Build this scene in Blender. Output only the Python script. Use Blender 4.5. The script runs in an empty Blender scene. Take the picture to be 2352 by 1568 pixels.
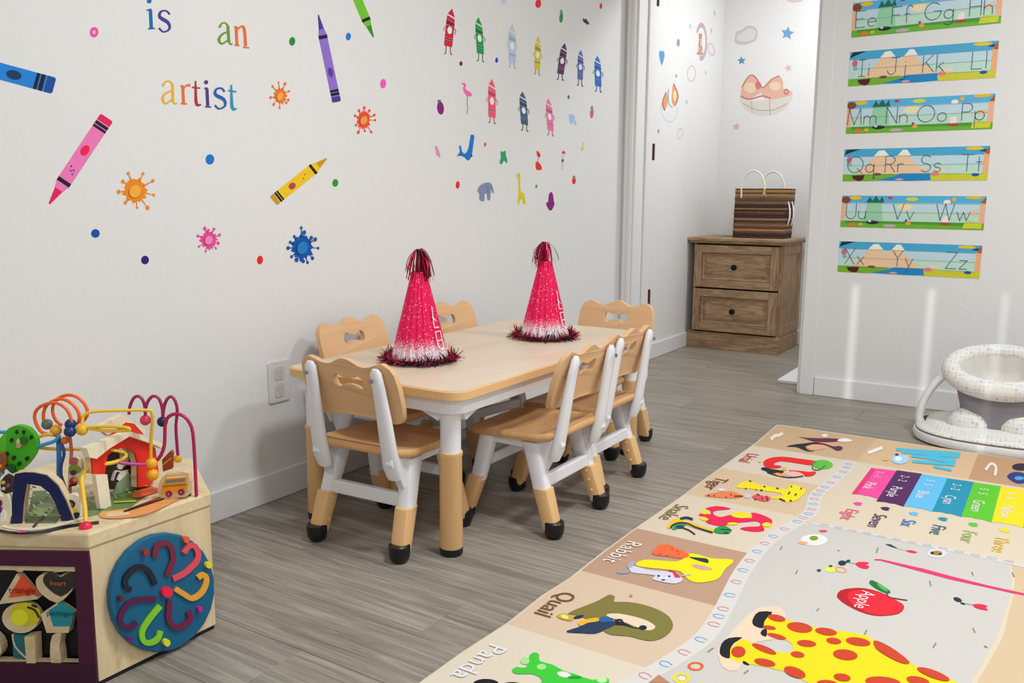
import bpy, bmesh, math, random
from mathutils import Vector, Matrix
from mathutils.geometry import tessellate_polygon
random.seed(7)
SC = bpy.context.scene
COL = SC.collection
PI = math.pi
# ------------------------------------------------------------------ camera
cam_d = bpy.data.cameras.new('camera'); cam = bpy.data.objects.new('camera', cam_d); COL.objects.link(cam)
YAW, PITCH, ROLL = math.radians(32.5164), math.radians(9.41346), math.radians(0.29098)
fw = Vector((-math.sin(YAW)*math.cos(PITCH), math.cos(YAW)*math.cos(PITCH), -math.sin(PITCH)))
r0 = Vector((math.cos(YAW), math.sin(YAW), 0)); u0 = r0.cross(fw)
rr = r0*math.cos(ROLL)+u0*math.sin(ROLL); uu = -r0*math.sin(ROLL)+u0*math.cos(ROLL)
cam.matrix_world = Matrix(((rr.x, uu.x, -fw.x, 1.950), (rr.y, uu.y, -fw.y, 0.0), (rr.z, uu.z, -fw.z, 0.90), (0, 0, 0, 1)))
cam_d.sensor_width = 36; cam_d.lens = 2000.69/2352*36; cam_d.clip_start = .02
SC.camera = cam
# ------------------------------------------------------------------ world, sun, lamps, exposure
wd = bpy.data.worlds.new('world'); SC.world = wd; wd.use_nodes = True
wd.node_tree.nodes['Background'].inputs[0].default_value = (.85, .92, 1, 1)
wd.node_tree.nodes['Background'].inputs[1].default_value = .6
sun_d = bpy.data.lights.new('sun', 'SUN'); sun = bpy.data.objects.new('sun', sun_d); COL.objects.link(sun)
sun.rotation_euler = (math.radians(90-12), 0, 0); sun_d.energy = 1.0; sun_d.angle = math.radians(.35)
def lamp(name, loc, size, watts, color=(1, .97, .93), rot=(0, 0, 0), shape='DISK', size_y=None, spread=None):
    d = bpy.data.lights.new(name, 'AREA'); o = bpy.data.objects.new(name, d); COL.objects.link(o)
    d.shape = shape; d.size = size; d.energy = watts; d.color = color
    if size_y: d.size_y = size_y
    if spread: d.spread = spread
    o.location = loc; o.rotation_euler = rot
    return o
COOL = (.92, .968, 1.0)
lamp('unseen_ceiling_light', (1.60, 1.50, 2.41), .36, 29.5, COOL)
lamp('unseen_ceiling_light', (2.50, 2.75, 2.41), .36, 29, COOL)  # added fill light, unseen, brightens the back wall side
lamp('unseen_ceiling_light', (2.50, -.80, 2.41), .36, 25, COOL)  # added fill light, unseen, behind the camera
lamp('hall_lamp_light', (.95, 4.75, 2.41), .3, 17, COOL)
SC.view_settings.view_transform = 'Standard'; SC.view_settings.look = 'None'
SC.view_settings.exposure = 0.0; SC.view_settings.gamma = 1.0
try: SC.view_settings.use_curve_mapping = False
except Exception: pass
# ------------------------------------------------------------------ materials
def lin(h):
    o = []
    for i in (0, 2, 4):
        c = int(h[i:i+2], 16)/255
        o.append(c/12.92 if c <= .04045 else ((c+.055)/1.055)**2.4)
    return o
_M = {}
def mat(hexc, rough=.5, metal=0.0, noise=0.0, nscale=30.0, bump=0.0, spec=.35, key=''):
    k = (hexc, rough, metal, noise, nscale, bump, spec, key)
    if k in _M: return _M[k]
    m = bpy.data.materials.new('paint_'+hexc); m.use_nodes = True
    nt = m.node_tree; b = nt.nodes['Principled BSDF']
    c = [min(x, .92) for x in lin(hexc)]
    b.inputs['Base Color'].default_value = (*c, 1); b.inputs['Roughness'].default_value = rough
    b.inputs['Metallic'].default_value = metal; b.inputs['Specular IOR Level'].default_value = spec
    if noise or bump:
        tc = nt.nodes.new('ShaderNodeTexCoord'); n = nt.nodes.new('ShaderNodeTexNoise')
        n.inputs['Scale'].default_value = nscale; n.inputs['Detail'].default_value = 4
        nt.links.new(tc.outputs['Object'], n.inputs['Vector'])
        if noise:
            mx = nt.nodes.new('ShaderNodeMix'); mx.data_type = 'RGBA'; mx.blend_type = 'MIX'
            nt.links.new(n.outputs['Fac'], mx.inputs[0])
            mx.inputs[6].default_value = (*[x*(1-noise) for x in c], 1); mx.inputs[7].default_value = (*[min(x*(1+noise), .95) for x in c], 1)
            nt.links.new(mx.outputs[2], b.inputs['Base Color'])
        if bump:
            bp = nt.nodes.new('ShaderNodeBump'); bp.inputs['Strength'].default_value = bump; bp.inputs['Distance'].default_value = .002
            nt.links.new(n.outputs['Fac'], bp.inputs['Height']); nt.links.new(bp.outputs[0], b.inputs['Normal'])
    _M[k] = m
    return m
def wood(name, dark, light, stretch=(1, 12, 12), scale=6, rough=.5, random_tone=0.0, mid=None, bump=.15, lo=.3, hi=.75, distort=.6):
    """streaked wood: noise stretched along one axis"""
    m = bpy.data.materials.new(name); m.use_nodes = True
    nt = m.node_tree; b = nt.nodes['Principled BSDF']; b.inputs['Roughness'].default_value = rough
    b.inputs['Specular IOR Level'].default_value = .3
    tc = nt.nodes.new('ShaderNodeTexCoord'); mp = nt.nodes.new('ShaderNodeMapping'); mp.inputs['Scale'].default_value = stretch
    n = nt.nodes.new('ShaderNodeTexNoise'); n.inputs['Scale'].default_value = scale; n.inputs['Detail'].default_value = 7; n.inputs['Roughness'].default_value = .62
    n.inputs['Distortion'].default_value = distort
    cr = nt.nodes.new('ShaderNodeValToRGB'); e = cr.color_ramp.elements
    e[0].position = lo; e[0].color = (*lin(dark), 1); e[1].position = hi; e[1].color = (*lin(light), 1)
    if mid: x = cr.color_ramp.elements.new((lo+hi)/2); x.color = (*lin(mid), 1)
    oi = nt.nodes.new('ShaderNodeObjectInfo'); ad = nt.nodes.new('ShaderNodeVectorMath'); ad.operation = 'ADD'
    ml = nt.nodes.new('ShaderNodeVectorMath'); ml.operation = 'SCALE'; ml.inputs[0].default_value = (7.3, 11.9, 5.1)
    nt.links.new(oi.outputs['Random'], ml.inputs['Scale'])
    nt.links.new(tc.outputs['Object'], ad.inputs[0]); nt.links.new(ml.outputs[0], ad.inputs[1])
    nt.links.new(ad.outputs[0], mp.inputs[0]); nt.links.new(mp.outputs[0], n.inputs['Vector']); nt.links.new(n.outputs['Fac'], cr.inputs[0])
    out = cr.outputs[0]
    if random_tone:
        hs = nt.nodes.new('ShaderNodeHueSaturation'); mr = nt.nodes.new('ShaderNodeMapRange')
        mr.inputs[3].default_value = 1-random_tone; mr.inputs[4].default_value = 1+random_tone
        nt.links.new(oi.outputs['Random'], mr.inputs[0]); nt.links.new(mr.outputs[0], hs.inputs['Value'])
        nt.links.new(out, hs.inputs['Color']); out = hs.outputs[0]
    nt.links.new(out, b.inputs['Base Color'])
    if bump:
        bp = nt.nodes.new('ShaderNodeBump'); bp.inputs['Strength'].default_value = bump; bp.inputs['Distance'].default_value = .002
        nt.links.new(n.outputs['Fac'], bp.inputs['Height']); nt.links.new(bp.outputs[0], b.inputs['Normal'])
    return m
# ------------------------------------------------------------------ mesh helpers
class MB:
    def __init__(s): s.v = []; s.f = []; s.mi = []; s.m = []
    def slot(s, m):
        if m not in s.m: s.m.append(m)
        return s.m.index(m)
    def add(s, vs, fs, m):
        o = len(s.v); s.v += [tuple(x) for x in vs]; k = s.slot(m)
        for f in fs: s.f.append(tuple(i+o for i in f)); s.mi.append(k)
        return s
    def box(s, a, b, m, top=None):
        x0, y0, z0 = a; x1, y1, z1 = b
        vs = [(x0, y0, z0), (x1, y0, z0), (x1, y1, z0), (x0, y1, z0), (x0, y0, z1), (x1, y0, z1), (x1, y1, z1), (x0, y1, z1)]
        return s.add(vs, [(3, 2, 1, 0), (4, 5, 6, 7), (0, 1, 5, 4), (1, 2, 6, 5), (2, 3, 7, 6), (3, 0, 4, 7)], m)
    def tube(s, path, r, m, n=8, caps=True, flat=None, closed=False):
        P = [Vector(p) for p in path]; R = r if isinstance(r, (list, tuple)) else [r]*len(P)
        vs = []; fs = []; N = len(P); ref = None
        for i, p in enumerate(P):
            if closed: t = P[(i+1) % N]-P[i-1]
            else: t = P[min(i+1, N-1)]-P[max(i-1, 0)]
            t.normalize()
            if ref is None: ref = t.cross(Vector((0, 0, 1)));  ref = ref if ref.length > .05 else t.cross(Vector((0, 1, 0)))
            ref = (ref-t*ref.dot(t)).normalized(); b = t.cross(ref)
            for k in range(n):
                a = 2*PI*k/n; vs.append(p+(ref*math.cos(a)+b*math.sin(a)*(flat or 1))*R[i])
        for i in range(N if closed else N-1):
            j = (i+1) % N
            for k in range(n): fs.append((i*n+k, i*n+(k+1) % n, j*n+(k+1) % n, j*n+k))
        if caps and not closed: fs += [tuple(range(n))[::-1], tuple((N-1)*n+k for k in range(n))]
        return s.add(vs, fs, m)
    def lathe(s, prof, c, m, n=20, sx=1, sy=1):
        vs = []; fs = []
        for r, z in prof:
            for k in range(n): vs.append((c[0]+r*sx*math.cos(2*PI*k/n), c[1]+r*sy*math.sin(2*PI*k/n), c[2]+z))
        L = len(prof)
        for i in range(L-1):
            for k in range(n): fs.append((i*n+k, i*n+(k+1) % n, (i+1)*n+(k+1) % n, (i+1)*n+k))
        fs += [tuple(range(n))[::-1], tuple((L-1)*n+k for k in range(n))]
        return s.add(vs, fs, m)
    def ball(s, c, r, m, n=12):
        return s.lathe([(r*math.sin(PI*i/8)+1e-5, -r*math.cos(PI*i/8)) for i in range(9)], c, m, n)
    def prism(s, pts, vec, m, holes=None):
        """pts: 3D polygon; extruded by vec (front face = pts + vec)"""
        pts = [Vector(p) for p in pts]; vec = Vector(vec); loops = [pts]+[[Vector(p) for p in h] for h in (holes or [])]
        flat = [p for l in loops for p in l]; n = len(flat)
        tris = tessellate_polygon(loops)
        vs = flat+[p+vec for p in flat]; fs = []
        for t in tris:
            fs.append(tuple(t)); fs.append(tuple(i+n for i in t[::-1]))
        o = 0
        for l in loops:
            k = len(l)
            for i in range(k): fs.append((o+i, o+(i+1) % k, n+o+(i+1) % k, n+o+i))
            o += k
        s.add(vs, fs, m); return s
    def sheet(s, pts, m):
        pts = [Vector(p) for p in pts]
        return s.add(pts, [tuple(t) for t in tessellate_polygon([pts])], m)
    def build(s, name, parent=None, smooth=None, bevel=0, loc=None, norm=True, kind=None):
        me = bpy.data.meshes.new(name); me.from_pydata([tuple(p) for p in s.v], [], s.f); me.validate()
        for m in s.m: me.materials.append(m)
        if len(me.polygons) == len(s.mi):
            for p, i in zip(me.polygons, s.mi): p.material_index = i
        if norm:
            bm = bmesh.new(); bm.from_mesh(me); bmesh.ops.recalc_face_normals(bm, faces=bm.faces); bm.to_mesh(me); bm.free()
        if smooth is not None:
            for p in me.polygons: p.use_smooth = True
            me.set_sharp_from_angle(angle=math.radians(smooth))
        o = bpy.data.objects.new(name, me); COL.objects.link(o)
        if loc: o.location = loc
        if parent: o.parent = parent
        if kind: o['kind'] = kind
        if bevel:
            b = o.modifiers.new('edge', 'BEVEL'); b.width = bevel; b.segments = 2; b.limit_method = 'ANGLE'; b.angle_limit = math.radians(40)
            b.harden_normals = False
        return o
def tag(o, label, cat, group=None):
    o['label'] = label; o['category'] = cat
    if group: o['group'] = group
    return o
def thing(name, label, cat, loc=(0, 0, 0), rz=0, group=None):
    o = bpy.data.objects.new(name, None); COL.objects.link(o); o.location = loc; o.rotation_euler = (0, 0, rz); o.empty_display_size = .05
    return tag(o, label, cat, group)
def dup(root, loc, rz, label, parent=None):
    c = root.copy(); COL.objects.link(c)
    if parent: c.parent = parent
    else: c.location = loc; c.rotation_euler = (0, 0, rz); c['label'] = label
    for ch in list(root.children): dup(ch, None, None, None, c)
    return c
def struct(mb, name, **k):
    o = mb.build(name, **k); o['kind'] = 'structure'; return o
def rrect(w, h, r, n=5, cx=0, cy=0):
    o = []
    for sx, sy, a0 in ((1, 1, 0), (-1, 1, 90), (-1, -1, 180), (1, -1, 270)):
        for k in range(n+1):
            a = math.radians(a0+90*k/n); o.append((cx+sx*(w/2-r)+r*math.cos(a), cy+sy*(h/2-r)+r*math.sin(a)))
    return o
def spline(pts, n=4, closed=False):
    P = [Vector(p) for p in pts]; N = len(P); o = []
    for i in range(N if closed else N-1):
        g = (lambda k: P[k % N]) if closed else (lambda k: P[max(0, min(N-1, k))])
        p0, p1, p2, p3 = g(i-1), g(i), g(i+1), g(i+2)
        for k in range(n):
            t = k/n; o.append(.5*((2*p1)+(p2-p0)*t+(2*p0-5*p1+4*p2-p3)*t*t+(3*p1-p0-3*p2+p3)*t**3))
    if not closed: o.append(P[-1])
    return o
_T = {}
def glyphs(s, size, offset=0.0):
    """text as flat 2D mesh data (verts, faces, width)"""
    k = (s, size, offset)
    if k in _T: return _T[k]
    cu = bpy.data.curves.new('lettering', 'FONT'); cu.body = s; cu.size = size; cu.offset = offset; cu.resolution_u = 3; cu.fill_mode = 'FRONT'
    ob = bpy.data.objects.new('lettering', cu); COL.objects.link(ob)
    dg = bpy.context.evaluated_depsgraph_get(); me = bpy.data.meshes.new_from_object(ob.evaluated_get(dg))
    vs = [(v.co.x, v.co.y) for v in me.vertices]; fs = [tuple(p.vertices) for p in me.polygons]
    bpy.data.objects.remove(ob); bpy.data.curves.remove(cu); bpy.data.meshes.remove(me)
    _T[k] = (vs, fs, max((v[0] for v in vs), default=0)); return _T[k]
def parse(s):
    o = []
    for part in s.split():
        c, q = part.split(':'); q = [int(x) for x in q.split(',')]
        o.append((c, [(q[i]*1e-4, q[i+1]*1e-4) for i in range(0, len(q), 2)]))
    return o
def prt(h, rough=.55): return mat(h, rough, 0, .04, 60, 0, .25)
# ================================================================== setting
WALL = mat('d9d7d5', .75, 0, .01, 8, 0, .2)
def wall_paint():
    m = bpy.data.materials.new('textured_wall_paint'); m.use_nodes = True; nt = m.node_tree; b = nt.nodes['Principled BSDF']
    b.inputs['Base Color'].default_value = (*lin('e6e4e2'), 1); b.inputs['Roughness'].default_value = .7; b.inputs['Specular IOR Level'].default_value = .2
    tc = nt.nodes.new('ShaderNodeTexCoord'); n = nt.nodes.new('ShaderNodeTexNoise'); n.inputs['Scale'].default_value = 55; n.inputs['Detail'].default_value = 3
    bp = nt.nodes.new('ShaderNodeBump'); bp.inputs['Strength'].default_value = .22; bp.inputs['Distance'].default_value = .004
    nt.links.new(tc.outputs['Object'], n.inputs['Vector']); nt.links.new(n.outputs['Fac'], bp.inputs['Height']); nt.links.new(bp.outputs[0], b.inputs['Normal'])
    return m
WALL = wall_paint(); TRIM = mat('e8e6e4', .45, 0, .01, 10, 0, .4); CEIL = mat('dcdad8', .8)
FLOORW = wood('grey_vinyl_plank', '6f675d', 'bab1a5', (1.0, 20, 20), 3.4, .42, .06, '978e83', .1, .25, .8, .9)
YB, YH, ZC = 4.093, 5.50, 2.45
struct(MB().box((-.1, -1.6, -.05), (0, YH+.1, ZC), WALL), 'wall_left')
wb = MB().box((.942, YB, -.05), (3.5, YB+.2, ZC), WALL).box((0, YB, 2.08), (.942, YB+.2, ZC), WALL).box((0, YB, -.05), (.058, YB+.2, 2.08), WALL)
struct(wb, 'wall_back')
struct(MB().box((0, YH, -.05), (1.6, YH+.1, ZC), WALL), 'wall_hall')
struct(MB().box((1.5, YB+.2, -.05), (1.6, YH, ZC), WALL), 'wall_passage')
struct(MB().box((3.4, -1.6, -.05), (3.5, YB, ZC), WALL), 'wall_right')
# wall behind the camera, with a window whose closed shade leaves three thin gaps for the sun
wf = MB().box((-.1, -1.7, -.05), (.9, -1.6, ZC), WALL).box((2.1, -1.7, -.05), (3.5, -1.6, ZC), WALL).box((.9, -1.7, -.05), (2.1, -1.6, 1.06), WALL).box((.9, -1.7, 1.75), (2.1, -1.6, ZC), WALL)
struct(wf, 'wall_front')
ws = MB(); gaps = [(1.146, 1.172), (1.456, 1.480), (1.738, 1.752)]
x0 = .9
for a, b in gaps+[(2.1, 2.1)]:
    ws.box((x0, -1.66, 1.06), (a, -1.64, 1.75), TRIM); x0 = b
struct(ws, 'window_1')
struct(MB().box((-.1, -1.7, ZC), (3.5, YH+.1, ZC+.08), CEIL), 'ceiling')
fl = struct(MB().box((-.1, -1.7, -.06), (3.5, YH+.1, -.008), mat('5c564f', .7)), 'floor')
PW, PL = .183, 1.22
for r in range(40):
    ya = -1.6+r*PW
    if ya > YH: break
    yb = min(ya+PW, YH)
    x = -((r*.437+.29) % 1)*PL
    while x < 3.4:
        xa, xb = max(x, 0.0), min(x+PL, 3.4); x += PL
        if xb-xa < .02: continue
        e = .0012; g = .0005
        mx, my = (xa+xb)/2, (ya+yb)/2; hx, hy = (xb-xa)/2-g, (yb-ya)/2-g
        vs = [(-hx, -hy, -.008), (hx, -hy, -.008), (hx, hy, -.008), (-hx, hy, -.008), (-hx, -hy, -e), (hx, -hy, -e), (hx, hy, -e), (-hx, hy, -e), (-hx+e, -hy+e, 0), (hx-e, -hy+e, 0), (hx-e, hy-e, 0), (-hx+e, hy-e, 0)]
        fs = [(0, 1, 5, 4), (1, 2, 6, 5), (2, 3, 7, 6), (3, 0, 4, 7), (4, 5, 9, 8), (5, 6, 10, 9), (6, 7, 11, 10), (7, 4, 8, 11), (8, 9, 10, 11)]
        MB().add(vs, fs, FLOORW).build('plank', fl, loc=(mx, my, 0), norm=False)
BT, BH = .013, .088
struct(MB().box((0, -1.6, 0), (BT, YB-.001, BH), TRIM), 'baseboard_left', bevel=.004)
struct(MB().box((0, YB+.2, 0), (BT, YH, BH), TRIM), 'baseboard_hall_left', bevel=.004)
struct(MB().box((BT, YH-BT, 0), (1.5, YH, BH), TRIM), 'baseboard_hall', bevel=.004)
struct(MB().box((1.007, YB-BT, 0), (3.4, YB, BH), TRIM), 'baseboard_back', bevel=.004)
struct(MB().box((3.4-BT, -1.6, 0), (3.4, YB-BT, BH), TRIM), 'baseboard_right', bevel=.004)
struct(MB().box((.014, YB-.014, 0), (.060, YB, 2.09), TRIM).box((.04, YB-.018, 0), (.058, YB-.013, 2.09), TRIM), 'trim_1', bevel=.003)
struct(MB().box((.942, YB-.014, 0), (1.005, YB, 2.09), TRIM), 'trim_2', bevel=.003)
struct(MB().box((.058, YB-.002, 0), (.072, YB+.205, 2.075), TRIM).box((.072, YB+.10, 0), (.084, YB+.14, 2.075), TRIM), 'trim_3', bevel=.003)
struct(MB().box((.928, YB-.002, 0), (.942, YB+.205, 2.075), TRIM).box((.916, YB+.10, 0), (.928, YB+.14, 2.075), TRIM), 'trim_4', bevel=.003)
struct(MB().box((.072, YB-.002, 2.066), (.928, YB+.205, 2.08), TRIM), 'trim_5')
BR = mat('6a4c42', .4, .5)
for z, l in ((1.135, 'bronze door hinge on the left jamb level with the cloud stickers, middle one'), (1.90, 'bronze door hinge on the left jamb at the very top of the picture'), (.375, 'bronze door hinge on the left jamb just above the far end chair')):
    t = thing('door_hinge', l, 'hinge', (.0725, YB+.212, z))
    MB().tube([(.004, .0, -.042), (.004, 0, .042)], .0048, BR, 8).build('hinge_pin', t, 30)
    MB().box((-.002, -.012, -.042), (.0015, -.002, .042), BR).build('hinge_leaf', t)
# flush ceiling lamps (unseen, above the frame); two are added for fill light
for x, y, r, l in ((1.60, 1.50, .2, 'round flush white ceiling lamp above the table side'), (2.50, 2.75, .2, 'round flush white ceiling lamp above the infant seat'), (2.50, -.80, .2, 'round flush white ceiling lamp behind the viewer'), (.95, 4.75, .17, 'round flush white ceiling lamp in the hall')):
    t = thing('unseen_ceiling_lamp', l, 'lamp', (x, y, ZC))
    MB().lathe([(.1, -.012), (r-.01, -.012), (r, -.008), (r, 0), (.1, 0)], (0, 0, 0), TRIM, 28).build('lamp_plate', t, 35)
# ================================================================== outlet
t = thing('wall_outlet', 'white electrical outlet plate on the left wall behind the nearest chair', 'outlet', (0, 1.765, .356))
OW = mat('dedcda', .4); OD = mat('b9b5b2', .6)
MB().prism([(0, a, b) for a, b in rrect(.080, .122, .005)], (.006, 0, 0), OW).build('cover_plate', t, bevel=.0015)
for s in (1, -1):
    o = MB().prism([(.006, a, b+s*.026) for a, b in rrect(.036, .040, .008)], (.002, 0, 0), mat('d3d0cd', .45)).build('socket', t)
    k = MB()
    for dy in (-.007, .007): k.box((.008, dy-.0012, s*.026-.003), (.0084, dy+.0012, s*.026+.008), OD)
    k.box((.008, -.0025, s*.026-.012), (.0084, .0025, s*.026-.007), OD); k.build('slot', o)
# ================================================================== activity table
TAN = mat('e6b982', .42, 0, .03, 14, 0, .4); WHT = mat('e9e9ee', .38, 0, .015, 20, 0, .4); BLK = mat('101014', .35, 0, 0, 1, 0, .5)
MAPLE = wood('maple_laminate', 'd6c1a6', 'e2d1bb', (3, 1, 3), 3.5, .4, 0, None, 0, .3, .7, .5)
tb = thing('activity_table', 'long low activity table with pale maple top and tan sleeved legs', 'table', (.4535, 2.226, 0))
W, D, TZ = .599, 1.172, .0155
MB().prism([(a, b, .414) for a, b in rrect(W, D, .052, 8)], (0, 0, .021), TAN).build('table_rim', tb, 40, bevel=.006)
MB().prism([(a, b, .434) for a, b in rrect(W-.016, D-.016, .045, 8)], (0, 0, .0022), MAPLE).build('tabletop', tb)
a = MB(); ro, ri = rrect(W-.036, D-.036, .046, 6), rrect(W-.062, D-.062, .034, 6)
a.prism([(x, y, .375) for x, y in ro], (0, 0, .040), WHT, [[(x, y, .375) for x, y in ri]])
for s in (1, -1): a.box((-W/2+.03, s*.2-.012, .385), (W/2-.03, s*.2+.012, .414), WHT)
a.build('apron', tb, bevel=.003)
for sx in (1, -1):
    for sy in (1, -1):
        cx, cy = sx*(W/2-.066), sy*(D/2-.058)
        m = MB().lathe([(.0262, .25), (.0262, .345), (.0285, .362), (.034, .378), (.036, .412)], (cx, cy, 0), WHT, 20)
        # gussets along both rails
        m.prism([(cx, cy+sy*.026, .380), (cx-sx*.02, cy+sy*.026, .352), (cx-sx*.085, cy+sy*.026, .376), (cx-sx*.085, cy+sy*.026, .390)], (0, -sy*.014, 0), WHT)
        m.prism([(cx+sx*.034, cy, .380), (cx+sx*.034, cy-sy*.02, .352), (cx+sx*.034, cy-sy*.085, .376), (cx+sx*.034, cy-sy*.085, .390)], (-sx*.014, 0, 0), WHT)
        lg = m.build('leg', tb, 40)
        MB().lathe([(.029, .018), (.0302, .022), (.0285, .258), (.0305, .262), (.0305, .270), (.029, .2715), (.0265, .2715)], (cx, cy, 0), TAN, 24).build('leg_sleeve', lg, 35)
        MB().lathe([(.027, 0), (.030, .004), (.030, .019), (.028, .021)], (cx, cy, 0), BLK, 24).build('foot_cap', lg, 35)
# ================================================================== chairs (front +y)
SEATW = wood('wood_print_plastic', 'd09a64', 'e6b880', (1, 8, 8), 5, .4, 0, None, 0, .3, .7, .8)
BACKM = mat('e0b486', .42, 0, .04, 12, 0, .4)
def sq_tube(m, p, q, w0, d0, w1, d1, mt):
    """tapered box from p to q; w across x, d along y"""
    vs = []
    for (x, y, z), w, d in ((p, w0, d0), (q, w1, d1)):
        for a, b in rrect(w, d, min(w, d)*.3, 2): vs.append((x+a, y+b, z))
    n = len(vs)//2
    m.add(vs, [(i, (i+1) % n, n+(i+1) % n, n+i) for i in range(n)]+[tuple(range(n))[::-1], tuple(range(n, 2*n))], mt)
def make_chair(label):
    c = thing('toddler_chair', label, 'chair')
    # seat: dished board with a soft edge
    prof = [(1.0, 0.0), (1.03, .006), (1.03, .014), (1.0, .02), (.9, .0195), (.6, .014), (.3, .0115), (.02, .011)]
    out = [Vector((x, y, 0)) for x, y in rrect(.292, .292, .055, 6)]
    vs, fs = [], []; n = len(out)
    for k, z in [(.02, 0)]+prof:
        for p in out:
            y = p.y*k; curl = .012*max(0, -y/.146)**2 - .012*max(0, y/.146)**3
            vs.append((p.x*k*(1-.06*max(0, y/.146)), y*.99+.005, .254+z+curl))
    L = len(vs)//n
    for i in range(L-1):
        for j in range(n): fs.append((i*n+j, i*n+(j+1) % n, (i+1)*n+(j+1) % n, (i+1)*n+j))
    fs += [tuple(range(n))[::-1], tuple((L-1)*n+j for j in range(n))]
    MB().add(vs, fs, SEATW).build('seat', c, 45)
    # seat frame: two side rails under the seat
    m = MB()
    for s in (1, -1):
        m.box((s*.118-.012, -.085, .232), (s*.118+.012, .09, .255), WHT)
    m.box((-.118, -.05, .238), (.118, -.03, .254), WHT).box((-.118, .05, .238), (.118, .07, .254), WHT)
    m.build('seat_frame', c, bevel=.003)
    for s in (1, -1):
        # rear leg
        m = MB(); sq_tube(m, (s*.129, -.103, .115), (s*.116, -.062, .252), .040, .044, .044, .056, WHT)
        m.prism([(s*.118-.011, -.065, .25), (s*.118-.011, -.098, .155), (s*.118-.011, -.125, .205), (s*.118-.011, -.160, .25), (s*.118-.011, -.155, .275), (s*.118-.011, -.12, .262)], (.022, 0, 0), WHT)
        l = m.build('leg', c, 40, bevel=.003)
        k = MB(); sq_tube(k, (s*.1355, -.139, .022), (s*.1285, -.1025, .132), .046, .044, .047, .052, TAN)
        for zz in (.06, .09, .115): k.ball((s*.1315-s*.024, -.128+(zz-.06)*.33, zz), .0048, TAN, 6)
        k.build('leg_sleeve', l, 40, bevel=.002)
        MB().lathe([(.010, .0), (.019, .003), (.025, .012), (.0275, .026), (.0275, .044), (.024, .047)], (s*.136, -.143, 0), BLK, 16).build('foot_cap', l, 40)
        # front leg
        m = MB(); sq_tube(m, (s*.129, .108, .115), (s*.116, .078, .254), .038, .042, .042, .05, WHT)
        l = m.build('leg', c, 40, bevel=.003)
        k = MB(); sq_tube(k, (s*.1355, .143, .022), (s*.1285, .108, .132), .044, .042, .046, .05, TAN); k.build('leg_sleeve', l, 40, bevel=.002)
        MB().lathe([(.010, .0), (.019, .003), (.025, .012), (.0275, .026), (.0275, .044), (.024, .047)], (s*.136, .145, 0), BLK, 16).build('foot_cap', l, 40)
        # back post
        m = MB(); X = s*.1035
        path = [(s*a_, y_, z_) for a_, y_, z_ in ((.1135, -.128, .210), (.1135, -.138, .240), (.113, -.148, .285), (.110, -.162, .37), (.106, -.174, .443), (.1035, -.182, .483), (.1035, -.1835, .493))]
        wd_ = [.022, .027, .0235, .021, .0185, .0165, .009]
        m.tube(path, wd_, WHT, 12, True, .62)
        pst = m.build('back_post', c, 50)
        MB().lathe([(.0055, 0), (.0055, .004)], (0, 0, 0), mat('8c8c94', .4, .6), 10).build('bolt', pst, 30, loc=(X, -.197, .466)).rotation_euler = (math.radians(80), 0, 0)
    m = MB().box((-.118, -.112, .128), (.118, -.092, .164), WHT); m.build('stretcher', c, bevel=.004)
    m = MB().box((-.118, .093, .150), (.118, .111, .182), WHT); m.build('stretcher', c, bevel=.004)
    # backrest with wavy top and bone shaped handle hole
    o = []
    N = 22
    for i in range(N+1):
        x = .128-.256*i/N; o.append((x, .512+.0075*math.cos(x/.128*2*PI*.98)+(.004 if abs(x) < .05 else 0)*math.cos(x/.05*PI/2)))
    o += [(-.150, .508), (-.161, .492), (-.166, .46), (-.166, .41), (-.160, .378), (-.148, .365), (-.13, .361), (-.06, .368), (0, .371), (.06, .368), (.13, .361), (.148, .365), (.160, .378), (.166, .41), (.166, .46), (.161, .492), (.150, .508)]
    h = spline([(-.05, .462), (-.045, .476), (-.03, .480), (-.012, .473), (.012, .473), (.03, .480), (.045, .476), (.05, .462), (.045, .448), (.03, .444), (.012, .452), (-.012, .452), (-.03, .444), (-.045, .448)], 2, True) if False else None
    hole = [(-.05, .462), (-.047, .474), (-.034, .480), (-.02, .474), (0, .470), (.02, .474), (.034, .480), (.047, .474), (.05, .462), (.046, .449), (.034, .444), (.02, .452), (0, .455), (-.02, .452), (-.034, .444), (-.046, .449)]
    o = [(x*.915, z-.014) for x, z in o]; hole = [(x*.95, z-.014) for x, z in hole]
    tilt = lambda z: -.136-(z-.36)*.30
    bow = lambda x: .010*(1-(x/.166)**2)*-1
    f = MB().prism([(x, 0, z) for x, z in o], (0, .017, 0), BACKM, [[(x, 0, z) for x, z in hole]])
    f.v = [(x, y+tilt(z)+.004*(x/.166)**2, z) for x, y, z in f.v]
    f.build('backrest', c, 40, bevel=.004)
    return c
def setp(o, x, y, rz): o.location = (x, y, 0); o.rotation_euler = (0, 0, math.radians(rz))
ch = make_chair('tan toddler chair at the near end of the table, nearest the viewer')
setp(ch, .468, 1.722, 2.5)
for x, y, rz, lift, l in ((.712, 2.068, 90, 0, 'tan toddler chair beside the play mat, the nearer one on the open long side'),
                    (.682, 2.40, 90, 0, 'tan toddler chair beside the play mat, the farther one on the open long side'),
                    (.240, 2.000, -89, .018, 'tan toddler chair against the wall, its back showing left of the nearer party hat'),
                    (.240, 2.45, -98, .018, 'tan toddler chair against the wall, mostly hidden behind the nearer party hat'),
                    (.533, 2.80, 180, .008, 'tan toddler chair at the far end of the table, facing the viewer')):
    c = dup(ch, (x, y, 0), math.radians(rz), l)
    if lift:            # height adjustable: the upper part slides up on the leg sleeves
        for p in c.children:
            p.location.z += lift
            if p.name.startswith('leg'):
                for q in p.children: q.location.z -= lift
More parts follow.
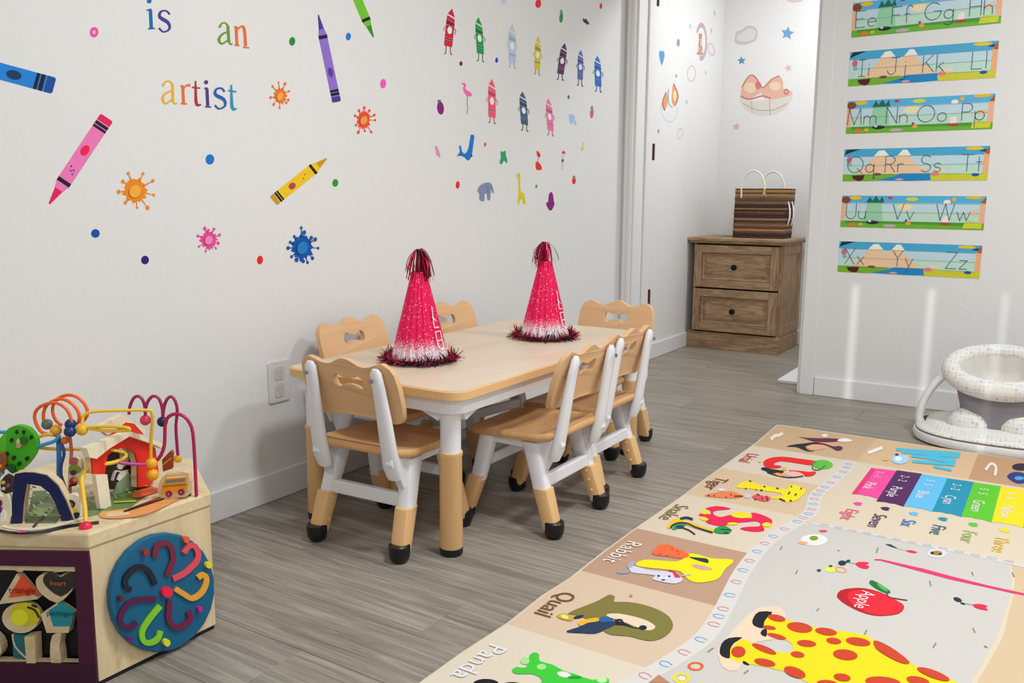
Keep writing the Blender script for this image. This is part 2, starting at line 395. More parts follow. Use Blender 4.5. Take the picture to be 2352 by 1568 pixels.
# ================================================================== party hats
def hat_cloth():
    m = bpy.data.materials.new('glitter_pink_foil'); m.use_nodes = True; nt = m.node_tree; b = nt.nodes['Principled BSDF']
    tc = nt.nodes.new('ShaderNodeTexCoord'); sp = nt.nodes.new('ShaderNodeSeparateXYZ'); nt.links.new(tc.outputs['Object'], sp.inputs[0])
    n = nt.nodes.new('ShaderNodeTexNoise'); n.inputs['Scale'].default_value = 260; n.inputs['Detail'].default_value = 2; nt.links.new(tc.outputs['Object'], n.inputs['Vector'])
    vo = nt.nodes.new('ShaderNodeTexVoronoi'); vo.inputs['Scale'].default_value = 330; nt.links.new(tc.outputs['Object'], vo.inputs['Vector'])
    # silver glitter fades in towards the brim
    ma = nt.nodes.new('ShaderNodeMath'); ma.operation = 'MULTIPLY_ADD'; ma.inputs[1].default_value = .11; nt.links.new(n.outputs['Fac'], ma.inputs[0]); nt.links.new(sp.outputs['Z'], ma.inputs[2])
    cr = nt.nodes.new('ShaderNodeValToRGB'); e = cr.color_ramp.elements
    e[0].position = .085; e[0].color = (*lin('f6eef2'), 1); e[1].position = .118; e[1].color = (*lin('ee0a56'), 1)
    nt.links.new(ma.outputs[0], cr.inputs[0])
    gl = nt.nodes.new('ShaderNodeMath'); gl.operation = 'GREATER_THAN'; gl.inputs[1].default_value = .955
    sc = nt.nodes.new('ShaderNodeSeparateColor'); nt.links.new(vo.outputs['Color'], sc.inputs[0]); nt.links.new(sc.outputs[0], gl.inputs[0])
    mx = nt.nodes.new('ShaderNodeMix'); mx.data_type = 'RGBA'; nt.links.new(gl.outputs[0], mx.inputs[0]); nt.links.new(cr.outputs[0], mx.inputs[6]); mx.inputs[7].default_value = (.95, .35, .55, 1)
    nt.links.new(mx.outputs[2], b.inputs['Base Color']); b.inputs['Roughness'].default_value = .3; b.inputs['Specular IOR Level'].default_value = .5; b.inputs['Metallic'].default_value = .45
    return m
HATM = hat_cloth(); T1 = mat('e0184e', .3, .3); T2 = mat('24060f', .35, .2); T3 = mat('8a0c34', .3, .4); HW_ = mat('f4eff2', .4)
def party_hat(label, x, y, seed, sweep):
    R = random.Random(seed); h = thing('party_hat', label, 'hat', (x, y, .4365), 0, 'party hats on the table')
    # pleated cone
    n = 96; vs = []; fs = []; H = .250; r0_, r1_ = .080, .020
    lv = [0, .25, .5, .75, 1]
    for t in lv:
        for k in range(n):
            a = 2*PI*k/n; r = (r0_+(r1_-r0_)*t)*(1+.05*math.cos(a*20)); vs.append((r*math.cos(a), r*math.sin(a), .006+H*t))
    for i in range(len(lv)-1):
        for k in range(n): fs.append((i*n+k, i*n+(k+1) % n, (i+1)*n+(k+1) % n, (i+1)*n+k))
    fs.append(tuple((len(lv)-1)*n+k for k in range(n)))
    MB().add(vs, fs, HATM).build('cone', h, 60)
    # tinsel round the brim
    m = MB()
    for k in range(1100):
        a = R.random()*2*PI; ph = R.random()*2*PI; rr_ = .094+.006*R.random()
        c = Vector((rr_*math.cos(a), rr_*math.sin(a), .010)); d = Vector((math.cos(a)*math.cos(ph), math.sin(a)*math.cos(ph), max(math.sin(ph), -.3))); d += Vector((R.uniform(-.5, .5), R.uniform(-.5, .5), R.uniform(-.1, .35))); d.normalize()
        L = R.uniform(.010, .024) if R.random() < .85 else .032
        s = d.cross(Vector((R.random()-.5, R.random()-.5, R.random()-.5))).normalized()*R.uniform(.0009, .0018)
        tip = c+d*L
        if tip.z < .001: tip.z = .001
        m.add([c-s, c+s, tip+s*.6, tip-s*.6], [(0, 1, 2, 3)], R.choice([T1, T1, T2, T2, T2, T3]))
    m.tube([(.095*math.cos(2*PI*k/28), .095*math.sin(2*PI*k/28), .009) for k in range(28)], .007, T2, 6, False, None, True)
    m.build('tinsel_brim', h, norm=False, kind='stuff')
    # tassel of foil strips on top
    m = MB()
    for k in range(84):
        a = (R.random()*2*PI) if R.random() < .45 else sweep+R.uniform(-.6, .6)
        ln = R.uniform(.6, 1.0); top = Vector((0, 0, .313+R.uniform(-.006, .008))); rad = R.uniform(.014, .042)
        e = Vector((math.cos(a), math.sin(a), 0)); p = [Vector((0, 0, .250)), Vector((R.uniform(-.004, .004), R.uniform(-.004, .004), .293)), top+e*.008, top+e*rad*.7-Vector((0, 0, .012)), top+e*rad-Vector((0, 0, .045*ln)), top+e*(rad+R.uniform(-.006, .012))-Vector((0, 0, .085*ln))]
        p = spline(p, 3); w = Vector((-e.y, e.x, 0))*R.uniform(.0013, .0026); vs = []
        for q in p: vs += [q-w, q+w]
        m.add(vs, [(2*i, 2*i+1, 2*i+3, 2*i+2) for i in range(len(p)-1)], R.choice([T1, T1, T3, T2]))
    m.tube([(0, 0, .25), (0, 0, .310)], [.012, .006], T3, 8)
    m.build('tassel', h, norm=False, kind='stuff')
    # white outline letters running down the slope on the right side
    m = MB(); A0 = math.radians(3)
    def on(u, v):   # u down the slope (0 top..1 brim), v across (metres)
        t = 1-u; r = (r0_+(r1_-r0_)*t)*1.05; a = A0+v/r
        return (r*math.cos(a), r*math.sin(a), .006+H*t)
    for ln in ([(.38, -.004), (.62, -.012), (.62, .010)], [(.50, -.012), (.55, .002)],
               [(.665, -.012), (.665, .014), (.765, .012), (.765, -.012), (.665, -.012)],
               [(.765, -.012), (.84, -.012), (.875, .000), (.84, .012), (.765, .012)]):
        P = []
        for i in range(len(ln)-1):
            for k in range(4): P.append(tuple(ln[i][j]+(ln[i+1][j]-ln[i][j])*k/4 for j in (0, 1)))
        P.append(ln[-1]); m.tube([on(*q) for q in P], .0016, HW_, 6)
    m.build('lettering', h)
    return h
party_hat('pink glitter party hat nearer the viewer, tassel drooping to both sides', .411, 1.925, 3, math.radians(20))
party_hat('pink glitter party hat at the far end of the table, tassel swept to the left', .496, 2.484, 11, math.radians(205))
# ================================================================== dresser
DW = wood('rustic_oak', '67503c', 'd2b48e', (1.6, 10, 10), 4.5, .55, 0, 'a88868', .1, .22, .8, 1.2)
DV = wood('rustic_oak_upright', '67503c', 'ceb08c', (10, 10, 1.6), 4.5, .55, 0, 'a58566', .1, .22, .8, 1.2)
DK = mat('15120f', .6)
d = thing('dresser', 'rustic oak two drawer dresser standing in the hall', 'dresser', (.292, 5.03, 0))
x0, x1, yd = -.262, .273, .43
MB().box((-.280, .0, 0), (.281, yd, .092), DW).box((-.275, .004, .092), (.276, yd, .100), DW).build('plinth', d, bevel=.003)
MB().box((x0, .032, .1), (x0+.018, yd, .635), DV).box((x1-.018, .032, .1), (x1, yd, .635), DV).box((x0, yd-.01, .1), (x1, yd, .635), DW).box((x0, .04, .1), (x1, yd, .106), DW).box((x0, .04, .628), (x1, yd, .636), DW).build('carcass', d, bevel=.002)
MB().box((x1, .034, .101), (x1+.006, .085, .634), DV).box((x1, yd-.055, .101), (x1+.006, yd, .634), DV).box((x1, .0855, .575), (x1+.0055, yd-.0555, .634), DV).box((x1, .0855, .101), (x1+.0055, yd-.0555, .16), DV).build('side_frame', d, bevel=.0015)
MB().box((x0+.018, .046, .106), (x1-.018, .05, .628), DK).build('gap_shade_sheet', d)  # near-black sheet: shade of the gaps round the drawers, put in as colour
MB().box((-.284, -.004, .636), (.297, yd+.006, .648), DW).box((-.290, -.012, .648), (.303, yd+.01, .667), DW).build('top_board', d, bevel=.004)
for za, zb, kz in ((.372, .624, .498), (.110, .362, .236)):
    dr = MB().box((-.246, .014, za), (.258, .034, zb), DW).build('drawer', d)
    f = MB(); F = .046; xa, xb = -.246, .258
    f.box((xa, -.004, za), (xa+F, .014, zb), DV).box((xb-F, -.004, za), (xb, .014, zb), DV).box((xa+F, -.0035, za), (xb-F, .014, za+F), DW).box((xa+F, -.0035, zb-F), (xb-F, .014, zb), DW)
    f.build('drawer_frame', dr, bevel=.002)
    p = MB(); o_ = [(xa+F+.003, za+F+.003), (xb-F-.003, za+F+.003), (xb-F-.003, zb-F-.003), (xa+F+.003, zb-F-.003)]
    lev = [(0, .004), (.010, .0105), (.014, .0120), (.030, .0045), (.034, .0035)]
    vs = []
    for q, yy in lev:
        for k, (x, z) in enumerate(o_): vs.append((x+(q if k in (0, 3) else -q), yy, z+(q if k < 2 else -q)))
    p.add(vs, [(i_*4+k, i_*4+(k+1) % 4, i_*4+4+(k+1) % 4, i_*4+4+k) for i_ in range(4) for k in range(4)]+[(16, 17, 18, 19)], DW)
    p.build('drawer_panel', dr, norm=False)
    kb = MB(); kb.lathe([(.006, 0), (.006, .012), (.014, .016), (.0175, .022), (.016, .028), (.006, .031)], (0, 0, 0), mat('14110f', .35, .4), 18)
    kb.v = [(x+.004, .004-z, kz+y) for x, y, z in kb.v]; kb.build('knob', dr, 40)
# ================================================================== woven bag
STRAW = [wood('woven_straw', a, b, (3, 20, 60), 7, .8, 0, None, .6, .25, .8, .8) for i, (a, b) in enumerate([('6a4a2c', 'b08a5c'), ('2c1e1a', '6a4c38'), ('94683a', 'cc9c5c'), ('3c2c34', '7c5e52'), ('7a5442', 'b48a66'), ('4a3628', '9a7850'), ('241a20', '564038')])]
b = thing('woven_bag', 'striped brown woven straw bag with rope handles standing on the dresser', 'bag', (.388, 5.13, .667))
R = random.Random(5); z = 0; H = .292
rows = []
while z < H-.004:
    h = R.uniform(.008, .0155); h = min(h, H-z); rows.append((z, h)); z += h
dep = .21; last = -1
for z, h in rows:
    t = z/H; w0 = .150; dd = dep*(.93+.07*t)
    wig = [R.uniform(-.0012, .0012) for _ in range(4)]
    q = rrect(2*w0+.004*R.random(), dd, .018, 3, .006*t, dd/2-.001)
    m = MB(); pr = [(.0, 1.0), (.18, 1.012), (.82, 1.012), (1, 1.0)]
    vs = []; n = len(q)
    for u, s in pr:
        for x, y in q: vs.append((x*s, (y-dd/2)*s+dd/2, z+h*u*.97))
    fs = [(i*n+k, i*n+(k+1) % n, (i+1)*n+(k+1) % n, (i+1)*n+k) for i in range(3) for k in range(n)]
    if z == 0: fs.append(tuple(range(n))[::-1])
    last = R.choice([k for k in range(7) if k != last]); m.add(vs, fs, STRAW[last]).build('woven_band', b, 50)
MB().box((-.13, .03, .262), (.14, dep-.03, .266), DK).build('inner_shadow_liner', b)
ROPE = mat('ece4d2', .7, 0, .06, 80, .3); RN = mat('b08a60', .8)
for yy, x_off in ((-.004, -.052), (dep+.0, .002)):
    a_ = [(x_off-.052, yy, .235), (x_off-.054, yy, .29), (x_off-.050, yy+.004, .33), (x_off-.03, yy+.008, .372), (x_off+.012, yy+.01, .392), (x_off+.055, yy+.008, .37), (x_off+.078, yy+.004, .325), (x_off+.084, yy, .285), (x_off+.083, yy, .25)]
    MB().tube(spline(a_, 4), .0052, ROPE, 8).build('rope_handle', b, 60)
k = MB()
for dx in (-.007, .007): k.tube([(.031+dx*.3, -.006, .285), (.031+dx, -.007, .262), (.031+dx*1.4, -.006, .24)], [.004, .004, .005], RN, 6)
k.build('handle_knot', b, 40)
for yy in (.05, .13):
    a_ = [(.157, yy, .215), (.168, yy, .17), (.169, yy, .12), (.158, yy, .075)]
    k = MB(); k.tube(spline(a_, 4), [.006+.006*math.sin(PI*i/12) for i in range(13)], mat('f2efec', .6), 8, True, .45); k.build('ribbon_loop', b, 60)
# pale rounded thing peeping over the dresser's left back corner
# ================================================================== flat white mat in the hall
w_ = MB().prism([(x, y, .001) for x, y in rrect(.42, .44, .012, 3, .995, 4.49)], (0, 0, .014), mat('e4e2e4', .6, 0, .02, 30)).build('floor_mat', bevel=.003)
tag(w_, 'flat white mat on the hall floor showing past the right doorway jamb', 'mat')
# ================================================================== infant seat
def dotted():
    m = bpy.data.materials.new('dotted_grey_yellow_fabric'); m.use_nodes = True; nt = m.node_tree; b = nt.nodes['Principled BSDF']; b.inputs['Roughness'].default_value = .85
    tc = nt.nodes.new('ShaderNodeTexCoord'); vo = nt.nodes.new('ShaderNodeTexVoronoi'); vo.inputs['Scale'].default_value = 70; vo.inputs['Randomness'].default_value = .25
    nt.links.new(tc.outputs['Object'], vo.inputs['Vector'])
    lt = nt.nodes.new('ShaderNodeMath'); lt.operation = 'LESS_THAN'; lt.inputs[1].default_value = .40; nt.links.new(vo.outputs['Distance'], lt.inputs[0])
    sc = nt.nodes.new('ShaderNodeSeparateColor'); nt.links.new(vo.outputs['Color'], sc.inputs[0])
    cr = nt.nodes.new('ShaderNodeValToRGB'); cr.color_ramp.interpolation = 'CONSTANT'; e = cr.color_ramp.elements
    e[0].position = 0; e[0].color = (*lin('d2d0cc'), 1); e[1].position = .45; e[1].color = (*lin('e0dab0'), 1)
    x = e.new(.62); x.color = (*lin('bcc4c8'), 1); x = e.new(.8); x.color = (*lin('d2dad6'), 1)
    nt.links.new(sc.outputs[0], cr.inputs[0])
    mx = nt.nodes.new('ShaderNodeMix'); mx.data_type = 'RGBA'; nt.links.new(lt.outputs[0], mx.inputs[0]); mx.inputs[6].default_value = (*lin('e6e2dc'), 1); nt.links.new(cr.outputs[0], mx.inputs[7])
    nt.links.new(mx.outputs[2], b.inputs['Base Color']); return m
DOT = dotted(); SW = mat('eae6e6', .4); GR = mat('8a858a', .85, 0, .1, 60); GL = mat('d8d2ca', .85, 0, .06, 40)
s = thing('infant_floor_seat', 'white infant floor seat with dotted grey and yellow padding at the right edge', 'baby seat', (1.775, 3.665, 0))
def sring(rx, ry, z, n=40, p=2.6):
    o = []
    for k in range(n):
        a = 2*PI*k/n; c, q = math.cos(a), math.sin(a)
        o.append((rx*math.copysign(abs(c)**(2/p), c), ry*math.copysign(abs(q)**(2/p), q), z))
    return o
def loft(m, rings, mt, caps=True):
    n = len(rings[0]); vs = [p for r in rings for p in r]
    return m.add(vs, [(i*n+k, i*n+(k+1) % n, (i+1)*n+(k+1) % n, (i+1)*n+k) for i in range(len(rings)-1) for k in range(n)]+([tuple(range(n))[::-1], tuple((len(rings)-1)*n+k for k in range(n))] if caps else []), mt)
loft(MB(), [sring(.262, .222, .0), sring(.276, .236, .006), sring(.28, .240, .022), sring(.276, .236, .034), sring(.255, .218, .038)], SW).build('base', s, 45)
loft(MB(), [sring(.262, .222, .036), sring(.270, .229, .042), sring(.262, .222, .054), sring(.20, .17, .066), sring(.05, .05, .070)], DOT).build('seat_pad', s, 60)
loft(MB(), [sring(.2705, .2295, .0385), sring(.272, .231, .0395), sring(.2705, .2295, .0405)], mat('8a7468', .8)).build('zip_trim', s, 60)
# ring cushion, tilted up towards the back
rg = []; TL = math.radians(24)
tilt = lambda x, y, z: (x, y*math.cos(TL)-z*math.sin(TL)+.01, .268+y*math.sin(TL)+z*math.cos(TL))
MB().tube([tilt(.168*math.cos(2*PI*k/40), .135*math.sin(2*PI*k/40), 0) for k in range(40)], [.033+.004*math.sin(-2*PI*k/40) for k in range(40)], DOT, 14, False, None, True).build('ring_cushion', s, 60)
m = MB(); rings = []
for t, (r_, zz) in enumerate([(.140, .01), (.120, -.025), (.106, -.055), (.085, -.078), (.03, -.088)]):
    rings.append([tilt(r_*math.cos(2*PI*k/40)*(1+.05*math.cos(k*1.885)*min(t, 2)), r_*.8*math.sin(2*PI*k/40)*(1+.05*math.cos(k*1.885)*min(t, 2)), zz) for k in range(40)])
n = 40; vs = [p for r in rings for p in r]
m.add(vs, [(i*n+k, (i+1)*n+k, (i+1)*n+(k+1) % n, i*n+(k+1) % n) for i in range(4) for k in range(n)]+[tuple(4*n+k for k in range(n))], GL).build('fabric_seat', s, 60, norm=False)
loft(MB(), [[(x, y+.01, z) for x, y, z in sring(.12, .11, .06)], [(x, y+.0, z) for x, y, z in sring(.125, .115, .13)], [tilt(*p) for p in sring(.155, .125, -.022)]], GR, False).build('seat_skirt', s, 60)
for sx in (-1, 1):
    pth = spline([(sx*.256, -.02, .03), (sx*.262, -.02, .07), (sx*.25, -.02, .13), (sx*.222, -.015, .19), (sx*.185, -.01, .236), (sx*.165, -.01, .245)], 4)
    MB().tube(pth, [.026]*8+[.024]*8+[.023]*5, SW, 12, True, .62).build('side_arm', s, 60)
    loft(MB(), [[(x+sx*.085, y-.075, z) for x, y, z in sring(.07, .055, .06, 24, 2)], [(x+sx*.085, y-.075, z) for x, y, z in sring(.072, .058, .085, 24, 2)], [(x+sx*.082, y-.07, z) for x, y, z in sring(.058, .048, .115, 24, 2)], [(x+sx*.08, y-.06, z) for x, y, z in sring(.02, .02, .132, 24, 2)]], DOT).build('thigh_bolster', s, 60)
    MB().prism([(sx*.235, -.06, .056), (sx*.205, -.01, .056), (sx*.225, .06, .056), (sx*.252, .02, .056)], (0, 0, .003), mat('3a302c', .7)).build('arm_slot', s)
MB().prism([(x, y, .0575) for x, y in rrect(.016, .012, .003, 2, -.195, -.075)], (0, 0, .001), mat('e8503c', .6)).build('care_tag', s)
# ------------------------------------------------------------------ print outlines (tenths of a millimetre)
MAT={
'letter_k_print':(11469,32744,'6a1238:0,0,93,-17,284,-24,496,72,749,210,1076,407,1356,527,1461,383,1437,154,1252,-50,1013,-224,836,-326,668,-357,492,-278,319,-162,120,-67 6a1238:791,-419,873,-410,999,-433,1124,-471,1243,-539,1361,-621,1457,-659,1516,-605,1554,-507,1595,-452,1655,-474,1719,-539,1764,-629,1783,-755,1785,-905,1770,-1021,1738,-1086,1691,-1117,1635,-1111,1574,-1051,1504,-953,1423,-855,1322,-760,1208,-665,1102,-604,1005,-609,915,-648,847,-655,799,-588,773,-488 101428:14,-1593,39,-1487,116,-1321,197,-1169,263,-1069,333,-985,419,-880,540,-708,677,-514,786,-399,855,-415,894,-510,894,-624,828,-748,724,-892,644,-1025,609,-1134,598,-1233,615,-1333,668,-1450,747,-1568,825,-1647,909,-1657,992,-1630,1029,-1624,991,-1681,907,-1759,809,-1792,695,-1736,566,-1635,458,-1551,398,-1508,360,-1484,306,-1480,202,-1524,82,-1588 f0b088:613,-1219,638,-1076,691,-900,768,-767,881,-703,1016,-683,1125,-705,1194,-782,1237,-901,1252,-1025,1233,-1152,1187,-1283,1129,-1390,1060,-1467,980,-1520,904,-1539,833,-1511,765,-1449,708,-1386,659,-1342,622,-1296 f4f2ee:1380,419,1415,542,1476,671,1553,744,1662,724,1786,648,1859,555,1849,443,1790,316,1716,219,1625,165,1519,141,1437,154,1393,215,1374,314 f0a0a8:1195,-1063,1207,-1163,1197,-1257,1166,-1326,1121,-1356,1070,-1341,1024,-1285,991,-1198,979,-1097,989,-1002,1020,-933,1066,-902,1117,-917,1163,-975 f4f2ee:927,741,941,630,934,530,907,458,864,430,816,451,770,516,736,614,721,725,728,827,755,900,798,928,847,907,893,840 f4e8dc:-636,-1159,-649,-995,-665,-776,-666,-628,-646,-575,-603,-534,-558,-450,-536,-292,-528,-127,-523,-14,-696,352,-701,240,-708,91,-720,-17,-749,-66,-798,-115,-837,-243,-836,-484,-817,-738,-803,-909'),
'letter_u_print':(12896,29886,'f0141c:0,0,-137,43,-341,25,-553,-3,-765,-17,-984,-40,-1170,-95,-1306,-190,-1407,-316,-1482,-460,-1534,-625,-1560,-806,-1561,-982,-1534,-1151,-1483,-1315,-1422,-1447,-1353,-1544,-1273,-1612,-1189,-1638,-1091,-1608,-989,-1537,-916,-1458,-886,-1371,-886,-1276,-911,-1208,-976,-1198,-1066,-1215,-1138,-1209,-1177,-1159,-1198,-1085,-1198,-997,-1179,-882,-1138,-753,-1066,-654,-957,-610,-816,-597,-654,-586,-443,-585,-211,-587,-44,-535,34,-374,50,-158 f0141c:-597,-1538,-427,-1454,-201,-1372,-69,-1357,33,-1341,117,-1238,183,-1166,236,-1248,263,-1397,252,-1586,208,-1759,120,-1858,25,-1880,-24,-1765,-87,-1629,-231,-1597,-387,-1591,-536,-1572 5cc03c:523,-130,542,-378,496,-601,395,-756,258,-816,112,-769,-16,-622,-101,-402,-124,-152,-80,78,23,242,164,303,314,249,443,94 1d7a2a:-33,-746,-5,-830,40,-955,97,-1043,161,-1067,231,-1051,286,-969,315,-773,329,-520,337,-336,297,-257,289,-441,276,-688,250,-866,202,-935,139,-949,85,-930,48,-872,14,-774,-13,-694 1d7a2a:12,-752,-11,-646,-41,-501,-57,-381,-51,-282,-31,-186,-15,-118,-49,-28,-65,-97,-86,-201,-93,-330,-72,-490,-39,-650,-16,-759 f0b8b0:-32,-1802,-30,-1941,-84,-2065,-182,-2151,-306,-2182,-432,-2152,-535,-2066,-595,-1941,-600,-1801,-547,-1674,-447,-1586,-320,-1555,-193,-1588,-90,-1676 1a1420:-1383,-1913,-1403,-1823,-1395,-1720,-1360,-1653,-1292,-1654,-1197,-1690,-1091,-1719,-962,-1713,-823,-1700,-721,-1715,-669,-1784,-653,-1880,-674,-1970,-749,-2048,-861,-2120,-963,-2160,-1036,-2149,-1100,-2105,-1165,-2057,-1246,-2016,-1328,-1971 28202c:-1099,-2218,-998,-2268,-854,-2336,-709,-2381,-572,-2397,-434,-2391,-306,-2346,-186,-2229,-76,-2073,0,-1960,-32,-1854,-108,-1967,-217,-2122,-335,-2237,-460,-2281,-596,-2287,-732,-2271,-875,-2225,-1019,-2157,-1120,-2107 f0a050:-521,-2185,-523,-2252,-559,-2302,-620,-2326,-696,-2319,-771,-2282,-831,-2223,-864,-2152,-862,-2084,-827,-2033,-765,-2008,-688,-2016,-612,-2054,-553,-2114 e0c020:-662,-1436,-648,-1519,-651,-1595,-671,-1649,-703,-1670,-742,-1655,-779,-1606,-808,-1533,-823,-1449,-820,-1373,-800,-1318,-768,-1296,-728,-1312,-691,-1362 e8d070:-1591,-1053,-1584,-1102,-1591,-1149,-1611,-1186,-1640,-1205,-1672,-1202,-1700,-1178,-1720,-1138,-1727,-1089,-1720,-1042,-1700,-1005,-1672,-986,-1640,-988,-1611,-1012'),
'letter_t_print':(11401,25847,'ffe212:0,0,-9,191,13,399,87,589,206,703,382,624,577,509,745,504,925,524,1182,500,1387,532,1378,761,1328,1005,1370,1092,1466,1096,1655,1027,1836,912,1904,805,1928,639,1941,325,1935,-4,1917,-248,1872,-438,1779,-581,1666,-651,1554,-577,1443,-487,1333,-532,1245,-578,1194,-515,1197,-411,1313,-302,1424,-181,1421,-32,1329,80,1109,63,845,8,609,-12,392,-39,200,-121,57,-176,7,-121 f08050:-537,-1393,-493,-1248,-398,-1059,-260,-844,-111,-663,-7,-595,105,-604,305,-687,455,-820,420,-995,292,-1166,102,-1273,-107,-1350,-284,-1409,-426,-1440,-510,-1443 e8e0f0:-196,-553,-187,-613,-199,-673,-230,-722,-273,-750,-320,-752,-362,-728,-390,-681,-399,-622,-387,-561,-356,-511,-313,-483,-266,-481,-224,-506 e8505c:704,-736,697,-643,716,-536,756,-461,823,-443,909,-458,987,-469,1046,-454,1096,-436,1140,-449,1184,-513,1221,-606,1236,-701,1222,-800,1186,-900,1134,-962,1061,-966,971,-933,888,-891,813,-850,746,-800 d8c8d8:654,-688,673,-780,671,-864,649,-925,611,-950,565,-934,519,-881,483,-801,464,-709,466,-624,488,-562,526,-537,573,-553,619,-607 3c2034:165,649,259,579,238,707,143,779 3c2034:727,317,792,334,757,465,692,447 3c2034:1097,394,1185,368,1160,498,1071,524 3c2034:1408,894,1467,762,1483,841,1424,974 3c2034:1716,947,1743,753,1788,727,1762,920 3c2034:1582,42,1565,315,1517,370,1535,95 3c2034:1782,43,1784,246,1737,319,1734,114 3c2034:1451,-506,1656,-643,1640,-527,1435,-388 3c2034:1754,-506,1824,-521,1802,-401,1731,-385 3c2034:739,-49,818,-80,794,45,714,77 3c2034:308,-167,348,-182,322,-56,281,-40 3c2034:609,-90,639,-111,620,11,590,33 70241c:-451,-1388,-380,-1422,-400,-1331,-471,-1298 70241c:-311,-1275,-257,-1360,-253,-1295,-307,-1210 70241c:38,-1205,90,-1290,95,-1225,43,-1140 70241c:96,-946,156,-987,140,-897,80,-855 70241c:253,-1049,481,-899,451,-807,223,-957 70241c:767,-508,863,-525,842,-430,745,-413 70241c:1035,-453,1209,-889,1227,-848,1053,-410 70241c:962,-663,1040,-847,1056,-802,978,-617 70241c:843,-974,910,-970,886,-877,820,-882'),
'letter_s_print':(11280,23380,'f01450:0,0,59,179,183,357,357,417,520,421,605,393,622,331,531,229,412,115,334,20,291,-80,303,-216,361,-339,478,-426,606,-440,689,-274,770,-108,877,-150,993,-223,1121,-196,1238,-135,1328,-72,1369,25,1289,216,1220,392,1305,439,1453,417,1635,340,1801,235,1886,137,1929,27,1952,-110,1943,-249,1873,-370,1812,-476,1848,-553,1901,-626,1929,-722,1916,-822,1816,-933,1672,-1016,1481,-1035,1337,-997,1368,-876,1473,-734,1608,-634,1721,-536,1729,-399,1686,-276,1616,-210,1529,-199,1450,-271,1362,-381,1242,-494,1121,-611,1019,-725,947,-832,951,-930,941,-1013,820,-1086,664,-1124,505,-1103,378,-1028,380,-864,375,-702,196,-661,23,-637,12,-545,72,-453,189,-429,285,-389,253,-237,173,-81,68,-43 f8e020:193,-222,210,-303,203,-382,173,-443,126,-473,72,-468,21,-428,-17,-360,-35,-278,-28,-199,2,-137,49,-106,104,-112,155,-153 f8e020:372,-817,379,-879,361,-930,322,-958,270,-959,214,-932,167,-883,136,-820,129,-757,147,-706,186,-677,239,-676,295,-704,342,-754 f8e020:1314,162,1318,47,1268,-70,1175,-165,1057,-221,935,-227,835,-180,776,-91,770,25,819,143,914,241,1035,297,1157,302,1257,253 f8e020:1980,-225,1990,-304,1976,-382,1941,-442,1892,-474,1839,-472,1791,-435,1759,-370,1748,-291,1761,-213,1796,-151,1846,-119,1900,-122,1948,-160 f8e020:1183,-663,1185,-715,1160,-773,1115,-825,1058,-863,1000,-878,952,-867,925,-833,923,-782,947,-723,993,-670,1050,-632,1109,-617,1156,-628 ffc820:-361,-1973,-421,-1742,-454,-1466,-411,-1230,-335,-1058,-239,-1021,-169,-1060,-214,-1163,-254,-1262,-175,-1258,-52,-1238,74,-1270,210,-1317,351,-1365,496,-1410,657,-1430,785,-1462,833,-1558,808,-1651,677,-1682,506,-1680,358,-1646,204,-1602,22,-1555,-140,-1547,-232,-1643,-279,-1779,-272,-1932,-262,-2046,-305,-2057 2a9a4c:-251,-1619,-211,-1541,-154,-1462,-100,-1413,-51,-1406,-6,-1430,18,-1478,8,-1561,-23,-1668,-51,-1770,-66,-1859,-77,-1942,-94,-2005,-122,-2049,-156,-2074,-185,-2065,-207,-2005,-225,-1912,-238,-1822,-251,-1752,-260,-1686 163444:-226,-2023,-239,-1959,-256,-1876,-258,-1796,-239,-1710,-205,-1620,-159,-1552,-102,-1514,-34,-1498,43,-1501,118,-1531,205,-1582,321,-1632,495,-1674,693,-1713,833,-1739,803,-1617,663,-1590,464,-1550,291,-1508,180,-1459,92,-1407,9,-1374,-75,-1370,-149,-1388,-212,-1430,-263,-1506,-300,-1604,-322,-1706,-319,-1818,-298,-1924,-284,-1992 163444:-254,-1294,-230,-1234,-195,-1153,-154,-1101,-93,-1098,-18,-1119,37,-1137,-7,-960,-64,-942,-145,-918,-221,-924,-274,-988,-312,-1076,-337,-1138 1e9a3c:775,-1434,781,-1326,804,-1205,841,-1114,895,-1068,962,-1052,1026,-1062,1082,-1102,1135,-1168,1175,-1240,1203,-1322,1219,-1410,1214,-1486,1179,-1542,1122,-1587,1062,-1619,998,-1643,930,-1656,872,-1643,827,-1595,792,-1521 143040:933,-1379,1205,-1268,1181,-1189,908,-1299 143040:1094,-1584,1202,-1514,1172,-1426,1064,-1497 2a2418:49,-1861,92,-1869,155,-1883,225,-1912,313,-1975,410,-2054,479,-2111,469,-2031,400,-1974,301,-1893,208,-1827,133,-1794,68,-1780,24,-1771 1c3c58:31,-1716,40,-1770,27,-1827,-4,-1874,-49,-1903,-97,-1908,-141,-1889,-170,-1848,-179,-1793,-167,-1736,-135,-1688,-90,-1659,-41,-1654,2,-1674'),
